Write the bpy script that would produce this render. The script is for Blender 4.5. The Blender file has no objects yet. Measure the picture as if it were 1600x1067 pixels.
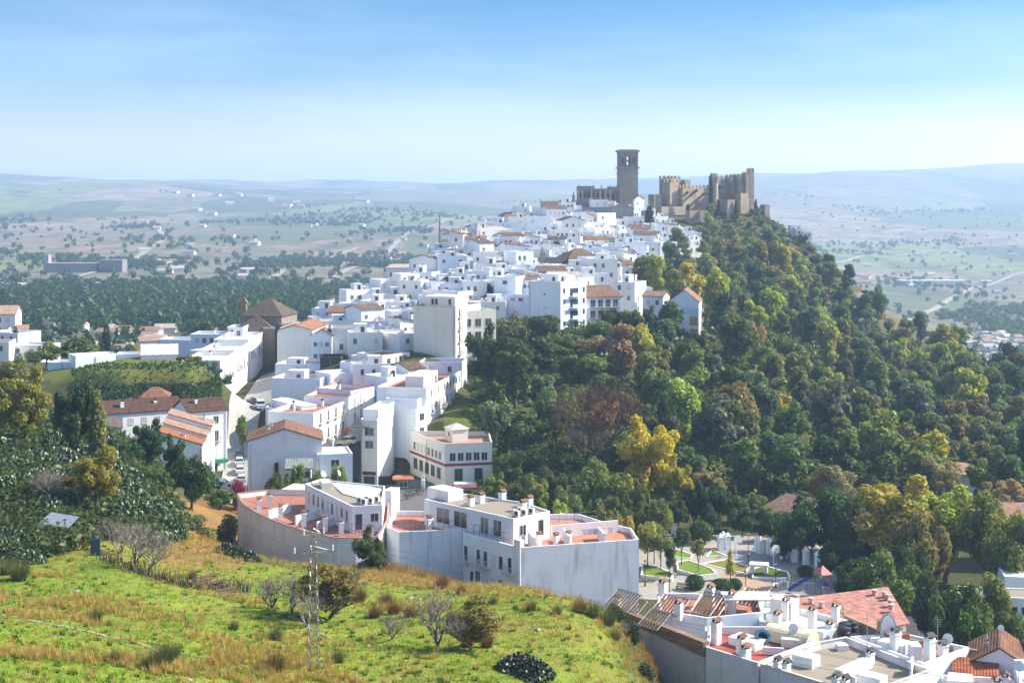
import bpy, math, random
import numpy as np
from mathutils import Vector, noise as mnoise
R = math.radians
SC = bpy.context.scene
COL = SC.collection
# ---------------------------------------------------------------- camera, sky, sun, exposure
F = 2222.0; HY = 320.0          # focal length in photo pixels, eye level row
cam = bpy.data.cameras.new('camera'); camo = bpy.data.objects.new('camera', cam); COL.objects.link(camo)
cam.sensor_width = 36; cam.lens = F*36/1600; cam.shift_y = -(533.5-HY)/1600
cam.clip_start = 1; cam.clip_end = 40000
camo.location = (0, 0, 0); camo.rotation_euler = (R(90), 0, 0)
SC.camera = camo
SUN_EL, SUN_AZ = R(37), R(77)   # azimuth clockwise from the view direction
w = bpy.data.worlds.new('World'); SC.world = w; w.use_nodes = True
nt = w.node_tree; nt.nodes.clear()
sky = nt.nodes.new('ShaderNodeTexSky'); sky.sky_type = 'NISHITA'; sky.sun_disc = False
sky.sun_elevation = SUN_EL; sky.sun_rotation = SUN_AZ
sky.air_density = 1.0; sky.dust_density = 1.0; sky.ozone_density = 2.5; sky.altitude = 100
bg = nt.nodes.new('ShaderNodeBackground'); bg.inputs['Strength'].default_value = 0.15
wo = nt.nodes.new('ShaderNodeOutputWorld')
# thin high cloud wisps in the sky itself
tc = nt.nodes.new('ShaderNodeTexCoord'); mp = nt.nodes.new('ShaderNodeMapping'); mp.inputs['Scale'].default_value = (1.6, 1.6, 9)
mp.inputs['Rotation'].default_value = (0, R(8), 0)
nz = nt.nodes.new('ShaderNodeTexNoise'); nz.inputs['Scale'].default_value = 2.2; nz.inputs['Detail'].default_value = 5; nz.inputs['Roughness'].default_value = .55
cr = nt.nodes.new('ShaderNodeMapRange'); cr.inputs[1].default_value = .45; cr.inputs[2].default_value = .85; cr.inputs[3].default_value = 0; cr.inputs[4].default_value = .18
mx = nt.nodes.new('ShaderNodeMix'); mx.data_type = 'RGBA'; mx.inputs[7].default_value = (6.2, 6.8, 7.4, 1)
nt.links.new(tc.outputs['Generated'], mp.inputs[0]); nt.links.new(mp.outputs[0], nz.inputs['Vector']); nt.links.new(nz.outputs['Fac'], cr.inputs[0])
sx = nt.nodes.new('ShaderNodeSeparateXYZ'); nt.links.new(tc.outputs['Generated'], sx.inputs[0])
rp = nt.nodes.new('ShaderNodeValToRGB'); ce = rp.color_ramp.elements; ce[0].position = .0; ce[0].color = (1.3, 1.08, .98, 1); ce[1].position = .16; ce[1].color = (.062, .26, .44, 1); q_ = ce.new(.035); q_.color = (.84, .70, .66, 1); q_ = ce.new(.085); q_.color = (.30, .41, .50, 1); q_ = ce.new(.4); q_.color = (.5, .72, .88, 1); q_ = ce.new(.75); q_.color = (1.3, 1.08, .88, 1)
ml = nt.nodes.new('ShaderNodeMix'); ml.data_type = 'RGBA'; ml.blend_type = 'MULTIPLY'; ml.inputs[0].default_value = 1
nt.links.new(sx.outputs[2], rp.inputs[0]); nt.links.new(sky.outputs[0], ml.inputs[6]); nt.links.new(rp.outputs[0], ml.inputs[7])
nt.links.new(cr.outputs[0], mx.inputs[0]); nt.links.new(ml.outputs[2], mx.inputs[6]); nt.links.new(mx.outputs[2], bg.inputs[0]); nt.links.new(bg.outputs[0], wo.inputs[0])
sl = bpy.data.lights.new('sun', 'SUN'); sl.energy = 4.9; sl.angle = R(.5); sl.color = (1, .93, .8)
so = bpy.data.objects.new('sun', sl); COL.objects.link(so)
SV = Vector((math.sin(SUN_AZ)*math.cos(SUN_EL), math.cos(SUN_AZ)*math.cos(SUN_EL), math.sin(SUN_EL)))
so.rotation_euler = (-SV).to_track_quat('-Z', 'Y').to_euler(); so.location = (0, 0, 300)
vs = SC.view_settings; vs.view_transform = 'Standard'; vs.look = 'None'; vs.gamma = 1; vs.use_curve_mapping = False; vs.exposure = 1.08
SC.cycles.use_denoising = True; SC.cycles.max_bounces = 6; SC.cycles.volume_bounces = 1; SC.cycles.transparent_max_bounces = 6

# ---------------------------------------------------------------- helpers
def px(x, D): return (x-800)/F*D
def pz(y, D): return -(y-HY)/F*D
def topix(X, Y, Z): return 800+X/Y*F, HY-Z/Y*F

class MB:
    "collects shapes; build() links them as one mesh object"
    def __init__(s): s.v = []; s.f = []; s.marks = []
    def use(s, i): s.marks.append((len(s.f), i))
    def quad(s, *p):
        n = len(s.v); s.v += [tuple(q) for q in p]; s.f.append(tuple(range(n, n+len(p))))
    def box(s, x0, x1, y0, y1, z0, z1):
        n = len(s.v)
        s.v += [(x0,y0,z0),(x1,y0,z0),(x1,y1,z0),(x0,y1,z0),(x0,y0,z1),(x1,y0,z1),(x1,y1,z1),(x0,y1,z1)]
        for f in ((3,2,1,0),(4,5,6,7),(0,1,5,4),(1,2,6,5),(2,3,7,6),(3,0,4,7)): s.f.append(tuple(n+i for i in f))
    def prism(s, poly, z0, z1, taper=1.0):
        n = len(s.v); k = len(poly); cx = sum(p[0] for p in poly)/k; cy = sum(p[1] for p in poly)/k
        s.v += [(p[0],p[1],z0) for p in poly]+[(cx+(p[0]-cx)*taper, cy+(p[1]-cy)*taper, z1) for p in poly]
        s.f.append(tuple(n+i for i in range(k-1,-1,-1))); s.f.append(tuple(n+k+i for i in range(k)))
        for i in range(k): j = (i+1) % k; s.f.append((n+i,n+j,n+k+j,n+k+i))
    def tube(s, pts, rad, k=6):
        n = len(s.v); m = len(pts)
        if not hasattr(rad, '__len__'): rad = [rad]*m
        for i, p in enumerate(pts):
            p = Vector(p); a = Vector(pts[max(0,i-1)]); b = Vector(pts[min(m-1,i+1)])
            d = (b-a).normalized() if (b-a).length > 1e-6 else Vector((0,0,1))
            u = d.cross(Vector((0,0,1)) if abs(d.z) < .9 else Vector((1,0,0))).normalized(); v = d.cross(u)
            for j in range(k):
                t = 2*math.pi*j/k; s.v.append(tuple(p+(u*math.cos(t)+v*math.sin(t))*rad[i]))
        for i in range(m-1):
            for j in range(k):
                q = (j+1) % k; s.f.append((n+i*k+j, n+i*k+q, n+(i+1)*k+q, n+(i+1)*k+j))
        s.f.append(tuple(n+j for j in range(k-1,-1,-1))); s.f.append(tuple(n+(m-1)*k+j for j in range(k)))
    def lathe(s, prof, cx=0, cy=0, k=12):
        n = len(s.v)
        for r, z in prof:
            for j in range(k): t = 2*math.pi*j/k; s.v.append((cx+r*math.cos(t), cy+r*math.sin(t), z))
        m = len(prof)
        for i in range(m-1):
            for j in range(k): q = (j+1) % k; s.f.append((n+i*k+j, n+i*k+q, n+(i+1)*k+q, n+(i+1)*k+j))
        s.f.append(tuple(n+j for j in range(k-1,-1,-1))); s.f.append(tuple(n+(m-1)*k+j for j in range(k)))
    def mesh(s, name, mat=None):
        me = bpy.data.meshes.new(name); me.from_pydata(s.v, [], s.f); me.update()
        for q in (mat if isinstance(mat, (list, tuple)) else [mat] if mat else []): me.materials.append(q)
        for k, (a, i) in enumerate(s.marks):
            for f in range(a, s.marks[k+1][0] if k+1 < len(s.marks) else len(s.f)): me.polygons[f].material_index = i
        return me
    def build(s, name, mat, parent=None, color=None, loc=None):
        return link(s.mesh(name, mat), name, parent, color, loc)
def link(me, name, parent=None, color=None, loc=None, rz=0, scale=None):
    o = bpy.data.objects.new(name, me); COL.objects.link(o)
    if parent is not None: o.parent = parent
    if color: o.color = (*color, 1)
    if loc is not None: o.location = loc
    if rz: o.rotation_euler.z = rz
    if scale: o.scale = scale if hasattr(scale, '__len__') else (scale,)*3
    return o
def np_mesh(name, V, nper, mat, smooth=False):
    "mesh of separate polygons with nper corners each; V is (n*nper, 3)"
    n = len(V)//nper; me = bpy.data.meshes.new(name)
    me.vertices.add(len(V)); me.vertices.foreach_set('co', np.asarray(V, np.float32).ravel())
    me.loops.add(len(V)); me.loops.foreach_set('vertex_index', np.arange(len(V), dtype=np.int32))
    me.polygons.add(n); me.polygons.foreach_set('loop_start', np.arange(0, len(V), nper, dtype=np.int32))
    me.update(calc_edges=True); me.materials.append(mat); return me
THINGS = []
def thing(name, label, cat, loc=(0,0,0), rz=0, group=None):
    o = bpy.data.objects.new(name, None); COL.objects.link(o); o.location = loc; o.rotation_euler.z = rz
    return tag(o, label, cat, group)
def tag(o, label, cat, group=None, kind=None):
    if label: o['label'] = label
    if cat: o['category'] = cat
    if group: o['group'] = group
    if kind: o['kind'] = kind
    return o
def struct(o): o['kind'] = 'structure'; return o

# ---------------------------------------------------------------- materials
def new_mat(name):
    m = bpy.data.materials.new(name); m.use_nodes = True; t = m.node_tree; t.nodes.clear()
    out = t.nodes.new('ShaderNodeOutputMaterial'); return m, t, out
def N(t, typ, **kw):
    n = t.nodes.new(typ)
    for k, v in kw.items():
        if k.startswith('i_'):
            key = k[2:]; key = int(key) if key.isdigit() else key.replace('_', ' ')
            n.inputs[key].default_value = v
        else: setattr(n, k, v)
    return n
def mixc(t, fac, a, b, mode='MIX'):
    n = N(t, 'ShaderNodeMix', data_type='RGBA', blend_type=mode)
    for i, v in ((0, fac), (6, a), (7, b)):
        if hasattr(v, 'links'): t.links.new(v, n.inputs[i])
        elif i == 0: n.inputs[0].default_value = v
        else: n.inputs[i].default_value = (*v[:3], 1)
    return n.outputs[2]
def rng(t, v, a, b, c=0, d=1):
    n = N(t, 'ShaderNodeMapRange', i_1=a, i_2=b, i_3=c, i_4=d); t.links.new(v, n.inputs[0]); return n.outputs[0]
def noise_of(t, scale, detail=4, co=None, rough=.6):
    n = N(t, 'ShaderNodeTexNoise', i_Scale=scale, i_Detail=detail, i_Roughness=rough)
    if co is not None: t.links.new(co, n.inputs['Vector'])
    return n.outputs['Fac']
def objco(t, scale=None):
    c = N(t, 'ShaderNodeTexCoord').outputs['Object']
    if scale:
        m = N(t, 'ShaderNodeMapping', i_Scale=scale); t.links.new(c, m.inputs[0]); c = m.outputs[0]
    return c
def ocolor(t): return N(t, 'ShaderNodeObjectInfo').outputs['Color']
def principled(t, out, col, rough=.8, bump=None, bs=.2, spec=.3, metal=0):
    p = N(t, 'ShaderNodeBsdfPrincipled', i_Roughness=rough, i_Metallic=metal); p.inputs['Specular IOR Level'].default_value = spec
    if hasattr(col, 'links'): t.links.new(col, p.inputs['Base Color'])
    else: p.inputs['Base Color'].default_value = (*col, 1)
    if bump is not None:
        b = N(t, 'ShaderNodeBump', i_Strength=bs, i_Distance=.1); t.links.new(bump, b.inputs['Height']); t.links.new(b.outputs[0], p.inputs['Normal'])
    t.links.new(p.outputs[0], out.inputs[0]); return p
M = {}
def plaster(name, dirt=.5, streak=1.0):
    m, t, o = new_mat(name); c = objco(t); base = ocolor(t)
    big = rng(t, noise_of(t, .35, 5, c), .45, .75); st = noise_of(t, .9, 4, objco(t, (1.3, 1.3, .12)))
    stk = rng(t, st, .55, .8)
    col = mixc(t, .5, base, base)
    d1 = mixc(t, 1, base, (.80, .80, .79), 'MULTIPLY'); d2 = mixc(t, 1, base, (.60, .57, .52), 'MULTIPLY')
    f1 = N(t, 'ShaderNodeMath', operation='MULTIPLY', i_1=.8*dirt); t.links.new(big, f1.inputs[0])
    f2 = N(t, 'ShaderNodeMath', operation='MULTIPLY', i_1=.5*streak); t.links.new(stk, f2.inputs[0])
    col = mixc(t, f1.outputs[0], base, d1); col = mixc(t, f2.outputs[0], col, d2)
    principled(t, o, col, .85, noise_of(t, 14, 3, c), .15); M[name] = m
plaster('plaster'); plaster('old_plaster', 1.0, 2.3)
def flat(name, rough=.7, spec=.3, metal=0, var=.3, scale=2.0):
    m, t, o = new_mat(name); b = ocolor(t); n = rng(t, noise_of(t, scale, 5, objco(t)), .3, .75)
    col = mixc(t, n, mixc(t, 1, b, (1-var,)*3, 'MULTIPLY'), b); principled(t, o, col, rough, None, 0, spec, metal); M[name] = m
flat('paint', .5, .4, 0, .15); flat('metal', .4, .5, .7, .25); flat('gravel', .95, .1, 0, .45, 9); flat('stone_floor', .9, .2, 0, .25, 1.2)
flat('terrace', .85, .2, 0, .35, .8); flat('wood', .8, .2, 0, .4, 5); flat('carpaint', .25, .5, 0, .05); flat('cloth', .9, .1, 0, .15); flat('skin', .6, .3, 0, .05)
def stone(name):
    m, t, o = new_mat(name); c = objco(t); b = ocolor(t)
    n1 = rng(t, noise_of(t, .18, 6, c, .65), .35, .7); n2 = rng(t, noise_of(t, 1.4, 5, c), .35, .7)
    col = mixc(t, n1, mixc(t, 1, b, (.60, .62, .67), 'MULTIPLY'), b); col = mixc(t, n2, mixc(t, 1, col, (.78, .75, .72), 'MULTIPLY'), col)
    principled(t, o, col, .95, noise_of(t, 3, 5, c), .6, .1); M[name] = m
stone('stone')
def tiles(name):
    m, t, o = new_mat(name); b = ocolor(t); c = objco(t)
    wv = N(t, 'ShaderNodeTexWave', i_Scale=1.1, i_Distortion=.6); wv.bands_direction = 'X'; t.links.new(c, wv.inputs[0])
    n = rng(t, noise_of(t, 1.2, 6, c, .7), .35, .7)
    col = mixc(t, n, mixc(t, 1, b, (.45, .42, .42), 'MULTIPLY'), mixc(t, 1, b, (1.15, 1.1, 1.05), 'MULTIPLY')); col = mixc(t, rng(t, wv.outputs['Fac'], 0, 1, 0, .35), col, mixc(t, 1, b, (.5, .42, .4), 'MULTIPLY'))
    principled(t, o, col, .9, wv.outputs['Fac'], .5, .1); M[name] = m
tiles('tiles')
def glass(name, col):
    m, t, o = new_mat(name); n = rng(t, N(t, 'ShaderNodeObjectInfo').outputs['Random'], 0, 1, .5, 1.6)
    cc = N(t, 'ShaderNodeVectorMath', operation='SCALE', i_0=col); t.links.new(n, cc.inputs['Scale'])
    principled(t, o, cc.outputs[0], .18, None, 0, .6); M[name] = m
glass('glass', (.035, .042, .05))
def leaf(name, trans=.46, var=.4, rough=.6, gloss=.012):
    m, t, o = new_mat(name); b = ocolor(t); g = N(t, 'ShaderNodeNewGeometry').outputs['Random Per Island']
    hi = mixc(t, 1, b, (1+var, 1+var*.95, 1+var*.5), 'MULTIPLY'); lo = mixc(t, 1, b, (1-var, 1-var*.9, 1-var*.7), 'MULTIPLY')
    col = mixc(t, g, lo, hi)
    d = N(t, 'ShaderNodeBsdfDiffuse'); tr = N(t, 'ShaderNodeBsdfTranslucent'); t.links.new(col, d.inputs[0])
    tcol = mixc(t, 1, col, (1.2, 1.2, .6), 'MULTIPLY'); t.links.new(tcol, tr.inputs[0])
    mx = N(t, 'ShaderNodeMixShader', i_0=trans); t.links.new(d.outputs[0], mx.inputs[1]); t.links.new(tr.outputs[0], mx.inputs[2])
    gl = N(t, 'ShaderNodeBsdfGlossy', i_Roughness=.45); gl.inputs[0].default_value = (1, 1, 1, 1)
    m2 = N(t, 'ShaderNodeMixShader', i_0=gloss); t.links.new(mx.outputs[0], m2.inputs[1]); t.links.new(gl.outputs[0], m2.inputs[2]); t.links.new(m2.outputs[0], o.inputs[0]); M[name] = m
leaf('leaf'); leaf('drygrass', .3, .4, .7, 0); leaf('cactus', .05, .36, .5, .05)
flat('bark', .95, .1, 0, .45, 3)
# ---------------------------------------------------------------- terrain
PY = [(-300,1067,80),(-300,950,120),(-300,860,160),(0,1067,85),(0,980,105),(0,900,135),(0,860,155),(250,1067,95),(250,990,112),(250,900,142),(250,855,165),
(490,1067,103),(490,1000,122),(490,930,148),(490,893,166),(700,1067,106),(700,1010,120),(700,950,142),(700,915,165),(850,1067,108),(850,1000,124),(850,945,150),(850,925,163),
(950,1067,112),(950,1000,128),(950,962,142),(1010,1067,116),(970,1000,145),(1030,1067,137),
(375,850,222),(420,886,204),(520,905,190),(590,720,300),(560,690,312),(550,670,330),(350,760,270),(370,720,288),(370,690,305),(385,640,330),(400,610,355),(425,585,380),
(330,800,245),(300,830,215),(340,855,208),(370,800,240),(90,840,160),(100,780,175),(200,800,180),(50,720,200),(150,740,210),(250,770,215),(-150,720,200),(0,650,240),(100,660,245),(200,700,250),(280,730,262),
(200,578,306),(300,576,308),(250,558,335),(150,590,306),(200,562,322),(310,562,322),(60,580,330),(440,700,290),(500,640,312),(500,600,340),(600,605,335),(690,665,302),(760,700,300),(740,600,345),(700,570,345),(600,545,380),(500,560,372),(450,580,375),
(480,520,420),(560,490,440),(640,500,420),(720,520,390),(800,520,385),(640,455,480),(700,432,520),(850,480,420),(880,515,388),(960,500,410),(1000,470,440),(1080,520,402),(900,430,500),(950,405,560),(1000,385,620),(1050,365,660),(850,405,570),
(1150,520,430),(1100,560,390),(1000,560,370),(900,560,360),(850,620,330),(950,650,320),(900,740,285),(1000,760,285),(1100,790,280),(1100,700,320),(1100,620,370),(1200,600,410),(1200,680,350),(1300,700,345),(1300,600,430),
(1200,500,520),(1150,440,580),(1200,410,640),(1180,350,690),(1250,376,690),(1300,414,675),(1300,510,580),(1350,456,672),(1400,495,650),(1400,580,520),(1450,522,620),(1500,660,400),(1500,562,560),(1600,605,520),(1600,710,370),(1900,660,450)]
PZ = [(600,186,-47.6),(700,184,-48.8),(600,200,-52),(720,200,-53),(850,180,-53),(998,185,-58),(1000,152,-50),(1060,135,-50),(1100,122,-50),(1150,140,-57),(1300,130,-57),(1400,140,-57),(1500,130,-56),(1600,130,-56),(1300,100,-50),(1500,100,-50),(1150,100,-46),(1300,165,-59),(1600,165,-59),(1900,140,-57),
(1000,210,-60),(1200,190,-60),(1200,230,-60),(1200,262,-60),(1400,200,-60),(1600,220,-60),(1900,220,-60),(1900,300,-62),(1600,300,-61),(1000,255,-60),(600,215,-56),(800,215,-58),(950,225,-59),(450,235,-55),(450,255,-54),
(600,270,-57),(700,262,-57),(700,290,-57),(640,285,-57),(800,260,-58.5),(760,285,-57),(550,275,-56.5),(160,285,-47),(300,285,-51),(220,300,-46),(200,299,-44),(300,300,-45),(140,299,-42),(350,335,-46.5),(335,318,-38),
(150,360,-42),(250,380,-44),(100,450,-52),(0,430,-45),(200,550,-58),(100,650,-60),(300,650,-60),(300,500,-50),(-300,430,-45),(-300,650,-58),(-300,300,-36),
(690,560,-22),(740,600,-16),(800,625,-12),(870,650,-8),(940,670,-4),(1000,690,-3),(1060,700,-4),(1110,700,-4),(1180,705,-5),
(400,450,-52),(450,480,-52),(520,510,-50),(560,560,-52),(620,620,-50),(680,680,-50),(750,740,-50),(850,780,-45),(950,800,-40),(1050,820,-40),(1150,800,-40),
(500,700,-62),(600,900,-65),(800,950,-66),(1000,1000,-70),(1300,760,-65),(1400,760,-88),(1500,720,-97),(1600,650,-97),(1250,800,-70),(1700,650,-98),(1900,700,-100),
(1550,1100,-106),(1400,1100,-106),(1700,1100,-106),(1500,1500,-110),(1300,1500,-105),(1500,2100,-108),(1300,2100,-100),(1400,3200,-75),(1400,4200,-20),(1500,850,-104),(1700,850,-104),
(0,900,-66),(200,900,-66),(400,900,-66),(0,1500,-72),(300,1500,-70),(600,1500,-66),(0,2200,-60),(400,2200,-58),(700,2200,-52),(0,3200,-20),(400,3200,-30),(700,3200,-30),(0,4200,40),(400,4200,20),(700,4300,10),(1000,3000,-50),(1000,2000,-75),(1000,4300,10),(-500,900,-66),(-500,2200,-60),(-500,4200,40),(2200,900,-104),(2200,2200,-105),(2200,4200,-20),(-700,300,-36),(-700,120,-30),(2300,300,-60),(2300,120,-55)]
RIDGE = [(-600,272),(-300,274),(0,276),(150,279),(250,283),(350,289),(450,296),(560,299),(640,297),(708,291),(760,298),(850,300),(1000,302),(1120,289),(1190,283),(1240,279),(1300,272),(1380,271),(1450,275),(1550,279),(1620,280),(1900,276),(2300,276)]
for x, y in RIDGE: PZ.append((x, 5500, -(288+(y-288)*1.2-HY)/F*5500))
for x in (-600, 100): PZ.append((x, 8500, 40))
for x, y in ((700,291),(850,289),(1000,294),(1250,284),(1440,274),(1520,273),(1600,275),(1800,276),(2200,280)): PZ.append((x, 8600, -(y-HY)/F*8600))
for x in (-700, 0, 800, 1600, 2400): PZ.append((x, 11000, -100)); PZ.append((x, 45, -22-(x > 1000)*10))
CP = [((x-800)/F, math.log(D), pz(y, D)) for x, y, D in PY]+[((x-800)/F, math.log(D), z) for x, D, z in PZ]
CP = np.array(CP)
def phi(r2): return np.sqrt(r2+.0004)
A = phi(((CP[:, None, :2]-CP[None, :, :2])**2).sum(-1)); n = len(CP)
A = np.block([[A, np.ones((n, 1)), CP[:, :2]], [np.ones((1, n)), np.zeros((1, 3))], [CP[:, :2].T, np.zeros((2, 3))]])
WT = np.linalg.solve(A, np.concatenate([CP[:, 2], [0, 0, 0]]))
NU, ND = 420, 430
U = np.linspace(-.70, .70, NU); L = np.linspace(math.log(45), math.log(11000), ND)
uu, ll = np.meshgrid(U, L)                     # rows: depth
Q = np.stack([uu.ravel(), ll.ravel()], 1); ZG = np.empty(len(Q))
for i in range(0, len(Q), 20000):
    q = Q[i:i+20000]; r2 = ((q[:, None]-CP[None, :, :2])**2).sum(-1); ZG[i:i+20000] = phi(r2)@WT[:n]+WT[n]+q@WT[n+1:]
ZG = ZG.reshape(ND, NU); YG = np.exp(ll); XG = uu*YG
def sstep(x): x = np.clip(x, 0, 1); return x*x*(3-2*x)
def flatten(x0, x1, d0, d1, z, soft=8):
    k = sstep(1-np.maximum.reduce([x0-XG, XG-x1, d0-YG, YG-d1, np.zeros_like(XG)])/soft)
    global ZG; ZG = ZG*(1-k)+z*k
flatten(18, 70, 185, 266, -60)                 # the park
flatten(-30, -3, 268, 290, -57, 6); flatten(-31, -17, 268, 300, -56.6, 3)             # the small square
rs = np.random.RandomState(3)
def fbm(X, Y, s, oct=4, seed=0):
    "cheap value noise"
    out = np.zeros_like(X); a = 1.0; tot = 0
    for o in range(oct):
        T = np.random.RandomState(seed+o).rand(64, 64); gx = X/s*2**o; gy = Y/s*2**o
        ix = np.floor(gx).astype(int); iy = np.floor(gy).astype(int); fx = sstep(gx-ix); fy = sstep(gy-iy)
        t = lambda i, j: T[(ix+i) % 64, (iy+j) % 64]
        out += a*((t(0,0)*(1-fx)+t(1,0)*fx)*(1-fy)+(t(0,1)*(1-fx)+t(1,1)*fx)*fy); tot += a; a *= .5
    return out/tot-.5
far = sstep((YG-700)/900)
ZG += far*(fbm(XG, YG*.7, 620, 4, 5)*75*sstep((YG-700)/2500))+(YG < 175)*fbm(XG, YG, 9, 4, 9)*1.1*sstep((175-YG)/30)*(XG < 12)
cap_ = -35.9+fbm(XG, YG, 12, 2, 4)*.5; mk = (XG > -112)*(XG < -64)*(YG > 290)*(YG < 350); ZG = np.where(mk, np.minimum(ZG, cap_), ZG)
def ground(X, Y):
    u = X/Y; l = math.log(Y); a = (u-U[0])/(U[1]-U[0]); b = (l-L[0])/(L[1]-L[0])
    i = min(max(int(a), 0), NU-2); j = min(max(int(b), 0), ND-2); a = min(max(a-i,0),1); b = min(max(b-j,0),1)
    return float((ZG[j,i]*(1-a)+ZG[j,i+1]*a)*(1-b)+(ZG[j+1,i]*(1-a)+ZG[j+1,i+1]*a)*b)
def gp(x, D): X = px(x, D); return (X, D, ground(X, D))
def hit(x, y, d0=60, d1=5000):
    "the ground point seen at photo pixel (x, y)"
    D = d0
    while D < d1:
        X, Y, Z = gp(x, D)
        if HY-Z/D*F <= y: return (X, Y, Z)
        D *= 1.004
    return gp(x, d1)
def ground_mat():
    m, t, o = new_mat('land'); g = N(t, 'ShaderNodeNewGeometry').outputs['Position']
    n1 = rng(t, noise_of(t, .09, 6, g, .65), .38, .62); n2 = noise_of(t, 1.3, 5, g, .7)
    grass = mixc(t, n1, (.155, .235, .025), (.26, .29, .04)); grass = mixc(t, rng(t, n2, .5, .72), grass, (.20, .17, .06)); grass = mixc(t, rng(t, noise_of(t, .35, 5, g), .56, .7, 0, .8), grass, (.27, .19, .06))
    grass = mixc(t, rng(t, noise_of(t, 3.2, 3, g), .55, .8, 0, .6), grass, (.075, .13, .018))
    soil = mixc(t, rng(t, noise_of(t, .3, 5, g), .35, .65), (.13, .095, .05), (.055, .08, .025)); soil = mixc(t, rng(t, n2, .4, .7), soil, (.04, .055, .02))
    mp = N(t, 'ShaderNodeMapping', i_Scale=(.0034, .0017, 0)); t.links.new(g, mp.inputs[0])
    wob = N(t, 'ShaderNodeTexNoise', i_Scale=1.6, i_Detail=2.0); t.links.new(mp.outputs[0], wob.inputs['Vector'])
    wv = N(t, 'ShaderNodeVectorMath', operation='MULTIPLY_ADD'); t.links.new(wob.outputs['Color'], wv.inputs[0]); wv.inputs[1].default_value = (.5, .5, 0); t.links.new(mp.outputs[0], wv.inputs[2])
    vo = N(t, 'ShaderNodeTexVoronoi', i_Scale=1.0); vo.feature = 'F1'; t.links.new(wv.outputs[0], vo.inputs['Vector'])
    sp = N(t, 'ShaderNodeSeparateColor'); t.links.new(vo.outputs['Color'], sp.inputs[0])
    ra = N(t, 'ShaderNodeValToRGB'); ra.color_ramp.interpolation = 'CONSTANT'; e = ra.color_ramp.elements
    cols = [(0,(.22,.19,.13)),(.16,(.13,.16,.08)),(.3,(.29,.21,.16)),(.45,(.08,.105,.06)),(.58,(.34,.26,.20)),(.7,(.21,.25,.09)),(.8,(.25,.21,.15)),(.9,(.07,.095,.055))]
    e[0].position, e[0].color = 0, (*cols[0][1], 1); e[1].position, e[1].color = cols[1][0], (*cols[1][1], 1)
    for p, c in cols[2:]: q = e.new(p); q.color = (*c, 1)
    t.links.new(sp.outputs[0], ra.inputs[0])
    field = mixc(t, rng(t, noise_of(t, .02, 6, g, .7), .4, .62), ra.outputs[0], (.13, .125, .085)); field = mixc(t, rng(t, noise_of(t, .006, 6, g, .75), .54, .66, 0, .7), field, (.06, .085, .05))
    at = N(t, 'ShaderNodeAttribute', attribute_name='zone'); sz = N(t, 'ShaderNodeSeparateColor'); t.links.new(at.outputs['Color'], sz.inputs[0])
    col = mixc(t, sz.outputs[0], soil, grass); col = mixc(t, sz.outputs[1], col, field); col = mixc(t, sz.outputs[2], col, mixc(t, n1, (.34, .19, .055), (.22, .13, .06)))
    b2 = N(t, 'ShaderNodeMath', operation='ADD'); t.links.new(n2, b2.inputs[0]); t.links.new(noise_of(t, 4, 4, g), b2.inputs[1])
    p = N(t, 'ShaderNodeBsdfPrincipled', i_Roughness=.95); p.inputs['Specular IOR Level'].default_value = .1; t.links.new(col, p.inputs[0])
    b = N(t, 'ShaderNodeBump', i_Strength=.9, i_Distance=.35); t.links.new(b2.outputs[0], b.inputs['Height']); t.links.new(b.outputs[0], p.inputs['Normal']); t.links.new(p.outputs[0], o.inputs[0])
    return m
PXG, PYG = 800+XG/YG*F, HY-ZG/YG*F
idx = np.arange(NU*ND).reshape(ND, NU); fa = np.stack([idx[:-1,:-1], idx[:-1,1:], idx[1:,1:], idx[1:,:-1]], -1).reshape(-1, 4)
me = bpy.data.meshes.new('terrain'); me.from_pydata(np.stack([XG, YG, ZG], -1).reshape(-1, 3).tolist(), [], fa.tolist())
me.polygons.foreach_set('use_smooth', [True]*len(me.polygons)); me.materials.append(ground_mat())
zr = sstep((172-YG)/10)*(sstep((12-XG)/5)); zr = np.maximum(zr, (np.abs(YG-322) < 18)*(XG < -68)*(XG > -105)*(ZG > -38.6)*.45)
zr = np.maximum(zr, sstep((YG-250)/20)*sstep((335-YG)/20)*sstep((XG+22)/6)*sstep((16-XG)/10)*.3)
zg = sstep((YG-560)/120)*np.where(ZG < -40, 1, sstep((YG-800)/100))
dry = sstep((fbm(XG*.6+YG*.5, YG-XG*.3, 14, 4, 21)+.02)*5)*(YG < 172)*(XG < 12)*.32
dry = np.maximum(dry, sstep((PXG-235)/25)*sstep((395-PXG)/30)*sstep((PYG-770)/25)*sstep((905-PYG)/30)*(YG > 140)*(YG < 260)*.95)
dry = np.maximum(dry, sstep((YG-152)/10)*(YG < 178)*(XG < 8)*(XG > -18)*.9)
ca = me.color_attributes.new('zone', 'FLOAT_COLOR', 'POINT'); ca.data.foreach_set('color', np.stack([zr, zg, dry, np.ones_like(zr)], -1).astype(np.float32).ravel())
struct(link(me, 'terrain'))
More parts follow.
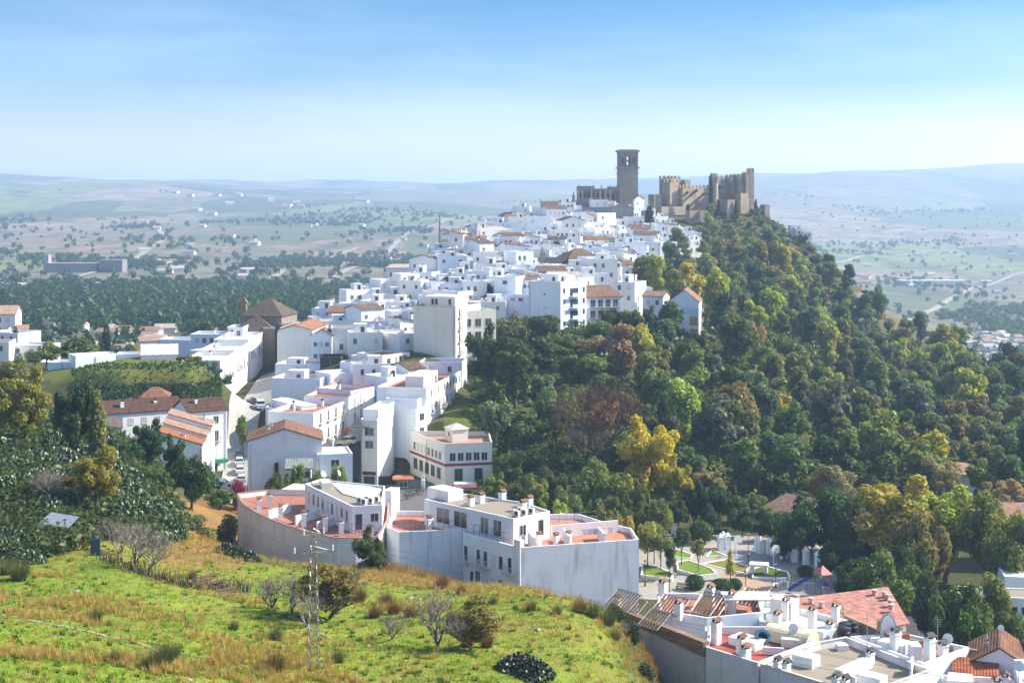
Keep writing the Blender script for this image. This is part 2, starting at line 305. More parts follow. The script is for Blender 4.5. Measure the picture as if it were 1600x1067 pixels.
# ---------------------------------------------------------------- buildings
WHITE = (.80,.80,.79); SHADE_BLUE = (.70,.755,.82); GREY = (.62,.64,.67); CREAM = (.78,.72,.58); RED = (.40,.165,.125); TILE = (.265,.16,.11); BROWN = (.17,.125,.095); GRAV = (.36,.31,.25); PALE = (.68,.66,.62)
def inset(poly, t):
    k = len(poly); out = []
    for i in range(k):
        a, b, c = Vector(poly[i-1]), Vector(poly[i]), Vector(poly[(i+1) % k])
        e1, e2 = (b-a).normalized(), (c-b).normalized(); n1, n2 = Vector((-e1.y, e1.x)), Vector((-e2.y, e2.x))
        d = n1+n2; out.append(tuple(b+d*(t/max(.35, d.dot(n1)))))
    return out
_win = {}
def win_mesh(w, h, kind):
    key = (round(w,2), round(h,2), kind)
    if key not in _win:
        b = MB(); f = .09; b.use(0)
        b.box(-w/2-f, w/2+f, -.05, .05, h/2, h/2+f); b.box(-w/2-f, w/2+f, -.09, .05, -h/2-f, -h/2)
        b.box(-w/2-f, -w/2, -.05, .05, -h/2, h/2); b.box(w/2, w/2+f, -.05, .05, -h/2, h/2)
        if w > .8: b.box(-.035, .035, -.045, .05, -h/2, h/2)
        b.use(0 if kind == 'blind' else 1); b.box(-w/2, w/2, -.02, .05, -h/2, h/2)
        if kind == 'balcony':
            b.use(2); b.box(-w/2-.45, w/2+.45, -.75, .02, -h/2-.22, -h/2-.1)
            for i in range(9):
                x = -w/2-.42+i*(w+.84)/8; b.box(x-.02, x+.02, -.74, -.70, -h/2-.1, -h/2+.9)
            for x in (-w/2-.43, w/2+.43): b.box(x-.02, x+.02, -.70, 0, -h/2+.86, -h/2+.9)
            b.box(-w/2-.45, w/2+.45, -.745, -.695, -h/2+.88, -h/2+.93)
        _win[key] = b.mesh('window', [M['paint'], M['glass'], M['metal']])
    return _win[key]
FOOT = []
def loc2(P, c, rz):
    ca, sa = math.cos(-rz), math.sin(-rz); return [((p[0]-c[0])*ca-(p[1]-c[1])*sa, (p[0]-c[0])*sa+(p[1]-c[1])*ca) for p in P]
def chimney(root, x, y, z, h=1.3, w=.55, cap=TILE, color=WHITE):
    b = MB(); b.box(x-w/2, x+w/2, y-w/2, y+w/2, z-.1, z+h); b.box(x-w/2-.06, x+w/2+.06, y-w/2-.06, y+w/2+.06, z+h*.86, z+h*.92); c = b.build('chimney', M['plaster'], root, color)
    k = MB(); k.box(x-w*.4, x-w*.25, y-w*.4, y+w*.4, z+h, z+h+.25); k.box(x+w*.25, x+w*.4, y-w*.4, y+w*.4, z+h, z+h+.25)
    k.quad((x-w*.7,y-w*.6,z+h+.2),(x,y-w*.6,z+h+.5),(x,y+w*.6,z+h+.5),(x-w*.7,y+w*.6,z+h+.2)); k.quad((x+w*.7,y-w*.6,z+h+.2),(x+w*.7,y+w*.6,z+h+.2),(x,y+w*.6,z+h+.5),(x,y-w*.6,z+h+.5)); k.build('cap', M['tiles'], c, cap)
def antenna(root, x, y, z, h=3):
    b = MB(); b.tube([(x,y,z),(x,y,z+h)], .03, 4)
    for i, q in enumerate((.98, .9, .82)): b.tube([(x-.55+.1*i,y,z+h*q),(x+.55-.1*i,y,z+h*q)], .018, 3)
    b.build('antenna', M['metal'], root, (.25,.25,.26))
def add_windows(root, Lp, edge, zt, rows, cols, w=.9, h=1.3, kind='plain', top=1.7, pitch=3.0, span=(.08,.92), wc=(.62,.60,.56), skip=(), name=None):
    a, b = Vector(Lp[edge]), Vector(Lp[(edge+1) % len(Lp)]); e = b-a; ang = math.atan2(e.y, e.x); nrm = Vector((e.y, -e.x)).normalized()
    me_, mb_ = win_mesh(w, h, kind), win_mesh(w, h, 'blind')
    for r in range(rows):
        for c in range(cols):
            if (r, c) in skip: continue
            f = span[0]+(span[1]-span[0])*((c+.5)/cols); p = a+e*f+nrm*.0; me = mb_ if kind == 'plain' and w < 1.3 and random.random() < .28 else me_
            o = link(me, name or ('balcony' if kind == 'balcony' else 'window'), root, wc, (p.x, p.y, zt-top-r*pitch), ang)
def building(name, label, P, zt, zb=None, color=WHITE, roof='flat', rc=PALE, parapet=.7, rise=1.6, over=.3, wins=(), chim=0, hut=0, ant=0, mat='plaster', cat='house', group=None, seed=0, coping=None, axis='u', apex=.0, roofmat=None, heights=None):
    cx = sum(p[0] for p in P)/len(P); cy = sum(p[1] for p in P)/len(P)
    e = Vector(P[1])-Vector(P[0]); rz = math.atan2(e.y, e.x)
    if zb is None: zb = min([ground(*p) for p in P]+[ground(cx, cy)])-.6
    FOOT.append((cx, cy, max(math.hypot(p[0]-cx, p[1]-cy) for p in P)))
    root = thing(name, label, cat, (cx, cy, zb), rz, group); Lp = loc2(P, (cx, cy), rz); T = zt-zb; rs = random.Random(seed+int(cx*7)+int(cy*13))
    b = MB(); k = len(Lp)
    if roof == 'flat':
        I = inset(Lp, .22); n = len(b.v); F_ = T-parapet
        for z, Q in ((0, Lp), (T, Lp), (T, I), (F_, I)): b.v += [(q[0], q[1], z) for q in Q]
        for l in range(3):
            for i in range(k): j = (i+1) % k; b.f.append((n+l*k+i, n+l*k+j, n+(l+1)*k+j, n+(l+1)*k+i))
        r = MB(); r.f.append(tuple(range(k))); r.v += [(q[0], q[1], F_+.01) for q in I]
        r.build('roof', M[roofmat or ('gravel' if rc == GRAV else 'terrace')], root, rc); zr = F_
        if coping:
            c = MB(); O2 = inset(Lp, -.05); I2 = inset(Lp, .27); n = 0
            for z, Q in ((T+.003, O2), (T+.09, O2), (T+.09, I2), (T+.003, I2)): c.v += [(q[0], q[1], z) for q in Q]
            for l in range(4):
                for i in range(k): j = (i+1) % k; c.f.append((l*k+i, l*k+j, ((l+1) % 4)*k+j, ((l+1) % 4)*k+i))
            c.build('coping', M['paint'], root, coping)
    else:
        hs = [T]*4; n = len(b.v); O = inset(Lp, -over); r = MB(); th = .18
        if roof == 'shed': hs = [T+h for h in heights]
        b.v += [(q[0], q[1], 0) for q in Lp]+[(q[0], q[1], hs[i]) for i, q in enumerate(Lp)]
        for i in range(4): j = (i+1) % 4; b.f.append((n+i, n+j, n+4+j, n+4+i))
        if roof == 'shed':
            r.v += [(q[0], q[1], hs[i]) for i, q in enumerate(O)]+[(q[0], q[1], hs[i]+th) for i, q in enumerate(O)]
            r.f += [(3,2,1,0),(4,5,6,7)]+[(i,(i+1)%4,4+(i+1)%4,4+i) for i in range(4)]
        else:
            o = O if axis == 'u' else O[1:]+O[:1]; l4 = Lp if axis == 'u' else Lp[1:]+Lp[:1]
            m1 = [(o[1][i]+o[2][i])/2 for i in (0,1)]; m3 = [(o[3][i]+o[0][i])/2 for i in (0,1)]
            q1 = [(l4[1][i]+l4[2][i])/2 for i in (0,1)]; q3 = [(l4[3][i]+l4[0][i])/2 for i in (0,1)]
            if roof == 'hip':
                mid = [(m1[i]+m3[i])/2 for i in (0,1)]; ap = apex or .5
                m1 = [m1[i]*(1-ap)+mid[i]*ap for i in (0,1)]; m3 = [m3[i]*(1-ap)+mid[i]*ap for i in (0,1)]
            else:
                n = len(b.v); b.v += [(*l4[1],T),(*l4[2],T),(*q1,T+rise),(*l4[3],T),(*l4[0],T),(*q3,T+rise)]; b.f += [(n,n+1,n+2),(n+3,n+4,n+5)]
            for dz in (0, th):
                r.v += [(o[0][0],o[0][1],T+dz-.05),(o[1][0],o[1][1],T+dz-.05),(o[2][0],o[2][1],T+dz-.05),(o[3][0],o[3][1],T+dz-.05),(m1[0],m1[1],T+rise+dz),(m3[0],m3[1],T+rise+dz)]
            for s_, fl in ((0,1),(6,0)):
                fs = [(0,1,4,5),(2,3,5,4)]+([(1,2,4),(3,0,5)] if roof == 'hip' else [])
                for f in fs: r.f.append(tuple(s_+i for i in (f[::-1] if fl else f)))
            r.f += [(0,1,7,6),(2,3,9,8)]+([(1,2,8,7),(3,0,6,9)] if roof == 'hip' else [(1,4,10,7),(4,2,8,10),(3,5,11,9),(5,0,6,11)])
        r.build('roof', M['tiles'], root, rc); zr = T+(rise*.3 if roof != 'shed' else .3)
    b.build('wall', M[mat], root, color)
    for wn in wins:
        kw = dict(wn[3]) if len(wn) > 3 else {}; add_windows(root, Lp, wn[0], T, wn[1], wn[2], **kw)
    minx = min(q[0] for q in Lp); maxx = max(q[0] for q in Lp); miny = min(q[1] for q in Lp); maxy = max(q[1] for q in Lp)
    def spot(m=.25): return (minx+(maxx-minx)*rs.uniform(m, 1-m), miny+(maxy-miny)*rs.uniform(m, 1-m))
    for i in range(chim): x, y = spot(.2); chimney(root, x, y, zr, rs.uniform(1.0, 1.9), rs.uniform(.45, .7), color=color)
    for i in range(hut):
        x, y = spot(.35); ww, dd, hh = (maxx-minx)*rs.uniform(.28,.42), (maxy-miny)*rs.uniform(.3,.4), rs.uniform(2,2.6)
        h = MB(); h.box(x-ww/2, x+ww/2, y-dd/2, y+dd/2, zr, zr+hh); h.box(x-ww/2-.12, x+ww/2+.12, y-dd/2-.12, y+dd/2+.12, zr+hh, zr+hh+.12); ho = h.build('roof_hut', M['plaster'], root, color)
        link(win_mesh(.8, 1.5, 'plain'), 'door', ho, (.3,.25,.2), (x+ww*.15, y-dd/2, zr+1.0))
    for i in range(ant): x, y = spot(.3); antenna(root, x, y, zr, rs.uniform(2.4, 4))
    if cy < 430 and label and len(Lp) == 4:
        d_ = MB(); fx = Lp[0][0]+(Lp[1][0]-Lp[0][0])*rs.choice([.04,.96,.5]); fy = Lp[0][1]+(Lp[1][1]-Lp[0][1])*.5; d_.tube([(fx,fy-.09,0),(fx,fy-.09,T-.5)], .06, 5); d_.build('downpipe', M['metal'], root, rs.choice([(.5,.5,.5),(.3,.27,.25),(.62,.6,.57)]))
    return root, Lp, T, zr
def Q(A, B, back):
    "footprint from two front corners (column, distance) and a depth, or the column and distance behind the first"
    a, b = Vector((px(*A), A[1])), Vector((px(*B), B[1]))
    if hasattr(back, '__len__'): d = Vector((px(*back), back[1]))-a
    else: e = (b-a).normalized(); d = Vector((-e.y, e.x))*back
    return [tuple(a), tuple(b), tuple(b+d), tuple(a+d)]
def H(label, A, B, back, y, name='white_house', **kw):
    return building(name, label, Q(A, B, back), pz(y, A[1]), **kw)
B_ = lambda **k: dict(kind='balcony', w=.95, h=2.0, top=1.6, **k)
W_ = lambda **k: dict(**k)
# --- houses round the street and the small square, lower left
H('long white house with dark brown ridge roof below the ivy bank', (163,280),(286,288),9,648, name='terraced_house', roof='gable', rc=(.13,.075,.06), rise=2.0, wins=[(0,1,5,W_(w=.9,h=1.2))], chim=2, ant=3)
H('white three storey corner house above a green shop awning', (295,277),(355,281),9,645, name='corner_house', roof='gable', rc=(.13,.075,.06), rise=2.0, wins=[(0,1,2,W_(w=.9,h=1.3)),(0,1,2,dict(kind='balcony',w=.9,h=2,top=4.9)),(1,2,2,W_())], chim=1, cat='shop')
o = THINGS; r = [q for q in COL.objects if q.name == 'corner_house'][0]
b = MB(); b.box(-3.4,3.6,-5.9,-4.5,2.9,3.1); b.box(-3.4,3.6,-5.95,-5.85,2.5,3.1); b.build('awning', M['cloth'], r, (.03,.22,.11)); link(win_mesh(2.6,2.5,'plain'),'shop_door',r,(.1,.25,.16),(.5,-4.52,1.4))
H('little white tower house under a four sided brown tile roof', (219,293),(263,294),6,622, name='tower_house', roof='hip', apex=.75, rc=(.30,.16,.10), rise=1.7, zb=-45, wins=[(0,1,1,W_(w=1.2,h=1.1,top=1.1))])
for i, (xa, D, y, zz) in enumerate(((272,258,697,0),(279,264,683,0),(287,270,668,0))):
    lab = ['nearest white row house with orange tile roof sloping to the street','middle white row house with pinkish tile roof above a small balcony','farthest white row house with pinkish tile roof beside the corner shop'][i]
    H(lab, (xa-24,D),(xa+44,D+1),6.5,y, name='row_house', roof='shed', heights=(2.6,0,0,2.6), rc=((.37,.17,.09),(.42,.28,.21),(.41,.29,.23))[i], over=.15, wins=[(1,2,2,W_())], chim=1)
H('small grey roofed white outhouse behind the dark green trees', (160,268),(190,269),5,670, name='outhouse', roof='shed', heights=(0,0,1.2,1.2), rc=(.2,.17,.15), zb=-47)
# right side of the street
r,Lp,T,zr = H('pinkish white gable end house with orange brown tile roof and tall dark flue', (387,262),(503,264),11,690, name='gable_house', color=(.78,.74,.77), roof='gable', axis='v', rise=2.2, rc=TILE, chim=2)
b = MB(); b.box(-1.9,-1.2,-5.85,-5.5,2.2,8.6); b.build('flue', M['metal'], r, (.09,.06,.05))
H('low white annex with a lean-to beside the gable end house', (496,262.5),(551,264),8,710, name='annex', color=(.76,.77,.80), zb=-59, parapet=.3, rc=PALE, wins=[(0,1,1,W_(w=1.4,h=1.2))])
r,Lp,T,zr = H('lean-to glasshouse with green grey roof against the annex', (447,258.5),(486,259),3,733, name='lean_to', roof='shed', heights=(0,0,1.2,1.2), rc=(.30,.36,.34), zb=-59.5, color=(.7,.72,.72), wins=[(0,1,1,W_(w=2.4,h=1.1,top=1.0,span=(.4,1)))], cat='glasshouse')
H('white house with red roof terrace and dark eaves at the street bend', (415,306),(489,289),(440,322),636, name='bend_house', color=(.76,.77,.80), rc=RED, parapet=1.0, coping=(.5,.52,.55), wins=[(0,1,3,W_(w=1,h=1.6,top=3)),(0,1,2,W_(w=1.5,h=1.8,top=6)),(1,1,4,B_()),(1,1,3,dict(kind='balcony',w=1,h=2,top=5))], hut=1, ant=2)  # shaded flank of the cafe house, its blue put into the wall colour
H('bright white cafe house facing the lane with balconies and awnings', (490,289),(546,309),10,645, name='cafe_house', rc=RED, parapet=.9, wins=[(0,1,4,B_()),(0,1,4,dict(kind='balcony',w=1,h=2,top=5.2))], chim=2, ant=1)
r,Lp,T,zr = H('narrow beige fronted bar house with large upper windows', (564,286.5),(590,285.5),(572,297),655, name='bar_house', color=(.70,.66,.60), parapet=.6, rc=GREY, wins=[(0,1,1,dict(w=1.9,h=1.6,top=2.4)),(0,1,1,dict(w=1.7,h=1.5,top=5))], cat='bar')
b = MB(); b.box(-1.9,1.9,-7.2,-5.9,T-1.3,T-1.15); b.build('tile_eave', M['tiles'], r, BROWN); q = link(win_mesh(2.2,2.3,'plain'),'bar_door',r,(.08,.06,.05),((Lp[0][0]+Lp[1][0])/2,Lp[0][1],1.4)); b = MB(); b.box(Lp[0][0]+.4,Lp[1][0]-.4,Lp[0][1]-.15,Lp[0][1]-.02,2.9,3.6); b.build('signboard', M['paint'], r, (.06,.05,.05))
H('plain bright white windowless house facing right beside the bar', (591,289),(616,301),3.2,640, name='blank_house', zb=-60, parapet=.4)
H('bluish white blank walled house between the bar and the long facade', (602,303),(652,301),10,622, name='blank_house', color=(.74,.78,.83), zb=-58, wins=[(1,2,1,W_())])  # the shade's blue is put into this white wall's colour
b = MB(); b.box(0,5.2,-.15,0,0,2.8)
for i in range(26): b.box(.1+i*.2,.16+i*.2,-.2,-.15,.05,2.7)
X,Y,_ = gp(591,287); tag(b.build('garage_shutter', M['metal'], None, (.05,.05,.055), (X,Y,-57.5)), 'dark grey roller shutter under the bright white blank wall', 'shutter')
H('small white house stepping up to the long windowed facade', (650,300),(668,303),9,640, name='step_house', color=(.74,.78,.8), zb=-58, wins=[(0,2,1,W_(w=1.3,h=1.4))])
H('long white terrace with three rows of windows facing the wooded slope', (666,304),(729,341),11,606, name='long_terrace', rc=RED, parapet=.9, zb=-56, color=(.84,.84,.83), wins=[(0,1,11,W_(w=.8,h=1.5)),(0,1,9,B_(pitch=3)|{'top':4.9}),(0,1,10,W_(w=.8,h=1.5,top=8))], chim=3, hut=1)
# corner building on the square with a red band
P = [(px(641,300),300),(px(695,284),284),(px(769,286),286),(px(764,300),300)]
r,Lp,T,zr = building('corner_building','cream two storey corner building with a dark red band and roof terrace', P, pz(694,284), -58, (.76,.73,.64), rc=(.45,.27,.2), parapet=.9, coping=(.55,.5,.45), wins=[(0,1,8,dict(w=.9,h=1.5,top=2.6)),(1,1,5,dict(w=1.1,h=1.5,top=2.6)),(1,1,2,dict(w=1.5,h=2.3,top=6.2,wc=(.1,.3,.28))),(0,1,5,dict(w=1.8,h=2.2,top=6.2))], cat='bar')
b = MB(); Oq = inset(Lp,-.06)
for i in range(4): a,c = Oq[i],Oq[(i+1)%4]; b.quad((*a,T-4.4),(*c,T-4.4),(*c,T-3.9),(*a,T-3.9))
b.build('band', M['paint'], r, (.28,.03,.05)); b = MB(); b.box(-3.6,.2,-1.5,2,zr,zr+2.6); b.prism([(-3.9,-1.8),(.5,-1.8),(.5,2.3),(-3.9,2.3)],zr+2.6,zr+3.5,.15); h = b.build('roof_hut', M['plaster'], r, (.75,.68,.6)); link(win_mesh(.7,.8,'plain'),'window',h,(.5,.45,.4),(-1.5,-1.5,zr+1.5))
# church with brown roofs
P = Q((375,402),(440,400),14)
r,Lp,T,zr = building('parish_church','weathered brown stone church with two pyramid tile roofs', P, pz(495,400), -52, (.37,.32,.27), roof='hip', apex=.9, rc=(.15,.125,.10), rise=4.6, mat='stone', cat='church')
a0 = Vector((px(366,395),395)); P2 = loc2([tuple(a0),(px(426,394),394),(px(428,401.5),401.5),(px(376,401.5),401.5)], (r.location.x,r.location.y), r.rotation_euler.z)
b = MB(); b.prism(P2, 0, pz(514,395)+52); ap = b.build('apse', M['stone'], r, (.40,.36,.32)); k = MB(); z0 = pz(514,395)+52; O2 = inset(P2,-.5); c_ = (sum(p[0] for p in P2)/4, sum(p[1] for p in P2)/4+1.5, z0+3.4)
for i in range(4): k.quad((*O2[i],z0),(*O2[(i+1)%4],z0),c_)
k.build('apse_roof', M['tiles'], ap, (.13,.115,.095))
P3 = loc2([(px(411,391),391),(px(430,390),390),(px(430,396),396),(px(411,396),396)], (r.location.x,r.location.y), r.rotation_euler.z); b = MB(); b.prism(P3,0,pz(513,391)+52); b.build('buttress', M['stone'], r, (.33,.26,.20))
b = MB(); b.box(-7.4,-5.8,-3,-2,T,T+3.6); b.box(-7.7,-5.5,-3.2,-1.8,T+3.6,T+3.9); b.prism([(-7.5,-3),(-5.7,-3),(-5.7,-2),(-7.5,-2)],T+3.9,T+5.2,.1); b.build('bell_gable', M['stone'], r, (.42,.25,.18))
b = MB(); b.tube([(0,0,T+4.5),(0,0,T+7)],.06,4); b.tube([(-.5,0,T+6.4),(.5,0,T+6.4)],.06,4); b.build('cross', M['metal'], r, (.08,.08,.08))
P = [(px(438,398),398),(px(452,399),399),(px(462,412),412),(px(440,412),412)]; building('sacristy','low brown lean-to roofed sacristry between church and white gable'.replace('sacristry','sacristy'), P, pz(507,398), -48, (.38,.31,.25), roof='shed', heights=(0,-1.2,-1,1), rc=(.17,.125,.1), mat='stone', cat='church annex')
# houses left of the street, facing right
for i,(A,B,y,lab) in enumerate((((344,332),(367,351),563,'lowest white house left of the sunlit street beside the earth cliff'),((367,351.3),(388,370),547,'middle white house left of the sunlit street with tall glazed bay'),((388,370.3),(412,392),530,'upper white house left of the sunlit street against the church'))):
    H(lab, A, B, 9, y, name='street_house', zb=-50, parapet=.8, wins=[(0,2,4,dict(w=.8,h=1.6)),(0,1,2,dict(kind='balcony',w=1.2,h=2,top=4.2))], chim=1)
H('white flat roofed house with pale terrace left of the church', (298,380),(352,380),10,522, color=(.74,.76,.8), wins=[(0,1,4,W_())], chim=1, zb=-52)
H('white house with dark porch below the pale terrace left of church', (296,362),(344,358),9,547, color=(.74,.76,.8), wins=[(0,1,2,dict(w=2.2,h=1.5))], chim=1, zb=-50)
H('white upper house tucked against the brown church', (355,388),(380,388),9,511, color=(.73,.76,.81), zb=-50, wins=[(0,1,2,W_())])
H('tall bluish white gable house right of the brown church', (433,374),(488,372),(440,392),520, color=SHADE_BLUE, roof='gable', axis='v', rise=1.4, rc=PALE, zb=-50, over=.1)  # front stands in shade, that blue is put into the wall colour
H('sunlit cream fronted house right of the bluish gable', (488,372),(513,392),9,516, color=(.82,.78,.72), roof='gable', rise=1.2, rc=(.4,.22,.14), zb=-50, wins=[(0,3,4,dict(w=.8,h=1.5,pitch=2.9))])  # white wall, warm sunlight put into its colour
H('white house with a dark slate lean-to roof beside the sunlit front', (512,378),(556,377),9,536, color=(.74,.77,.82), wins=[(0,1,2,W_())], roof='shed', heights=(0,0,2,2), rc=(.11,.10,.10))
H('low white house with red terrace and two white water drums', (430,352),(500,350),9,568, color=(.72,.75,.8), rc=RED, parapet=1, zb=-50, hut=1, wins=[(0,1,1,W_())])
H('dark mossy ruined wall house in the middle of the town', (500,350),(533,350),8,558, name='ruined_house', color=(.10,.105,.10), mat='stone', rc=GRAV, zb=-50)
H('lilac white blank house with small dark canopy', (531,342),(578,340),9,565, color=(.72,.71,.79), rc=RED, parapet=1, zb=-52, hut=1)
H('white house with red terrace floor above the street bend', (424,330),(500,328),9,590, color=(.72,.74,.8), rc=RED, parapet=1.1, zb=-53, hut=1, ant=1)
H('bright white long fronted house with red coping above the cafe', (545,306),(598,336),10,620, rc=RED, parapet=.7, coping=(.42,.12,.09), zb=-54, wins=[(0,2,5,B_()|{'pitch':3.4})], chim=1)
H('white house under a row of red tiles behind the bend house', (490,318),(548,313),9,606, color=(.73,.75,.8), rc=RED, parapet=1, zb=-54, coping=(.42,.14,.1))
H('stained white apartment house with a roofed loggia', (598,338),(640,345),9,555, mat='old_plaster', color=(.74,.71,.68), rc=RED, parapet=.5, zb=-52, wins=[(0,2,3,dict(w=1.1,h=1.5)),(0,1,1,dict(w=2.6,h=1.6,top=1.4,span=(.5,1)))])
H('white house with a tall barred window beside the stained house', (624,352),(681,358),9,523, color=(.75,.76,.79), zb=-50, wins=[(0,1,3,W_()),(0,1,1,dict(w=1.3,h=4.2,top=4.2,span=(.6,.95)))], parapet=.6)
H('pale blue house under the beige block at the trees', (655,336),(722,335),9,565, color=(.66,.76,.86), zb=-52, rc=RED, parapet=1, wins=[(0,1,2,W_())])
# beige apartment block
r,Lp,T,zr = H('large plain beige apartment block with a white rooftop floor', (646,350),(712,346),16,478, name='apartment_block', color=(.66,.66,.58), zb=-50, rc=RED, parapet=.4, cat='apartment block', coping=(.45,.2,.14), wins=[(1,4,1,B_(span=(0,.3)))])
b = MB(); b.box(-4,4.2,-5,3,zr,zr+2.7); h = b.build('penthouse', M['plaster'], r, (.8,.79,.78))
for x in (-1.8,-.8,2.8): link(win_mesh(.6,1.3,'plain'),'window',h,(.5,.4,.35),(x,-5,zr+1.4))
H('beige wing of recessed balconies right of the plain beige block', (719,352),(775,356),13,486, name='apartment_wing', color=(.68,.66,.58), zb=-50, cat='apartment block', wins=[(0,3,3,dict(w=1.5,h=1.8,top=3.0,pitch=3.2,wc=(.5,.48,.42)))])
H('tan tiled cottage between beige block and tall white block', (770,372),(800,374),8,545, roof='gable', rc=(.5,.31,.17), rise=1.6, wins=[(0,1,1,dict(w=1.2,h=1.4,wc=(.06,.3,.22)))])
# tall white apartment block and neighbours
P = [(px(826,393),393),(px(876,388),388),(px(916,396),396),(px(872,404),404)]
r,Lp,T,zr = building('apartment_block','tall white apartment block with stacked glazed balconies', P, pz(440,388), -42, (.75,.78,.83), rc=PALE, parapet=.9, cat='apartment block', wins=[(0,3,1,dict(w=.6,h=.5,top=3.6,pitch=3.7)),(1,4,1,dict(w=.8,h=1.3,top=2.6,span=(.02,.25))),(1,4,1,dict(w=.8,h=1.3,top=2.6,span=(.8,1)))], hut=2, chim=1)
a,c = Vector(Lp[1]),Vector(Lp[2]); e = c-a; nrm = Vector((e.y,-e.x)).normalized(); ang = math.atan2(e.y,e.x)
for i in range(4):
    b = MB(); b.use(0); b.box(-2,2,-1.3,0,-1.45,-1.3); b.box(-2,2,-1.3,-1.2,-1.3,-.5); b.use(1); b.box(-1.7,1.7,-.06,.02,-1.25,.9); b.use(2); b.box(-1.95,1.95,-1.2,-1.15,-.5,-.4); p = a+e*.52
    link(b.mesh('balcony',[M['plaster'],M['glass'],M['metal']]),'balcony',r,(.55,.66,.74),(p.x,p.y,T-2.9-i*3.1),ang)
H('white stepped blank house left of the tall white block', (764,400),(826,396),10,462, color=(.73,.77,.84), zb=-40, wins=[(0,1,2,dict(w=1.1,h=.7,wc=(.5,.3,.25),top=.9,span=(.5,.9)))], mat='old_plaster')
H('white box house standing above the stepped blank house', (772,411),(806,409),9,432, color=(.74,.78,.84), wins=[(0,1,1,dict(w=1.2,h=1))])
H('white house with brown hipped roof and two rows of balconies', (916,398),(972,402),9,465, name='balcony_house', roof='hip', apex=.4, rc=(.27,.17,.12), rise=3.0, zb=-42, wins=[(0,2,4,dict(kind='balcony',w=1.4,h=2,top=1.7,pitch=3.1))], color=(.76,.77,.78))
H('white three storey house right of the brown hipped roof', (958,412),(992,409),9,440, color=(.75,.77,.8), zb=-42, wins=[(0,2,2,dict(w=.9,h=1.3)),(1,3,2,W_())], hut=1)
H('low white house with blue shadow wall above the trees', (990,416),(1020,417),9,450, color=(.72,.76,.83), zb=-40, wins=[(0,1,3,W_())])  # blue of the shadow put into the wall colour
H('small white house with pinkish tile gable above the trees', (1004,404),(1036,402),8,463, roof='gable', rc=(.34,.22,.17), rise=1.2, zb=-42, color=(.76,.76,.78), wins=[(0,1,2,W_())])
r,Lp,T,zr = H('white gabled house with ochre panels at the edge of the wood', (1046,400),(1092,393),(1052,412),470, name='ochre_house', roof='gable', axis='v', rise=3.3, rc=(.33,.2,.16), zb=-44, color=(.74,.75,.80), wins=[(1,4,3,dict(kind='balcony',w=1,h=1.8,top=2.0,pitch=2.8))])
b = MB(); f0 = Lp[0][1]
for z in (T-5.2,T-8.6): b.box(Lp[1][0]-3.0,Lp[1][0]-.5,f0-.12,f0-.01,z-1.2,z+1.2)
b.build('ochre_panel', M['paint'], r, (.48,.27,.10)); b = MB(); b.box(Lp[1][0]-6,Lp[1][0]-.2,f0-.06,f0-.005,T-3.6,T-1.6); b.build('blue_band', M['paint'], r, (.5,.68,.82)); b = MB(); b.tube([(0,f0+3,T+3.2),(0,f0+3,T+4.6)],.06,4); b.tube([(-.4,f0+3,T+4.2),(.4,f0+3,T+4.2)],.06,4); b.build('cross', M['metal'], r, (.5,.5,.5))
# upper church
r,Lp,T,zr = H('upper church with brown pyramid roof above the apartment block', (888,480),(944,486),12,407, name='upper_church', color=(.50,.40,.31), mat='stone', roof='hip', apex=.8, rc=(.20,.15,.12), rise=3.6, cat='church', wins=[(0,1,2,dict(w=.8,h=1.0,span=(.5,1)))])
b = MB(); b.box(-6,-2.2,-8.5,-5.5,T-6,T-2.5); b.v += [(-6.4,-8.7,T-2.5),(-1.8,-8.7,T-2.5),(-4.1,-8.7,T+.2),(-6.4,-5.2,T-2.5),(-1.8,-5.2,T-2.5),(-4.1,-5.2,T+.2)]; n=len(b.v)-6; b.f += [(n,n+1,n+2),(n+3,n+5,n+4),(n,n+2,n+5,n+3),(n+1,n+4,n+5,n+2)]; b.build('porch', M['stone'], r, (.5,.38,.28))
H('dark slate roofed nave left of the upper church', (838,479),(888,478),9,416, name='church_nave', color=(.73,.75,.78), roof='gable', rc=(.10,.10,.105), rise=2.7, cat='church annex')
b = MB(); b.box(-.7,.7,-.7,.7,0,3.5); b.box(-.9,.9,-.9,.9,3.5,3.8); b.prism([(-.6,-.6),(.6,-.6),(.6,.6),(-.6,.6)],3.8,5.4,.5); b.prism([(-.3,-.3),(.3,-.3),(.3,.3),(-.3,.3)],5.4,7,.1); tag(b.build('bell_turret', M['stone'], None, (.5,.42,.36), (px(847,476),476,pz(414,476))), 'slim pale stone bell turret at the slate roofed nave', 'turret')
# --- long white buildings on the left, ivy bank
H('long white windowless shed along the top of the grassy bank', (118,327),(181,332),6,556, name='white_shed', zb=-42, parapet=.2)
H('low white wall house left end of the grassy bank', (75,330),(119,330),6,566, name='white_shed', zb=-44, color=(.74,.76,.8))
H('pale blue grey shed behind the grassy bank', (181,340),(221,341),7,554, name='white_shed', zb=-44, color=(.70,.74,.80))
H('white barn with bright sloping roof on the grassy bank', (220,330),(278,332),7,556, name='white_barn', zb=-42, roof='shed', heights=(0,0,1.8,1.8), rc=(.82,.8,.77), over=.1)
H('white house with large blank side behind the barn', (247,395),(300,393),9,530, color=(.75,.77,.81), zb=-52, ant=1)
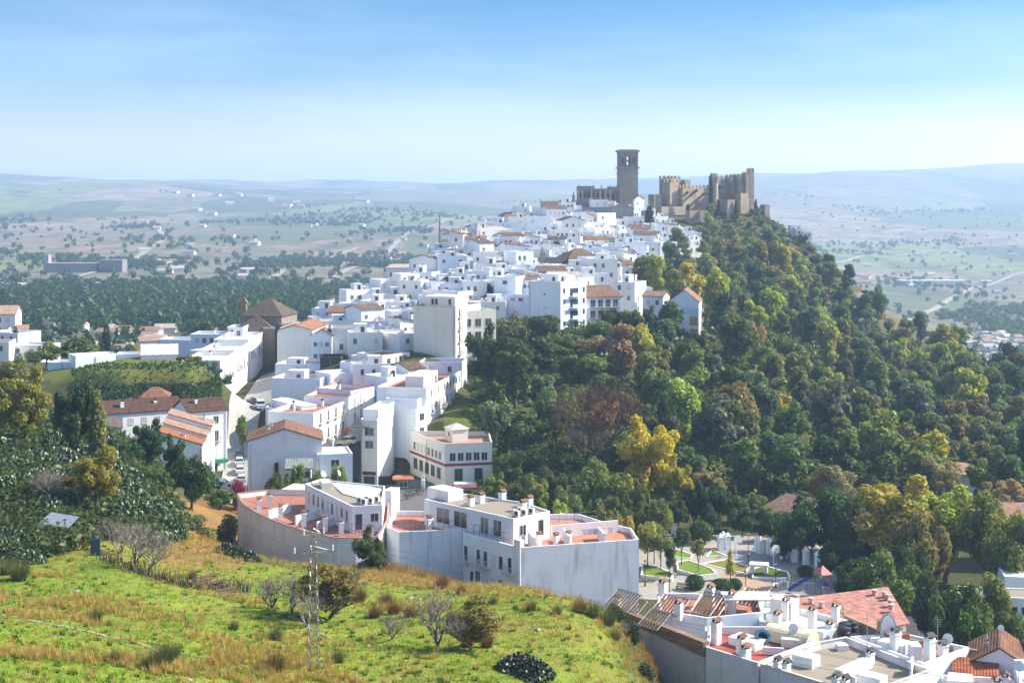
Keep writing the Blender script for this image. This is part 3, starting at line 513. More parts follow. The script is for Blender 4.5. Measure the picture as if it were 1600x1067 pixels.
# --- houses at the far left
H('tall pale villa with sunlit tile roof at the left edge', (-40,425),(24,427),11,492, name='villa', roof='gable', rc=(.5,.36,.27), rise=2.2, wins=[(0,2,4,W_()),(1,2,2,W_())], color=(.8,.75,.7))
H('white stepped house below the villa at the left edge', (-20,410),(28,405),9,518, wins=[(0,1,3,W_())], color=(.8,.77,.74), chim=1)
H('white low house with brown side wall at the left edge', (14,395),(64,392),9,538, wins=[(0,1,2,W_())], color=(.74,.74,.77), roof='flat')
H('small white house furthest left under the villa', (-30,385),(14,386),9,535, wins=[(0,1,2,W_())], color=(.78,.75,.72), rc=RED)
H('white cottage with pinkish roof beside the villa', (26,420),(44,421),7,515, roof='gable', rise=1, rc=(.45,.3,.22), color=(.8,.77,.73))
H('white house behind the stepped roofs of the long terrace', (604,322),(640,326),9,590, color=(.75,.77,.81), zb=-50, rc=PALE, wins=[(0,1,3,W_()),(1,2,2,W_())], hut=1, chim=1)
H('white house with a brown gable roof beside the pale blue house', (638,329),(664,332),8,578, color=(.77,.77,.79), zb=-50, roof='gable', rc=BROWN, rise=1.3, wins=[(0,1,2,W_())])
# --- filling houses of the old town
random.seed(11); AUTO = []
rows = []
D = 318
while D < 668:
    t = np.interp(D, [318,345,370,400,430,460,500,540,580,620,645,668],[0,1,2,3,4,5,6,7,8,9,10,11])
    xl = np.interp(D, [318,345,370,400,430,460,500,540,580,620,650,668],[505,500,490,475,500,540,605,664,688,742,806,866])
    xr = np.interp(D, [318,345,370,400,430,460,500,540,580,620,650,668],[600,640,640,770,900,960,985,1000,1035,1085,1105,1005])
    X, X1 = px(xl, D), px(xr, D); first = True
    while X < X1-3:
        w = random.uniform(5, 10); d = random.uniform(6, 9); a = R(random.choice([-12,-5,0,8,15,25,35])+random.uniform(-5,5)); Y = D+random.uniform(-3,3); cx = X+w/2
        if all(math.hypot(cx-f[0], Y-f[1]) > .52*f[2]+w*.38 for f in FOOT):
            ca, sa = math.cos(a), math.sin(a); P = [(cx+u*ca-v*sa, Y+u*sa+v*ca) for u, v in ((-w/2,-d/2),(w/2,-d/2),(w/2,d/2),(-w/2,d/2))]
            g = ground(cx, Y); fl = random.choice([2,2,2,3]); 
            if first and D > 420: fl = 2
            kind = random.random(); c = random.choice([WHITE,WHITE,(.76,.78,.81),(.74,.77,.82),(.78,.76,.73),(.71,.75,.82)])
            kw = dict(color=c, seed=len(AUTO), zb=g-5); feat = ''
            if kind < .72: rc = random.choice([PALE,PALE,(.75,.74,.72),GRAV,RED,(.5,.42,.36),(.6,.6,.62)]); kw.update(roof='flat', rc=rc, parapet=random.uniform(.4,1.1)); sty = 'flat roofed'; feat = {RED:'red terrace',GRAV:'gravel roof',PALE:'pale terrace'}.get(rc,'grey terrace')
            elif kind < .87: kw.update(roof='gable', axis=random.choice('uuv'), rc=random.choice([(.23,.15,.11),BROWN,(.20,.155,.13),(.27,.205,.16),(.13,.12,.12)]), rise=random.uniform(1,1.8)); sty = 'gable roofed'
            else: q = random.uniform(.8,1.8); kw.update(roof='shed', heights=random.choice([(0,0,q,q),(q,0,0,q)]), rc=random.choice([BROWN,TILE,(.55,.5,.45)])); sty = 'lean-to roofed'
            nw = random.choice([2,3,3,4]); wn = [(0,fl,nw,dict(w=random.choice([.7,.85]),h=random.choice([1.0,1.3]),top=random.uniform(1.7,2.3),skip=[(r_,c_) for r_ in range(fl) for c_ in range(nw) if random.random()<.3]))]
            if a > .1: wn.append((1,fl,2,dict(w=.8,h=1.2,skip=[(0,0)] if random.random()<.4 else [])))
            if a < -.1: wn.append((3,fl,2,dict(w=.8,h=1.2)))
            hut = 1 if kw['roof']=='flat' and random.random()<.4 else 0; ch = random.choice([0,1,1,2]) if D < 560 else random.choice([0,1]); an = random.choice([0,1,1,2]) if D < 600 else 0
            zt = g+fl*2.9+random.uniform(-.3,1.3)
            r, *_ = building('white_house', None, P, zt, wins=wn, hut=hut, chim=ch, ant=an, group='white houses of the old town', **kw)
            tint = 'cream white' if c == (.78,.76,.73) else 'bluish white' if c[2] > c[0]+.04 else 'white'
            AUTO.append((r, f'{tint} {sty} house'+(f' with {feat}' if feat else ''), topix(cx, Y-3, zt-1.5)))
        X += w*random.uniform(.72, 1.02); first = False
    D += random.uniform(9.2, 11.8)
# houses on the cliff edge to the right of the castle and far houses
for x, y, D, w in ((1244,352,690,6),(1252,358,685,5),(1262,362,684,4.5),(1350,442,672,7),(1356,450,668,6)):
    Z = pz(y, D); X = px(x, D); building('cliff_house', {1244:'pale house with a tower block on the cliff edge right of castle',1252:'white house stepping down the cliff right of castle',1262:'lowest white cube house on the cliff right of the castle',1350:'white gabled house high on the cliff over the wooded ridge',1356:'white lower house on the cliff over the wooded ridge'}[x], [(X-w/2,D),(X+w/2,D+1),(X+w/2,D+6),(X-w/2,D+5)], Z, ground(X,D)-2, roof='gable' if x == 1350 else 'flat', rc=(.4,.33,.3), rise=1.5, wins=[(0,1,2,W_())])
# ---------------------------------------------------------------- castle, basilica, bell tower
ST = (.50,.43,.32); ST2 = (.42,.37,.31)
def crenel(b, x0, y0, x1, y1, z, mw=1.1, gap=1.0, h=1.3, th=.6):
    a, c = Vector((x0,y0)), Vector((x1,y1)); e = (c-a); L_ = e.length; e.normalize(); n_ = Vector((-e.y, e.x)); k = max(1,int((L_+gap)/(mw+gap))); st = (L_-mw)/max(1,k-1) if k > 1 else 0
    for i in range(k):
        p = a+e*(i*st); q = p+e*mw; pts = [tuple(p),tuple(q),tuple(q+n_*th),tuple(p+n_*th)]; b.prism(pts, z-.05, z+h); b.prism(pts, z+h, z+h+.55, .1)
def ctower(root, name, xa, xb, D, y, ybase, depth, col=ST, cren=True, rot=R(36)):
    X0, X1 = px(xa, D), px(xb, D); z1 = pz(y, D)+(0 if not cren else -1.9); z0 = pz(ybase, D)-3; b = MB(); W_t = X1-X0; d = min(depth, .4*W_t/math.sin(rot)) if rot > 0 else depth; wd = (W_t-d*math.sin(rot))/math.cos(rot); e = Vector((math.cos(rot), math.sin(rot))); k = Vector((-e.y, e.x))*d; p0 = Vector((X0+d*math.sin(rot), D)); P = [p0, p0+e*wd, p0+e*wd+k, p0+k]; b.prism([tuple(p) for p in P], z0, z1)
    if cren:
        for i in range(4): crenel(b, *P[i], *P[(i+1)%4], z1)
    return b.build(name, M['stone'], root, col)
cs = thing('castle', 'medieval stone castle with battlements on the hilltop', 'castle')
ctower(cs, 'tower', 1014, 1035, 694, 304, 325, 6, (.62,.48,.34), False); ctower(cs, 'tower', 1032, 1065, 702, 274, 320, 8, ST2); ctower(cs, 'tower', 1036.5, 1062, 696, 279, 324, 6, (.62,.48,.34))  # sunlight on the front tower put into its paler stone colour
ctower(cs, 'curtain_wall', 1061, 1118, 698, 288, 326, 3, (.58,.47,.33)); ctower(cs, 'inner_hall', 1064, 1080, 706, 281, 300, 8, (.4,.38,.36), False)
b = MB(); X = px(1116.5, 697); b.lathe([(1.9,pz(326,697)-3),(1.7,pz(287,697))], X, 697, 14); b.build('round_tower', M['stone'], cs, (.64,.5,.36))  # sunlit tone put into the round tower's stone
for xa, xb, y, c in ((1110,1152,274,ST),(1112,1122,270,(.50,.43,.33)),(1136,1150,272,(.40,.35,.28)),(1147,1166,271,(.47,.40,.30)),(1161,1172,268,(.42,.34,.29)),(1168,1179,262,(.46,.37,.30))): ctower(cs, 'tower', xa, xb, 708-(xb%3), y, 326, 7, c, True, R(26))
ctower(cs, 'lower_wall', 1150, 1172, 703, 302, 330, 4, (.54,.42,.30), False)
b = MB()
for x, y in ((1090,298),(1104,303),(1075,301),(1130,292),(1145,296)): X = px(x, 697); b.box(X-.35, X+.35, 697.6 if x < 1120 else 704, 712, pz(y+2,697), pz(y-2,697))
b.build('loophole', M['glass'], cs)
tag(ctower(None, 'ruined_wall', 1030, 1075, 682, 323, 345, 2, (.50,.42,.33), False), 'long pale retaining wall of old stone under the castle', 'wall')
tag(ctower(None, 'ruined_wall', 1072, 1112, 676, 329, 350, 3, (.40,.32,.27), False), 'rough reddish brown stone wall right below the castle towers', 'wall')
tag(ctower(None, 'stone_house', 1128, 1150, 690, 312, 335, 5, (.48,.40,.33), False), 'small pale stone guard house under the castle corner', 'house')
tag(ctower(None, 'round_bastion', 1189, 1204, 712, 320, 345, 6, (.34,.30,.29), False), 'low grey stone hut at the right shoulder of the castle hill', 'hut')
# bell tower with an open belfry
D = 662; X0, X1 = px(966.4, D), px(997, D); w = X1-X0; c = ((X0+X1)/2, D+w/2); bt = thing('bell_tower', 'tall square stone bell tower with an open arched belfry', 'bell tower', (c[0], c[1], pz(335, D))); Zp = lambda y: pz(y, D)-pz(335, D); h = w/2
b = MB(); b.box(-h, h, -h, h, -4, Zp(272)); b.build('shaft', M['stone'], bt, (.46,.39,.33))
b = MB()
for y, o_, t_ in ((272,.35,.5),(267.5,.3,.35),(263.5,.75,.6),(237.5,.75,.8)): b.box(-h-o_, h+o_, -h-o_, h+o_, Zp(y), Zp(y)+t_)
b.build('cornice', M['stone'], bt, (.5,.43,.36)); b = MB(); b.box(-h+.1, h-.1, -h+.1, h-.1, Zp(272)+.4, Zp(263.5)); b.build('frieze', M['stone'], bt, (.5,.41,.34))
z0, z1 = Zp(262.6), Zp(237.5); b = MB(); op = .75; za = z0+(z1-z0)*.68
for sx in (-1, 1):
    for sy in (-1, 1):
        xs = sorted((sx*op, sx*h)); ys = sorted((sy*op, sy*h)); b.box(xs[0], xs[1], ys[0], ys[1], z0, z1)
for sy in (-1, 1):
    ys = sorted((sy*op, sy*h)); b.box(-op, op, ys[0], ys[1], za+.6, z1); b.box(-op, op, ys[0], ys[1], z0, z0+1.4)
    for i in range(6):
        t0, t1 = i*math.pi/6, (i+1)*math.pi/6; p0, p1 = (op*math.cos(t0), za-.15+op*math.sin(t0)), (op*math.cos(t1), za-.15+op*math.sin(t1)); b.quad((p0[0],sy*h,p0[1]),(p1[0],sy*h,p1[1]),(p1[0],sy*h,za+.62),(p0[0],sy*h,za+.62))
for sx in (-1, 1): xs = sorted((sx*op, sx*h)); b.box(xs[0], xs[1], -op, op, za+.6, z1); b.box(xs[0], xs[1], -op, op, z0, z0+1.4)
b.build('belfry', M['stone'], bt, (.42,.36,.31)); b = MB()
for x in (-2.6, 2.6): b.box(x-.45, x+.45, -h-.05, -h+.5, z0+1.4, za)
b.build('dark_opening', M['glass'], bt)  # dark glass blocks stand for the shade in the side openings
b = MB()
for x in (-4.3,-3.6,-1.6,-1.0,1.0,1.6,3.6,4.3): b.tube([(x,-h-.15,z0),(x,-h-.15,z1)], .22, 6)
b.build('pilasters', M['stone'], bt, (.38,.33,.29)).name = 'pilaster'
b = MB(); b.lathe([(.05,2.9),(.35,2.8),(.45,2.0),(.62,1.3),(.62,1.2),(.05,1.25)], 0, 0, 10); b.build('bell', M['metal'], bt, (.12,.09,.05), (0,0,z0+2.2)).scale = (.6,.6,.6)
b = MB(); b.box(-h+.4,h-.4,-h+.4,h-.4,Zp(237.5)+.8,Zp(237.5)+1.1); b.build('roof', M['stone'], bt, (.3,.27,.25))
# basilica body
bs = thing('basilica', 'weathered gothic stone basilica at the foot of the bell tower', 'church')
for xa, xb, D, y, dd, c in ((903,929,650,291,12,(.40,.34,.28)),(927,968,652,295,12,(.46,.38,.30)),(950,966,656,292,6,(.31,.26,.22)),(904,926,646,309,3,(.33,.30,.28))):
    q = ctower(bs, 'nave', xa, xb, D, y, 335, dd, c, False, 0); q.name = 'nave_wall'
for x in (904,910,917,924,931,938,946,954,961,967): ctower(bs, 'buttress', x-1.4, x+1.4, 647.5, 296+(x%3), 332, 3.4, (.25,.21,.18) if x%2 else (.54,.43,.33), False, 0)
b = MB()
for x in (907.5,914,934,942,950,958): X = px(x,651.6); b.box(X-.55, X+.55, 649.6 if x < 927 else 651.6, 652.6, pz(312,651), pz(303,651))
b.build('window', M['glass'], bs); b = MB()
for x in (905,916,927,940,953,964): X = px(x,650); b.prism([(X-.4,650),(X+.4,650),(X+.4,650.8),(X-.4,650.8)], pz(294,650), pz(288.5,650), .1)
b.build('pinnacle', M['stone'], bs, (.33,.28,.24))
for x, y, D, lab in ((896,318,640,'small slate spire left of the basilica'),(876,330,634,'small slate spire lowest on the left ridge of the town')):
    b = MB(); z = pz(y, D); b.box(-1.3,1.3,-1.3,1.3,z-8,z); b.prism([(-1.5,-1.5),(1.5,-1.5),(1.5,1.5),(-1.5,1.5)],z,z+1.4,.5); b.prism([(-.55,-.55),(.55,-.55),(.55,.55),(-.55,.55)],z+1.4,z+2.6,.9); b.prism([(-.6,-.6),(.6,-.6),(.6,.6),(-.6,.6)],z+2.6,z+5.4,.05); tag(b.build('spire', M['stone'], None, (.2,.2,.22), (px(x,D),D,0)), lab, 'spire')
H('grey walled old house with tiled gable below the basilica', (955,640),(990,640),8,326, name='old_house', color=(.42,.40,.39), mat='stone', roof='gable', axis='v', rc=(.4,.30,.23), rise=2.6)
H('dark grey stone convent wall house below the basilica', (908,636),(955,636),7,324, name='old_house', color=(.33,.34,.37), mat='stone', roof='flat', rc=GRAV, wins=[(0,1,3,W_())])
H('white cube house below the small slate spire', (888,634),(909,635),7,321, color=(.73,.77,.84), rc=PALE)
H('white house with parasol terrace at the foot of the bell tower', (940,646),(966,647),6,317, color=(.76,.78,.82), wins=[(0,1,3,W_())])
# ---------------------------------------------------------------- the white block on the square (centre) and the rooftops lower right
def RPz(x, y, Z): D = -Z*F/(y-HY); return (px(x, D), D)
ZT = -45.0
PA = [RPz(x, y, ZT) for x, y in ((371,771),(373,778),(379,786),(389,794),(404,803),(424,812),(448,821),(478,830),(522,840),(556,841),(591,838))]+[(-17.6,203),(-18.6,216),(-30,224),(-38.5,224.5)]
r,Lp,T,zr = building('curved_building','long curved beige wall building with red terraces beside the grass slope', PA, ZT, -58, (.80,.765,.73), rc=RED, parapet=.75, cat='apartment block', coping=(.42,.24,.19), mat='old_plaster')
cx, cy = r.location.x, r.location.y; rz = r.rotation_euler.z; LL = lambda P: loc2(P, (cx, cy), rz)
def sub(root, LLf, name, P, z0, z1, color, rc, parapet=.3, zb=-58):
    q = LLf(P); I = inset(q, .2); b = MB(); k = len(q); n = 0
    for z, W in ((z0-zb, q), (z1-zb, q), (z1-zb, I), (z1-zb-parapet, I)): b.v += [(p[0],p[1],z) for p in W]
    for l in range(3):
        for i in range(k): j=(i+1)%k; b.f.append((l*k+i,l*k+j,(l+1)*k+j,(l+1)*k+i))
    o = b.build(name, M['plaster'], root, color); m = MB(); m.v += [(p[0],p[1],z1-zb-parapet) for p in I]; m.f.append(tuple(range(k))); m.build('roof', M['gravel' if rc == GRAV else 'terrace'], o, rc); return o, q
A2 = [(-31.2,214.3),(-22.3,198.2),(-18.2,199.2),(-19,212.6),(-29.5,217.8)]
up, q = sub(r, LL, 'upper_storey', A2, ZT-.75, -42, (.74,.76,.80), GRAV)
add_windows(up, q, 0, 16, 1, 9, w=.62, h=1.5, top=1.7, span=(.05,.95)); add_windows(up, q, 1, 16, 1, 1, w=1.0, h=1.1, top=1.7, span=(.55,.95)); add_windows(up, q, 1, 16, 1, 1, w=.8, h=2, top=2.2, span=(.05,.4), wc=(.25,.14,.1), name='door')
s = MB(); s.prism(LL([(-20.2,202.5),(-19.3,211.2),(-22,213.6),(-27.5,216),(-24.8,208)]), 15.62, 15.85); s.build('white_roof_deck', M['terrace'], up, (.72,.69,.62))
s = MB(); s.box(-1.6,1.6,-.7,.7,0,.9); p = LL([(-28,213.5)])[0]; s.build('roof_drum', M['plaster'], up, (.8,.72,.68), (p[0],p[1],15.7))
for k_, (X, Y) in enumerate(((-37.6,211.5),(-33.6,206.5),(-29.6,202.2),(-26.2,199.4),(-36.6,214.8),(-23.6,196.6))): p = LL([(X,Y)])[0]; chimney(r, p[0], p[1], T-.75, 2.0, .65)
def railing(root, LLf, pts, z, h=1.1, name='railing', n=8, col=(.16,.17,.19)):
    b = MB(); pts = LLf(pts)
    for a, c in zip(pts[:-1], pts[1:]):
        for i in range(n+1): t = i/n; x, y = a[0]+(c[0]-a[0])*t, a[1]+(c[1]-a[1])*t; b.tube([(x,y,z),(x,y,z+h)], .035, 4)
        for q_ in (h, h*.5): b.tube([(*a,z+q_),(*c,z+q_)], .025, 4)
    return b.build(name, M['metal'], root, col)
railing(r, LL, [(-28,201.5),(-24.5,197.5),(-21.5,195.3),(-18.8,194.6)], T-.75, 1.9, n=6)
for a, c in (((-35.5,207),(-33,212)),((-31,203.5),(-28.2,208)),((-27.4,199.8),(-25.4,203))):
    b = MB(); q = LL([a, c]); d = Vector(q[1])-Vector(q[0]); nn = Vector((-d.y,d.x)).normalized()*.12; b.prism([tuple(Vector(q[0])+nn),tuple(Vector(q[0])-nn),tuple(Vector(q[1])-nn),tuple(Vector(q[1])+nn)][::-1], T-.8, T+.5); b.build('party_wall', M['plaster'], r, (.78,.76,.76))
# middle house
PB = [(-17.5,198.4),(-15.5,195.3),(-6.9,196.9),(-6.9,208),(-17.2,209)]
rb,LB,TB,zB = building('white_house','white block with a grey blank end wall and orange red terrace', PB, ZT+.1, -58, (.76,.785,.83), rc=(.46,.2,.14), parapet=.75, mat='old_plaster', cat='apartment block', wins=[(0,2,1,dict(w=.7,h=1.4,top=8))])  # blue-grey tint puts the end wall's shade into the colour
LLB = lambda P: loc2(P, (rb.location.x, rb.location.y), rb.rotation_euler.z); railing(rb, LLB, [(-15,197.6),(-11,198.3),(-7.3,198.8)], TB-.75, 1.5, n=5)
for X, Y in ((-11.5,198.5),(-7.6,199.5)): p = LLB([(X,Y)])[0]; chimney(rb, p[0], p[1], TB-.75, 2.0, .75)
# right hand block with the bright facade
PC = [(-6.75,195.4),(.25,187.7),(1.0,186.8),(17.07,191.4),(16.6,198),(12.4,203),(10,207),(-6.6,207.5)]
rc_,LC,TC,zC = building('white_house','white block with bright balconied facade and huge blank end wall', PC, ZT, -63, (.78,.80,.835), rc=(.5,.22,.15), parapet=.75, cat='apartment block', mat='old_plaster')  # walls tinted blue-grey, shade of the blank end put into the colour
LLC = lambda P: loc2(P, (rc_.location.x, rc_.location.y), rc_.rotation_euler.z)
a,c = Vector(LC[0]),Vector(LC[1]); e = c-a; ang = math.atan2(e.y,e.x); nn = Vector((e.y,-e.x)).normalized()
b = MB(); o1 = a+nn*.05; o2 = c+nn*.05; b.quad((*o1,0),(*o2,0),(*o2,TC+.003),(*o1,TC+.003)); b.quad((*o1,TC+.003),(*o2,TC+.003),(*c,TC+.003),(*a,TC+.003)); b.build('facade', M['plaster'], rc_, (.86,.86,.84))  # overlay whiter than the other walls, the facade's brightness put into its colour
def fw(f, z, w_, h_, kind='plain', wc=(.8,.8,.78), name=None): p = a+e*f+nn*.06; link(win_mesh(w_, h_, 'blind' if kind == 'plain' and int(f*100)%3 != 1 else kind), name or ('balcony' if kind=='balcony' else 'window'), rc_, wc, (p.x,p.y,z), ang)
for f, k_ in ((.07,'balcony'),(.32,'balcony'),(.46,'balcony'),(.62,'plain'),(.76,'plain'),(.93,'balcony')): fw(f, TC-2.7, .7, 1.7 if k_ == 'plain' else 2.0, k_)
for f, w_ in ((.06,.8),(.19,.6),(.31,.9),(.47,1.0),(.62,.8),(.76,.8),(.95,.8)): fw(f, TC-5.7, w_, 2.1 if w_ > .8 else 1.5)
for f, w_ in ((.2,.8),(.5,.9),(.8,.8)): fw(f, TC-8.7, w_, 1.6)
b = MB(); q = LLC([(.25,187.7),(1.05,186.75),(1.6,187.3),(.9,188.2)]); b.prism(q, 0, TC+.9); b.build('corner_pier', M['plaster'], rc_, (.74,.74,.75))
C2 = [(-12.5,203.1),(.2,190.4),(5.2,195.2),(1.6,201),(-7.3,207.2)]
up, q = sub(rc_, LLC, 'upper_storey', C2, ZT-.75, -42, (.78,.79,.80), GRAV, .25, -63)
add_windows(up, q, 0, 21, 1, 2, w=2.6, h=2.1, top=1.75, span=(.12,.52), wc=(.8,.8,.8), name='porch'); add_windows(up, q, 0, 21, 1, 2, w=1.5, h=2.1, top=1.75, span=(.62,.9), wc=(.8,.8,.8), name='porch'); add_windows(up, q, 1, 21, 1, 1, w=1.1, h=1.3, top=1.8, span=(.1,.4)); add_windows(up, q, 1, 21, 1, 1, w=.8, h=2, top=2, span=(.6,.9), wc=(.3,.2,.15), name='door')  # dark porch panes stand in for the shade inside open recesses
for X, Y in ((-5.8,199.8),(1.5,196.5),(-4.4,201.6),(2.4,199.3),(-1.4,203.5)): p = LLC([(X,Y)])[0]; chimney(up, p[0], p[1], 20.7, 1.2, .8)
b = MB(); p = LLC([(-9.6,205)])[0]; b.box(p[0]-2.3,p[0]+2.3,p[1]-1.4,p[1]+1.4,20.7,22.2); b.build('roof_hut', M['plaster'], up, (.8,.73,.7))
for P_ in ([(5.4,195.6),(14.8,199)],[(7.6,189.6),(7,194)],[(3,188.5),(2.2,192)],[(12.4,190.9),(11.8,195)]):
    b = MB(); q = LLC(P_); d = Vector(q[1])-Vector(q[0]); n2 = Vector((-d.y,d.x)).normalized()*.12; b.prism([tuple(Vector(q[0])+n2),tuple(Vector(q[0])-n2),tuple(Vector(q[1])-n2),tuple(Vector(q[1])+n2)][::-1], TC-.8, TC+.9); b.build('party_wall', M['plaster'], rc_, (.79,.77,.77))
railing(rc_, LLC, [(-5.3,195.8),(-.3,190.3)], TC-.75, 1.8, n=6); railing(rc_, LLC, [(6.5,197),(12,199.5)], TC+.7, 1.4, n=5)
for X, Y in ((3.6,191),(5.9,190.4),(7.6,191.6)): p = LLC([(X,Y)])[0]; chimney(rc_, p[0], p[1], TC-.75, 1.5, .6)
for k_ in range(6):
    b = MB(); b.quad((-.32,0,0),(.32,0,0),(.32,.03,-.75),(-.32,.05,-.7)); b.quad((-.32,.05,-.7),(.32,.03,-.75),(.32,.06,0),(-.32,.06,0)); tag(b.build('laundry', M['cloth'], None, ((.8,.8,.8),(.78,.8,.84),(.6,.62,.7))[k_%3], (9.9+k_*.72,193.8+k_*.2,ZT+.75)), 'white washing pegged on the line over the red terrace', 'laundry', 'washing on the roof line')
b = MB(); b.tube([(9.4,193.7,ZT-.8),(9.4,193.7,ZT+.8),(14.2,195,ZT+.8),(14.2,195,ZT-.8)], .025, 4); tag(b.build('washing_line', M['metal'], None, (.3,.3,.3)), 'thin washing line frame on the red terrace of the blank walled block', 'washing line')
def acunit(X, Y, Z, lab):
    t_ = thing('air_conditioner', lab, 'air conditioner', (X,Y,Z), R(-40), 'air conditioners on the gravel roofs'); b = MB(); b.box(-.5,.5,-.2,.2,.1,.85); b.box(-.45,-.35,-.18,.18,0,.1); b.box(.35,.45,-.18,.18,0,.1); b.build('casing', M['paint'], t_, (.72,.72,.7)); b = MB(); b.tube([(.1,-.215,.48),(.1,-.235,.48)], .3, 12); b.build('fan_grille', M['metal'], t_, (.06,.06,.07))
for i, (X, Y) in enumerate(((-20.9,200.6),(-20,201.4),(-19.2,202.3),(-21.6,201.6),(-20.6,202.4))): acunit(X, Y, -42.3+.02, ('front left','second','third from front','rear left','rear right')[i]+' air conditioner on the curved building upper roof')
for i, (X, Y) in enumerate(((.6,192.7),(1.6,193.4),(2.6,194.4),(1.2,194.6))): acunit(X, Y, -42.25+.02, ('front left','middle','right hand','rear')[i]+' air conditioner on the upper roof of the balconied block')
# yellowish low sheds behind the curved block and a translucent panel wall
H('small pale yellow shed behind the red terrace of the curved building', (440,232),(475,231),5,764, name='yard_shed', color=(.80,.74,.52), zb=-58, parapet=.1, rc=(.7,.66,.5))
H('tall white panelled box beside the gravel roof on the square', (598,216),(612,215.5),3,766, name='panel_box', color=(.62,.65,.68), zb=-58, parapet=.1)
H('white arched chapel wall behind the gravel roof on the square', (868,212),(892,211),2.2,806, name='garden_wall', color=(.80,.77,.74), zb=-62, parapet=.1)
# ---- retaining wall and rooftops, lower right
a, c = RPz(950,945,-42.2), RPz(1100,1003,-42.2); e = Vector(c)-Vector(a); L_ = e.length
rw = thing('retaining_wall', 'tall grey concrete wall with a brown brick top beside the grass slope', 'wall', (*a, -58), math.atan2(e.y, e.x))
b = MB(); b.box(0, L_, 0, .6, 0, 14.7); b.build('wall', M['old_plaster'], rw, (.58,.53,.49)); b = MB(); b.v += [(0,-.08,15),(L_,-.08,14.4),(L_,.7,14.4),(0,.7,15),(0,-.08,15.8),(L_,-.08,15.8),(L_,.7,15.8),(0,.7,15.8)]; b.f += [(3,2,1,0),(4,5,6,7),(0,1,5,4),(1,2,6,5),(2,3,7,6),(3,0,4,7)]; b.build('brick_top', M['stone'], rw, (.34,.215,.15))
chimney(rw, .6, .9, 15.6, .9, .55)
ZR = -42.6
def RB(label, P, zt, **kw): kw.setdefault('zb', -59); kw.setdefault('mat', 'plaster'); return building(kw.pop('name', 'rooftop_house'), label, P, zt, **kw)
r1 = RB('white corner house with rain streaked wall and deep red roof terrace', [(18.7,137.2),(22.9,132.4),(29.6,139),(27,143.8),(20,143.9)], ZR, rc=(.40,.10,.08), parapet=.8, color=(.72,.71,.73), mat='old_plaster', wins=[(0,1,1,dict(w=.9,h=1.1,top=3.0,span=(.6,.95)))])
def on(rr, pts, zoff=0): q = loc2(pts, (rr[0].location.x, rr[0].location.y), rr[0].rotation_euler.z); return q, rr[3]+zoff
def block(rr, name, P, h, color, z=None):
    q, zz = on(rr, P); b = MB(); b.prism(q, zz, zz+h); b.box(min(p[0] for p in q)-.05, max(p[0] for p in q)+.05, min(p[1] for p in q)-.05, max(p[1] for p in q)+.05, zz+h, zz+h+.08) if len(q) == 4 and False else None; return b.build(name, M['plaster'], rr[0], color)
block(r1, 'roof_block', [(21.4,140.5),(23.6,138.2),(25.0,139.6),(22.8,142)], .8, (.78,.78,.79))
for X, Y, h_ in ((20.2,140.6,2.2),(22.2,137.6,1.5),(22.1,134.6,1.5)): q, z = on(r1, [(X,Y)]); chimney(r1[0], q[0][0], q[0][1], z, h_, .75)
r2 = RB('white house with gravel roof and rain streaked side wall', [(23.1,132.2),(30.5,123.9),(38.5,130.5),(33,140.5),(30.0,138.9)], ZR-.1, rc=GRAV, parapet=.6, color=(.72,.71,.73), mat='old_plaster', coping=(.6,.52,.45))
block(r2, 'roof_hut', [(26.4,134.0),(28.0,132.6),(29,133.8),(27.4,135.2)], 1.0, (.78,.78,.8)); block(r2, 'roof_hut', [(31.2,128.2),(32.8,126.8),(33.8,128),(32.2,129.4)], 1.0, (.8,.8,.8)); block(r2, 'roof_step', [(29.6,130.4),(30.2,129.8),(33.8,133.2),(33.1,133.9)], .8, (.8,.8,.8))
for X, Y in ((24.6,131.8),(25.3,131.1),(29,127.2),(29.7,126.6),(33.8,134.2)): q, z = on(r2, [(X,Y)]); chimney(r2[0], q[0][0], q[0][1], z, 1.1, .6, (.1,.1,.1))
r3 = RB('bluish white house carrying slatted rooftop panels', [(15.3,147),(19.8,144.4),(25.9,146.4),(26.4,152.6),(15.7,154)], -41.9, rc=(.45,.2,.14), parapet=.6, color=(.70,.75,.82), wins=[(1,1,1,dict(w=1.6,h=.4,top=1.8,span=(.35,.7),wc=(.6,.58,.5)))])
for X, Y, h_ in ((17,145.4,1.2),(22.8,147.6,1.5),(21,150.6,1.4),(16.2,153,1.3)): q, z = on(r3, [(X,Y)]); chimney(r3[0], q[0][0], q[0][1], z+.2, h_+.4, .75)
r4 = RB('white house with wide bright roof terrace and water tanks', [(25.3,145.4),(31,141.6),(35.4,144.6),(28.2,152.2),(26.7,152.4)], -42.5, rc=(.80,.76,.68), parapet=.55, color=(.75,.75,.79))
for X, Y, h_ in ((30.3,143.6,2.2),(33,145.2,2.1),(28.4,147.6,2.0),(27,144.8,1.4),(32,143.2,.9)): q, z = on(r4, [(X,Y)]); chimney(r4[0], q[0][0], q[0][1], z, h_, .72)
block(r4, 'roof_room', [(27,149),(29,147.4),(30,148.6),(28,150.4)], 1.9, (.8,.78,.76))
rh = building('red_roof_hall', 'hall with a broad pink red flat roof dotted with vents', [(28.6,153.6),(36.7,144.6),(40.4,145.8),(41.3,157.2)], -43, -60, (.72,.70,.66), roof='shed', heights=(0,0,.0,.5), rc=(.56,.29,.24), over=.35, cat='hall', wins=[(0,1,5,dict(w=1.3,h=1.3,wc=(.45,.25,.15),top=1.5,span=(0,.6)))])
rh[0].children[0].data.materials[0] = M['terrace']
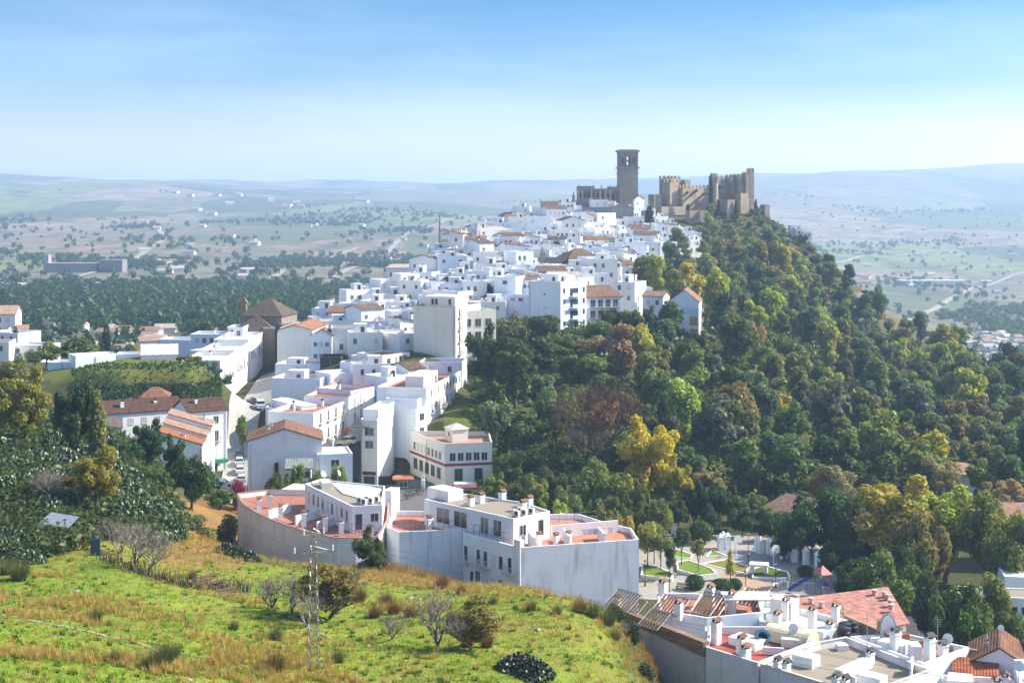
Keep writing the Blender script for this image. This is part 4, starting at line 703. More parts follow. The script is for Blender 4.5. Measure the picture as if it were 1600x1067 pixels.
for i, (x, y) in enumerate(((1245,938),(1268,943),(1284,949),(1313,957),(1367,934),(1383,937),(1387,941),(1392,950),(1393,957))):
    X, Y = RPz(x, y, -42.8); b = MB(); b.box(-.22,.22,-.22,.22,0,.5); b.box(-.3,.3,-.3,.3,.5,.58); q = loc2([(X,Y)], (rh[0].location.x, rh[0].location.y), rh[0].rotation_euler.z)[0]; b.build('vent', M['plaster'], rh[0], (.5,.36,.33), (q[0],q[1],17.1+.18+.25*(x > 1340)))
w1 = thing('parapet_wall', 'ochre brick parapet wall with a white arched panel by the red roof', 'wall', (0,0,0)); b = MB()
def wallseg(b, p, q, z0, z1, th=.3): d = (Vector(q)-Vector(p)).normalized(); nn = Vector((-d.y,d.x))*th; b.prism([tuple(p),tuple(q),tuple(Vector(q)+nn),tuple(Vector(p)+nn)], z0, z1)
p1, p2, p3, p4 = RPz(1318,960,-42.3), RPz(1373,984,-42.3), RPz(1404,988,-42.4), RPz(1542,1026,-43.4)
wallseg(b, p1, p2, -50, -42.3); wallseg(b, p3, p4, -50, -42.9); b.build('wall', M['stone'], w1, (.52,.38,.25))
b = MB(); d = (Vector(p3)-Vector(p2)); pts = []
for i in range(13): t = math.pi*i/12; pts.append((.5-.42*math.cos(t), -42.4+1.7*math.sin(t)))
n = len(b.v); prof = [(.08,-47)]+[(p[0],p[1]) for p in pts]+[(.92,-47)]
b.v += [(p2[0]+d.x*u, p2[1]+d.y*u, z) for u, z in prof]+[(p2[0]+d.x*u, p2[1]+d.y*u+.45, z) for u, z in prof]; k = len(prof); b.f.append(tuple(range(k-1,-1,-1))); b.f.append(tuple(range(k,2*k)))
for i in range(k): j=(i+1)%k; b.f.append((i,j,k+j,k+i))
b.build('arched_panel', M['plaster'], w1, (.74,.75,.79)); b = MB(); b.tube([(p2[0]+d.x*u, p2[1]+d.y*u+.1, z) for u, z in prof[1:-1]], .13, 5); b.build('arch_trim', M['stone'], w1, (.6,.5,.38))
b = MB()
for p in (p1, p2, p4): b.lathe([(.18,-42.4),(.2,-42),(.1,-41.9),(.2,-41.6),(.03,-41.2)], p[0], p[1]+.1, 8)
b.build('finial', M['stone'], w1, (.6,.48,.33))
r5 = RB('white house with tall blank wall in front of the arched parapet', [(33.5,140.9),(38.4,132.5),(44.2,137.4),(39,142)], -42.7, rc=(.5,.26,.2), parapet=.7, color=(.73,.76,.81)); block(r5, 'roof_room', [(35.6,138.6),(37.6,136.8),(39,138.2),(37,140)], 1.0, (.82,.8,.78))
for X, Y, h_ in ((37,137.2,2.3),(39.4,134.2,2.6),(41.5,137,1.1)): q, z = on(r5, [(X,Y)]); chimney(r5[0], q[0][0], q[0][1], z, h_, .8, (.12,.13,.12))
r6 = RB('white house with rust brown gable roof at the right edge of rooftops', [(43.6,135.4),(48.6,133.6),(50.6,139.4),(45.6,141.2)], -43.6, roof='gable', axis='v', rise=1.7, rc=(.24,.13,.09), color=(.76,.76,.79)); r6b = RB('low white lean-to with rust red tiles before the brown gable', [(41.6,133.2),(45,132.2),(45.8,134.8),(42.4,136)], -44.1, roof='shed', heights=(0,0,.7,.7), rc=(.38,.14,.08))
r7 = RB('big plain white box house in the bottom right corner', [(45.6,127.6),(54,126),(55,132.4),(47,133.4)], -42.9, rc=(.8,.79,.78), parapet=.25); r8 = RB('grey roofed white house right of the brown gable', [(49.4,134.6),(57,133),(58,140),(51.2,141)], -43.2, roof='shed', heights=(0,0,1,1), rc=(.25,.2,.17))
r9 = RB('white house with small deep red terrace at the bottom edge', [(38.4,127.2),(45.2,125.8),(46.2,131.4),(40,132.4)], -43.7, rc=(.42,.08,.06), parapet=.8, color=(.76,.76,.79)); r10 = RB('white house with pale roof bricks at the bottom edge of picture', [(30.8,123.7),(38,119),(44,125),(38.2,127),(36.6,128.8)], -43.5, rc=(.66,.60,.55), parapet=.6, color=(.77,.76,.78))
block(r9, 'roof_room', [(39.6,129.4),(41.8,128.8),(42.4,131),(40.4,131.6)], 1.3, (.8,.8,.8)); block(r10, 'roof_room', [(35,124.6),(38,122.4),(39.8,124.4),(37,126.4)], .9, (.8,.8,.8))
for rr, X, Y in ((r9,43.8,128.4),(r9,45,129.8),(r7,48.6,129.6),(r10,36.4,121.8),(r10,40.6,124.2),(r8,52,137)): q, z = on(rr, [(X,Y)]); chimney(rr[0], q[0][0], q[0][1], z, 1.5, .7)
railing(r9[0], lambda P: loc2(P, (r9[0].location.x, r9[0].location.y), r9[0].rotation_euler.z), [(43.5,127),(45.3,131)], r9[2]-.1, 1.0, n=5)
rk = random.Random(9)
for rr, Ps in ((r1,[(19.5,142.8),(26.4,142.6),(28.2,139.6)]),(r2,[(26.2,137.0),(31.6,138.4),(36.6,130.6),(30.6,126.4)]),(r4,[(29.6,150.2),(33.6,144.6),(27.2,146.4)]),(r5,[(36.4,140.6),(40.6,139.6),(38.6,135.6)]),(r9,[(41,130.6),(44.8,130.6)]),(r10,[(33.4,124),(37.6,120.6),(41.6,125.4)]),(r7,[(47.6,131.8),(51,130)]),(r8,[(53,138)])):
    for X, Y in Ps:
        a_ = rk.uniform(0,3.1); l_ = rk.uniform(.9,2.1); X2, Y2 = X+l_*math.cos(a_), Y+l_*math.sin(a_); q, z = on(rr, [(X,Y),(X2,Y2)]); d_ = Vector(q[1])-Vector(q[0]); n_ = Vector((-d_.y,d_.x)).normalized()*rk.choice([.1,.1,.5]); b = MB(); b.prism([tuple(Vector(q[0])-n_),tuple(Vector(q[1])-n_),tuple(Vector(q[1])+n_),tuple(Vector(q[0])+n_)], z, z+rk.uniform(.5,1.4)); b.build('roof_wall', M['plaster'], rr[0], rk.choice([(.8,.8,.8),(.74,.75,.8),(.78,.74,.7)]))
b = MB(); Lv = 4.8; n = 12
for i in range(n+1):
    t = math.pi*i/n
    for x in (0, Lv): b.v.append((x, -1.5*math.cos(t), 1.35*math.sin(t)))
for i in range(n): b.f.append((2*i,2*i+2,2*i+3,2*i+1))
b.f.append(tuple(range(0,2*n+2,2))); b.f.append(tuple(range(2*n+1,0,-2))); X, Y = RPz(1192,992,-43.2); tag(b.build('vault_cover', M['terrace'], None, (.80,.70,.48), (X+.6,Y,-43.3)), 'cream barrel vault cover on the white rooftops', 'roof cover').rotation_euler.z = R(-38)
def slats(x, y, Z, Wd, Ln, rz, lab):
    t_ = thing('slatted_panel', lab, 'slatted panel', (*RPz(x, y, Z), Z), rz, 'slatted brown panels on the rooftops'); b = MB(); ti = .55
    P_ = lambda u, v: (u, v*math.cos(ti), 1.7-v*math.sin(ti)+0*u)
    for u0 in (0, Wd-.08): b.tube([P_(u0, 0), P_(u0, Ln)], .05, 4)
    for v0 in (0, Ln): b.tube([P_(0, v0), P_(Wd, v0)], .05, 4)
    for u0 in (0, Wd-.08): b.tube([(u0,0,0),P_(u0,0)], .05, 4)
    b.build('frame', M['metal'], t_, (.55,.5,.45)); k = int(Wd/.42); b = MB()
    for i in range(k): u0 = .12+i*(Wd-.2)/k; p, q = P_(u0, .06), P_(u0+.2, Ln-.06); b.v += [(p[0],p[1],p[2]),(p[0]+.2,p[1],p[2]),(q[0],q[1],q[2]),(q[0]-.2,q[1],q[2])]; n = len(b.v)-4; b.f.append((n,n+1,n+2,n+3)); b.v += [(v[0],v[1],v[2]-.06) for v in b.v[n:n+4]]; b.f.append((n+7,n+6,n+5,n+4)); b.f += [(n,n+4,n+5,n+1),(n+1,n+5,n+6,n+2),(n+2,n+6,n+7,n+3),(n+3,n+7,n+4,n)]
    b.build('slats', M['wood'], t_, (.30,.20,.13)).name = 'slat_field'
for i, (x, y, W_d, Ln) in enumerate(((1003,955,3.6,2.6),(1048,985,2.7,2.4),(1012,965,2.7,2.4),(1078,962,3.4,2.6),(1128,960,2.4,2.6),(1142,957,3.4,2.8),(1196,948,2.4,2.4))):
    slats(x, y, -42.3 if i not in (1,2) else -42.9, W_d, Ln, R(180-50+i*2), ['slatted brown panel furthest left against the blank white wall','slatted panel nearest the camera along the brick topped wall','slatted panel behind the first along the brick topped wall','slatted brown panel beside the round shrubs','narrow slatted panel beside the white chimney','wide slatted panel left of the white canopy','slatted panel right of the white canopy'][i])
b = MB(); b.box(-2.4,2.4,-1.5,1.5,1.5,1.62)
for x in (-2.3,2.3):
    for y in (-1.4,1.4): b.box(x-.05,x+.05,y-.05,y+.05,0,1.5)
tag(b.build('roof_canopy', M['paint'], None, (.82,.8,.78), (*RPz(1165,948,-41.9),-42.3)), 'flat white canopy on thin posts between slatted panels', 'canopy')
for i, (x, y, c) in enumerate(((1320,987,(.02,.025,.03)),(1318,994,(.02,.025,.035)),(1330,985,(.02,.02,.025)))):
    b = MB(); b.lathe([(.0,0),(.62,0),(.66,.1),(.64,.5),(.68,.55),(.64,.6),(.62,.95),(.25,1.1),(.0,1.12)], 0, 0, 16); tag(b.build('water_tank', M['paint'], None, c, (*RPz(x, y, -43.0),-43.05+(0 if i else 0))), ['rear left black water tank between white chimneys','front black water tank between white chimneys','rear right black water tank beside the ochre parapet'][i], 'water tank', 'black water tanks on the white terrace')
def dish(X, Y, Z, r_, lab, az=-20):
    r_ *= .8
    t_ = thing('satellite_dish', lab, 'satellite dish', (X,Y,Z), R(az), 'satellite dishes on the roofs'); b = MB(); k = 16; n = 0; b.v.append((0,0,0))
    for j in range(1,4):
        for i in range(k): t = 2*math.pi*i/k; q = j/3; b.v.append((r_*q*math.cos(t), -.28*r_*q*q, r_*q*math.sin(t)))
    for i in range(k): b.f.append((0,1+i,1+(i+1)%k))
    for j in range(2):
        for i in range(k): b.f.append((1+j*k+i,1+j*k+(i+1)%k,1+(j+1)*k+(i+1)%k,1+(j+1)*k+i))
    nv = len(b.v); b.v += [(v[0],v[1]+.05,v[2]) for v in b.v[:nv]]; b.f += [tuple(i+nv for i in f[::-1]) for f in b.f]; d_ = b.build('reflector', M['paint'], t_, (.74,.75,.76), (0,0,.9+r_)); d_.rotation_euler.x = R(-22)
    b = MB(); b.tube([(0,.12,0),(0,.12,.9+r_)], .045, 5); b.tube([(0,.1,.9),(0,-.75*r_,.9+r_*.9)], .02, 4); b.build('mast', M['metal'], t_, (.35,.35,.36))
for x, y, Z, r_, lab in ((1123,948,-42.4,.55,'grey satellite dish between the slatted panels'),(1240,1003,-43.2,.6,'satellite dish at the corner of the gravel roof'),(1481,1020,-43.4,.62,'large white satellite dish beside the rust brown gable'),(1564,1000,-41.9,.38,'small white dish high on the brown ridge roof'),(1592,1064,-43,.6,'pale dish in the bottom right corner')): dish(*RPz(x, y, Z), Z, r_, lab)
dish(-28.6,216,-42.2,.6,'white dish at the rear of the gravel upper roof',30); dish(-26.4,216.4,-42.2,.6,'white dish turned edge on behind the gravel upper roof',80)
for x, y, Z, h_, lab in ((1355,1030,-42.9,4.5,'tall aerial mast on the gravel roof'),(1234,1000,-42.9,4,'thin aerial mast beside the vault cover'),(1465,1015,-42.5,3,'thin aerial by the blank white wall'),(1250,1000,-43,3.4,'thin aerial behind the gravel roof')):
    t_ = thing('roof_aerial', lab, 'aerial', (*RPz(x, y, Z), Z), 0, 'aerials on the roofs'); b = MB(); b.tube([(0,0,0),(0,0,h_)], .03, 4); b.build('mast', M['metal'], t_, (.4,.4,.4)); b = MB()
    for i in range(4): b.tube([(-.5+.07*i,0,h_-.1-.22*i),(.5-.07*i,0,h_-.1-.22*i)], .014, 3)
    b.build('aerial_head', M['metal'], t_, (.45,.45,.45))
b = MB(); b.lathe([(.75,0),(.8,.05),(.8,.35),(.75,.42),(.5,.42),(.45,.35),(.45,.05),(.5,0)], 0, 0, 18); tag(b.build('paddling_ring', M['paint'], None, (.05,.14,.2), (*RPz(1191,1004,-43.1),-42.6)), 'dark teal round tub lying on the rooftop edge', 'tub').rotation_euler.x = R(50)
b = MB(); b.box(-1.1,1.1,-.55,.55,0,.8); b.box(-.95,-.5,-.56,.56,.2,.6); X, Y = RPz(1393,985,-42.5); tag(b.build('brick_barbecue', M['stone'], None, (.35,.16,.1), (X,Y-2,-42.9)), 'small brick barbecue in front of the arched panel', 'barbecue')
# ---------------------------------------------------------------- vegetation
RS = np.random.RandomState(5)
def dirs(n): v = RS.normal(size=(n, 3)); return v/np.linalg.norm(v, axis=1, keepdims=True)
def leaves(lobes, n, size, asp=.55, inner=.55, flatz=1.0):
    "quads scattered through the outer part of every lobe"
    lobes = np.array(lobes, float); pr = lobes[:, 3]**2; pr /= pr.sum(); k = RS.choice(len(lobes), n, p=pr); d = dirs(n); c = lobes[k]
    rad = c[:, 3]*(inner+(1.1-inner)*RS.rand(n)**.7); p = c[:, :3]+d*rad[:, None]*np.array([1, 1, flatz])
    nrm = d+RS.normal(size=(n, 3))*.55+np.array([0, 0, .25]); nrm /= np.linalg.norm(nrm, axis=1, keepdims=True)
    t = np.cross(nrm, dirs(n)); t /= np.linalg.norm(t, axis=1, keepdims=True)+1e-9; b = np.cross(nrm, t); s = size*(.55+.9*RS.rand(n))[:, None]
    return np.stack([p-t*s, p-b*s*asp+nrm*s*.12, p+t*s, p+b*s*asp+nrm*s*.12], 1).reshape(-1, 3)
def lobes_in(n, c, r, lr, shape='ell'):
    out = []
    for i in range(n):
        d = dirs(1)[0]*(RS.rand()**.45); f = 1.0
        if shape == 'cone': z = RS.rand(); f = 1.05-z; d = np.array([d[0]*f, d[1]*f, z*2-1])
        out.append((c[0]+d[0]*r[0], c[1]+d[1]*r[1], c[2]+d[2]*r[2], RS.uniform(*lr)*(f if shape == 'cone' else 1)))
    return out
def trunk_mesh(h, r, lob, k=5, lean=.3):
    b = MB(); top = (RS.uniform(-lean, lean), RS.uniform(-lean, lean), h); b.tube([(0,0,-1.2),(top[0]*.4,top[1]*.4,h*.5),top], [r*1.25, r*.85, r*.55], 7)
    for l in lob[:k]: b.tube([(top[0]*.6,top[1]*.6,h*RS.uniform(.55,.95)), (l[0]*.55,l[1]*.55,h*.4+l[2]*.6), (l[0],l[1],l[2])], [r*.5, r*.3, r*.1], 5)
    return b.mesh('trunk', M['bark'])
PROTO = {}
def proto(key, H, W, lob, n, size, tr, **kw):
    PROTO.setdefault(key, []).append((H, W, np_mesh('crown', leaves(lob, n, size, **kw), 4, M['leaf']), trunk_mesh(tr[0], tr[1], lob)))
for i in range(4):
    proto('tall', 13.5, 8.2, lobes_in(20, (0,0,8.2), (2.9,2.9,4.6), (.9,1.7)), 3000, .40, (7, .28))
    proto('round', 8.5, 8.0, lobes_in(16, (0,0,5.2), (2.7,2.7,2.1), (1.0,1.6)), 2600, .34, (3.4, .25))
for i in range(2):
    proto('bigtall', 14, 10.5, lobes_in(34, (0,0,8.4), (4.3,4.3,5.0), (.8,1.5)), 9000, .27, (7, .35))
    proto('biground', 8.5, 10, lobes_in(30, (0,0,4.7), (3.9,3.9,2.6), (.8,1.5)), 8500, .24, (3, .3))
    proto('small', 5.5, 4.2, lobes_in(12, (0,0,3.7), (1.4,1.4,1.2), (.5,.85)), 2200, .15, (2.4, .10))
    proto('cypress', 10, 2.0, [(RS.uniform(-.2,.2),RS.uniform(-.2,.2),z,.95*(1-(abs(z-4)/6.6)**2)+.1) for z in np.linspace(.9,9.4,16)], 2200, .22, (2, .14), inner=.7)
    proto('shrub', 2.4, 3.4, lobes_in(10, (0,0,1.0), (1.2,1.2,.6), (.5,.8)), 1100, .17, (.6, .06))
    proto('wispy', 10, 6, lobes_in(26, (0,0,6), (2.3,2.3,3.6), (.5,1.0)), 2600, .22, (6, .16), inner=.3)
proto('ball', 2.6, 3.6, [(0,0,1.35,1.35),(.35,.1,1.25,1.3),(-.35,-.1,1.3,1.3),(0,.3,1.45,1.2)], 3400, .12, (.6,.1), inner=.85, flatz=.85)
proto('conifer', 6, 3.6, [(RS.uniform(-1,1)*(1-z/6.2)*1.1,RS.uniform(-1,1)*(1-z/6.2)*1.1,z,.28+.5*(1-z/6)) for z in np.linspace(1.5,5.7,18)], 1300, .16, (5.6,.09), inner=.2)
def bare_mesh(H, W, seed, fine=4):
    r = random.Random(seed); b = MB()
    def grow(p, d, L, rad, lev):
        q = p+d*L; m = p+d*L*.5+Vector((r.uniform(-1,1),r.uniform(-1,1),r.uniform(-1,1)))*L*.07; b.tube([p, m, q], [rad, rad*.8, rad*.6], 5 if lev < 2 else 3)
        if lev >= fine+1: return
        for i in range(r.choice([3,3,4]) if lev else 5):
            t = r.uniform(.45, 1) if lev else r.uniform(.7, 1); a = Vector((r.uniform(-1,1), r.uniform(-1,1), r.uniform(-.1,.9))); nd = (d*.75+a*(.85 if lev else 1.5)).normalized(); grow(p+d*L*t, nd, (H*r.uniform(.24,.36) if lev == 0 else L*r.uniform(.6,.82)), rad*.55, lev+1)
    grow(Vector((0,0,-.4)), Vector((r.uniform(-.1,.1),0,1)).normalized(), H*.17, H*.026, 0); return b.mesh('branches', M['bark'])
BARE = [bare_mesh(4, 4, s) for s in (1, 2, 3)]+[bare_mesh(11, 5, 7, 5)]
def pads(n, rad, h, size):
    out = []; k = 8
    for i in range(n):
        a = RS.rand()*6.283; q = RS.rand()**.6; z = h*(1-q*q)*(RS.rand()**.5)+.1; p = np.array([rad*q*math.cos(a), rad*q*math.sin(a), z]); nn = dirs(1)[0]*np.array([1,1,.45]); nn /= np.linalg.norm(nn); t = np.cross(nn, [0,0,1.]); t /= np.linalg.norm(t)+1e-9; u = np.cross(t, nn); s = size*RS.uniform(.7,1.25)
        ring = [p+(t*math.cos(j*6.283/k)*.62+u*math.sin(j*6.283/k))*s for j in range(k)]; f, b_ = p+nn*s*.13, p-nn*s*.13
        for j in range(k): out += [ring[j], ring[(j+1)%k], f, ring[(j+1)%k], ring[j], b_]
    return np.array(out)
CACT = [np_mesh('pads', pads(620, 2.6, 2.6, .24), 3, M['cactus']) for i in range(3)]
def blades(n, rad, L, wd, up=.7):
    out = []
    for i in range(n):
        a = RS.rand()*6.283; r0 = rad*RS.rand()**.5; c = np.array([r0*math.cos(a), r0*math.sin(a), 0]); d = dirs(1)[0]; d[2] = abs(d[2])+up; d /= np.linalg.norm(d); t = np.cross(d, [0,0,1.]); t /= np.linalg.norm(t)+1e-9; l = L*RS.uniform(.6,1.2); out += [c-t*wd, c+t*wd, c+d*l]
    return np.array(out)
AGAVE = np_mesh('blades', np.concatenate([blades(60, .5, 1.5, .12, .25)+np.array([RS.uniform(-2,2),RS.uniform(-2,2),RS.uniform(0,1.2)]) for i in range(9)]), 3, M['cactus'])
ATREE = []
def tree(kind, x, D, ytop=None, wpx=None, col=(.08,.1,.03), label=None, name=None, cat='tree', h=None, group=None, trunkc=(.16,.125,.095), auto=None, zbase=None, dense=None):
    X, Y, Z = gp(x, D); Z = zbase if zbase is not None else Z
    H_, W_0, cm, tm = random.choice(PROTO[kind]); h = h if h is not None else pz(ytop, D)-Z
    sz = max(.15, h/H_); sx = (wpx/F*D/W_0) if wpx else sz
    sx = min(max(sx, sz*.45), sz*2.4)
    r = thing(name or {'cypress':'cypress_tree','shrub':'shrub','ball':'round_shrub','conifer':'conifer_tree'}.get(kind,'leafy_tree'), label, cat, (X,Y,Z-.1), random.uniform(0,6.28), group); r.scale = (sx, sx, sz)
    link(tm, 'trunk', r, trunkc); link(cm, 'crown' if kind not in ('shrub','ball') else 'foliage', r, col)
    if auto: ATREE.append((r, auto, topix(X, Y, Z+h*.7)))
    return r
random.seed(21)
G = dict(dark=(.062,.10,.042), green=(.105,.15,.05), olive=(.19,.20,.065), yell=(.37,.35,.075), gold=(.42,.34,.05), brown=(.30,.25,.13), grey=(.12,.165,.10), lime=(.21,.26,.06), deep=(.04,.09,.03))
T_ = tree
# left hand slope
T_('bigtall',40,212,567,100,(.25,.235,.045),'yellow olive eucalyptus at the left edge of the picture'); T_('bigtall',118,204,578,70,G['dark'],'dark green tall tree beside the yellow olive eucalyptus'); T_('cypress',152,204,603,26,G['olive'],'narrow pointed olive green tree over the cactus slope'); T_('bigtall',150,172,690,82,(.27,.24,.05),'yellowish autumn tree above the grey roofed shed')
T_('tall',8,225,600,70,G['olive'],'dull olive tree cut by the left edge of the picture'); T_('wispy',112,178,735,42,(.2,.14,.06),'thin rusty tree left of the yellowish autumn tree')
T_('bigtall',232,240,650,70,G['deep'],'dark green bushy tree in front of the row houses'); T_('biground',205,232,688,50,G['deep'],'small dark tree left of the bushy dark tree'); T_('bigtall',272,236,672,44,(.06,.11,.03),'dark tree touching the orange row house roof'); T_('biground',300,226,706,82,(.05,.10,.028),'broad dark green tree beside the parked cars at the street'); T_('biground',225,212,726,60,(.085,.15,.035),'mid green rounded tree on the cactus slope'); T_('biground',252,216,735,46,(.08,.14,.032),'green rounded tree above the brown earth bank'); T_('biground',182,222,682,50,G['dark'],'dark rounded tree left on the cactus slope')
T_('biground',345,238,762,60,(.10,.17,.03),'bright green bush on top of the brown earth bank',name='bush',cat='bush'); T_('shrub',325,208,820,50,G['olive'],'olive scrub on the brown earth bank by the curved wall',cat='shrub'); T_('shrub',300,205,800,46,G['green'],'green scrub halfway down the brown earth bank',cat='shrub'); T_('shrub',350,212,812,50,(.09,.08,.03),'brownish scrub against the curved wall foot',cat='shrub'); T_('shrub',360,222,795,40,G['olive'],'scrub at the left end of the curved wall',cat='shrub'); T_('shrub',280,196,815,40,(.11,.1,.04),'dry scrub at the top of the straw coloured bank',cat='shrub')
for i,(x,D,yt,wp,c,lab) in enumerate(((110,345,524,80,'green','large green tree behind the long white shed'),(72,352,532,50,'lime','light green tree by the low left wall house'),(135,352,530,50,'olive','olive tree behind the long white shed'),(55,360,545,46,'green','green tree below the left edge houses'),(20,300,552,60,'olive','olive tree below the white low house at left edge'),(320,440,497,46,'grey','pale grey green tree left of the church'),(212,380,533,22,'yell','small yellow tree behind the white barn'),(300,330,552,36,'olive','olive bush on the right end of the grassy bank'),(282,324,556,26,'dark','dark bush on the right end of the grassy bank'))): T_('round',x,D,yt,wp,G[c],lab)
T_('shrub',265,316,566,40,(.16,.05,.09),'purple flowering bougainvillea on the grassy bank',name='bougainvillea',cat='bush')
for x,D,yt,lab in ((136,430,512,'tall cypress left of five behind the white shed'),(145,432,526,'second cypress behind the white shed'),(157,436,525,'third cypress, beside the tallest one'),(166,440,503,'tallest cypress behind the white shed'),(170,425,531,'shortest cypress just right of the tallest'),(24,408,507,'cypress between the left edge houses')): T_('cypress',x,D,yt,None,(.03,.05,.025),lab,group='cypresses behind the white shed')
for i,(x,y) in enumerate(((308,575),(322,582),(336,578),(318,596),(335,597),(345,590),(300,588),(328,568))): X,Y,Z = gp(x, 322+i%3*3); tag(link(AGAVE,'agave',None,(.10,.16,.14),(X,Y,pz(y+12,Y)),i*1.3,1.1),f'{["first","second","third","fourth","fifth","sixth","seventh","eighth"][i]} blue grey agave from the purple bougainvillea on the bank','agave','agaves on the bank end')
# ivy over the face of the grassy bank
V = []
for i in range(15000):
    x = RS.uniform(112, 352); D = RS.uniform(296, 321); X, Y, Z = gp(x, D)
    if Z > -38.6 and RS.rand() < .93 or x > 345: continue
    V.append((X, Y, Z+.1+RS.rand()*.3, .5))
V = np.array(V); k = np.repeat(V, 2, 0); P_ = k[:, :3]; n_ = len(P_); nn = dirs(n_)*.7+np.array([0,-.8,.5]); nn /= np.linalg.norm(nn,axis=1,keepdims=True); t_ = np.cross(nn, dirs(n_)); t_ /= np.linalg.norm(t_,axis=1,keepdims=True); b_ = np.cross(nn,t_); P_ = P_+dirs(n_)*.3; s_ = .3
iv = link(np_mesh('ivy', np.stack([P_-t_*s_,P_-b_*s_*.7,P_+t_*s_,P_+b_*s_*.7],1).reshape(-1,3), 4, M['leaf']), 'ivy', None, (.04,.085,.026)); tag(iv,'dark green ivy covering the steep face of the grassy bank','ivy',None,'stuff')
# prickly pears on the left slope and in the grass
cn = 0
def cactus(x, D, s, lab, col=(.075,.115,.05)):
    X, Y, Z = gp(x, D); r = thing('prickly_pear', lab, 'cactus', (X,Y,Z-.2), RS.rand()*6, 'prickly pear clumps on the slope'); r.scale = (s,s,s*RS.uniform(.6,.95)); link(CACT[RS.randint(3)], 'pads', r, col); return r
CA = []
for x,D,s in ((10,175,1.2),(35,178,1.3),(62,182,1.3),(90,186,1.3),(118,190,1.2),(20,190,1.5),(55,196,1.5),(95,200,1.5),(140,198,1.4),(170,200,1.5),(75,168,1.2),(105,172,1.2),(175,184,1.3),(200,190,1.4),(225,196,1.4),(245,196,1.3),(190,172,1.2),(210,175,1.3),(232,178,1.4),(250,182,1.3),(268,186,1.2),(200,210,1.4),(160,214,1.5),(125,214,1.4),(5,205,1.5),(85,215,1.5),(215,165,1.1),(240,168,1.1),(260,172,1.0),(5,152,1.0),(25,150,.9),(45,148,.8),(15,156,1.1),(60,158,1.0),(190,205,1.3),(30,230,1.6),(70,235,1.6),(150,235,1.6)): r = cactus(x, D, s, None); CA.append((r, 'grey green prickly pear clump', topix(r.location.x, r.location.y, r.location.z+1.5)))
cactus(812,hit(812,1046)[1],.85,'large dark prickly pear clump alone in the right grass',(.03,.05,.03)); cactus(828,hit(828,1054)[1],.75,'smaller dark prickly pear joined to the large grass clump',(.03,.045,.028))
# trees round the white block and the square
T_('bigtall',579,181,817,64,(.10,.125,.045),'dark olive tree standing against the white block wall',zbase=-49.5); T_('biground',431,240,735,46,(.11,.14,.05),'grey green tree behind the red terrace'); T_('biground',463,246,722,32,(.15,.21,.04),'light green tree under the low annex'); T_('biground',497,246,732,40,(.14,.19,.04),'middle light green tree before the annex'); T_('biground',525,247,722,50,(.22,.26,.045),'yellow green tree in front of the square'); T_('tall',379,296,648,22,(.2,.26,.05),'slim light green street tree left of the gable house'); T_('shrub',372,250,705,16,(.3,.03,.12),'pink bougainvillea on the gable house corner',name='bougainvillea',cat='bush',h=6)
T_('bigtall',777,268,735,42,(.22,.25,.045),'yellow green tree right of the cream corner building'); T_('ball',735,255,766,24,G['deep'],'clipped dark round tree behind the porch roof',zbase=-58,h=5)
FR = [(798,282,700,60,'green'),(812,262,738,54,'green'),(838,258,735,50,'lime'),(862,264,722,50,'green'),(884,246,752,50,'olive'),(905,238,765,52,'olive'),(878,232,778,44,'yell'),(925,232,775,50,'green'),(950,226,790,48,'olive'),(972,222,800,44,'yell'),(990,252,742,56,'green'),(965,250,752,50,'olive'),(935,262,712,92,'lime'),(975,262,735,60,'yell'),(1052,258,765,60,'dark'),(1030,252,775,50,'olive'),(1085,262,748,46,'deep'),(1102,262,742,40,'deep'),(1125,264,750,44,'dark'),(1150,262,770,50,'green'),(1175,268,765,50,'olive'),(1200,264,790,60,'green'),(1235,262,800,70,'dark'),(1170,285,725,60,'green'),(1105,280,722,66,'brown'),(1300,280,722,95,'brown'),(1205,284,740,40,'dark'),(1380,300,688,62,'green'),(1468,282,703,84,'brown'),(1568,270,742,90,'brown'),(1290,246,757,118,'deep'),(1252,240,790,80,'deep'),(1335,238,775,90,'dark'),(1405,228,735,170,'yell'),(1478,226,748,140,'yell'),(1548,222,765,130,'olive'),(1592,212,795,110,'olive'),(1440,215,790,100,'olive'),(1385,200,855,130,'green'),(1340,210,868,90,'deep'),(1500,182,905,120,'green'),(1452,190,890,80,'dark'),(1585,172,950,90,'green'),(1545,188,890,90,'olive'),(1420,208,850,80,'dark'),(1225,240,830,50,'deep'),(1310,225,840,80,'deep')]
CN = dict(dark='dark green', green='green', olive='olive green', yell='yellow green', gold='golden yellow', brown='rusty brown', grey='grey green', lime='bright green', deep='blackish green')
for x,D,yt,wp,c in FR: T_('bigtall' if (yt < 770 and wp < 80 or c in ('yell','brown') and x > 1350) else 'biground', x, D, yt, wp, tuple(v*random.uniform(.85,1.15) for v in G[c]), auto=f'{CN[c]} tree')
T_('bigtall',1012,272,642,118,(.50,.40,.05),'big golden yellow tree in front of the wood'); T_('bigtall',1060,266,705,60,(.38,.33,.05),'lower yellow tree touching the big golden tree')
X,Y,Z = gp(940,290); r = thing('bare_tree','tall reddish bare tree left of the big golden tree','tree',(X,Y,Z)); h_ = (pz(612,290)-Z)/7.2; r.scale = (h_,h_,h_); link(BARE[3],'branches',r,(.20,.11,.075)); link(PROTO['wispy'][0][2],'foliage',r,(.34,.19,.10)).scale = (.62,.62,.72)
X,Y,Z = gp(905,286); r = thing('bare_tree','smaller grey bare tree beside the reddish bare tree','tree',(X,Y,Z),2); r.scale = (1.3,1.3,1.2); link(BARE[3],'branches',r,(.22,.19,.16))
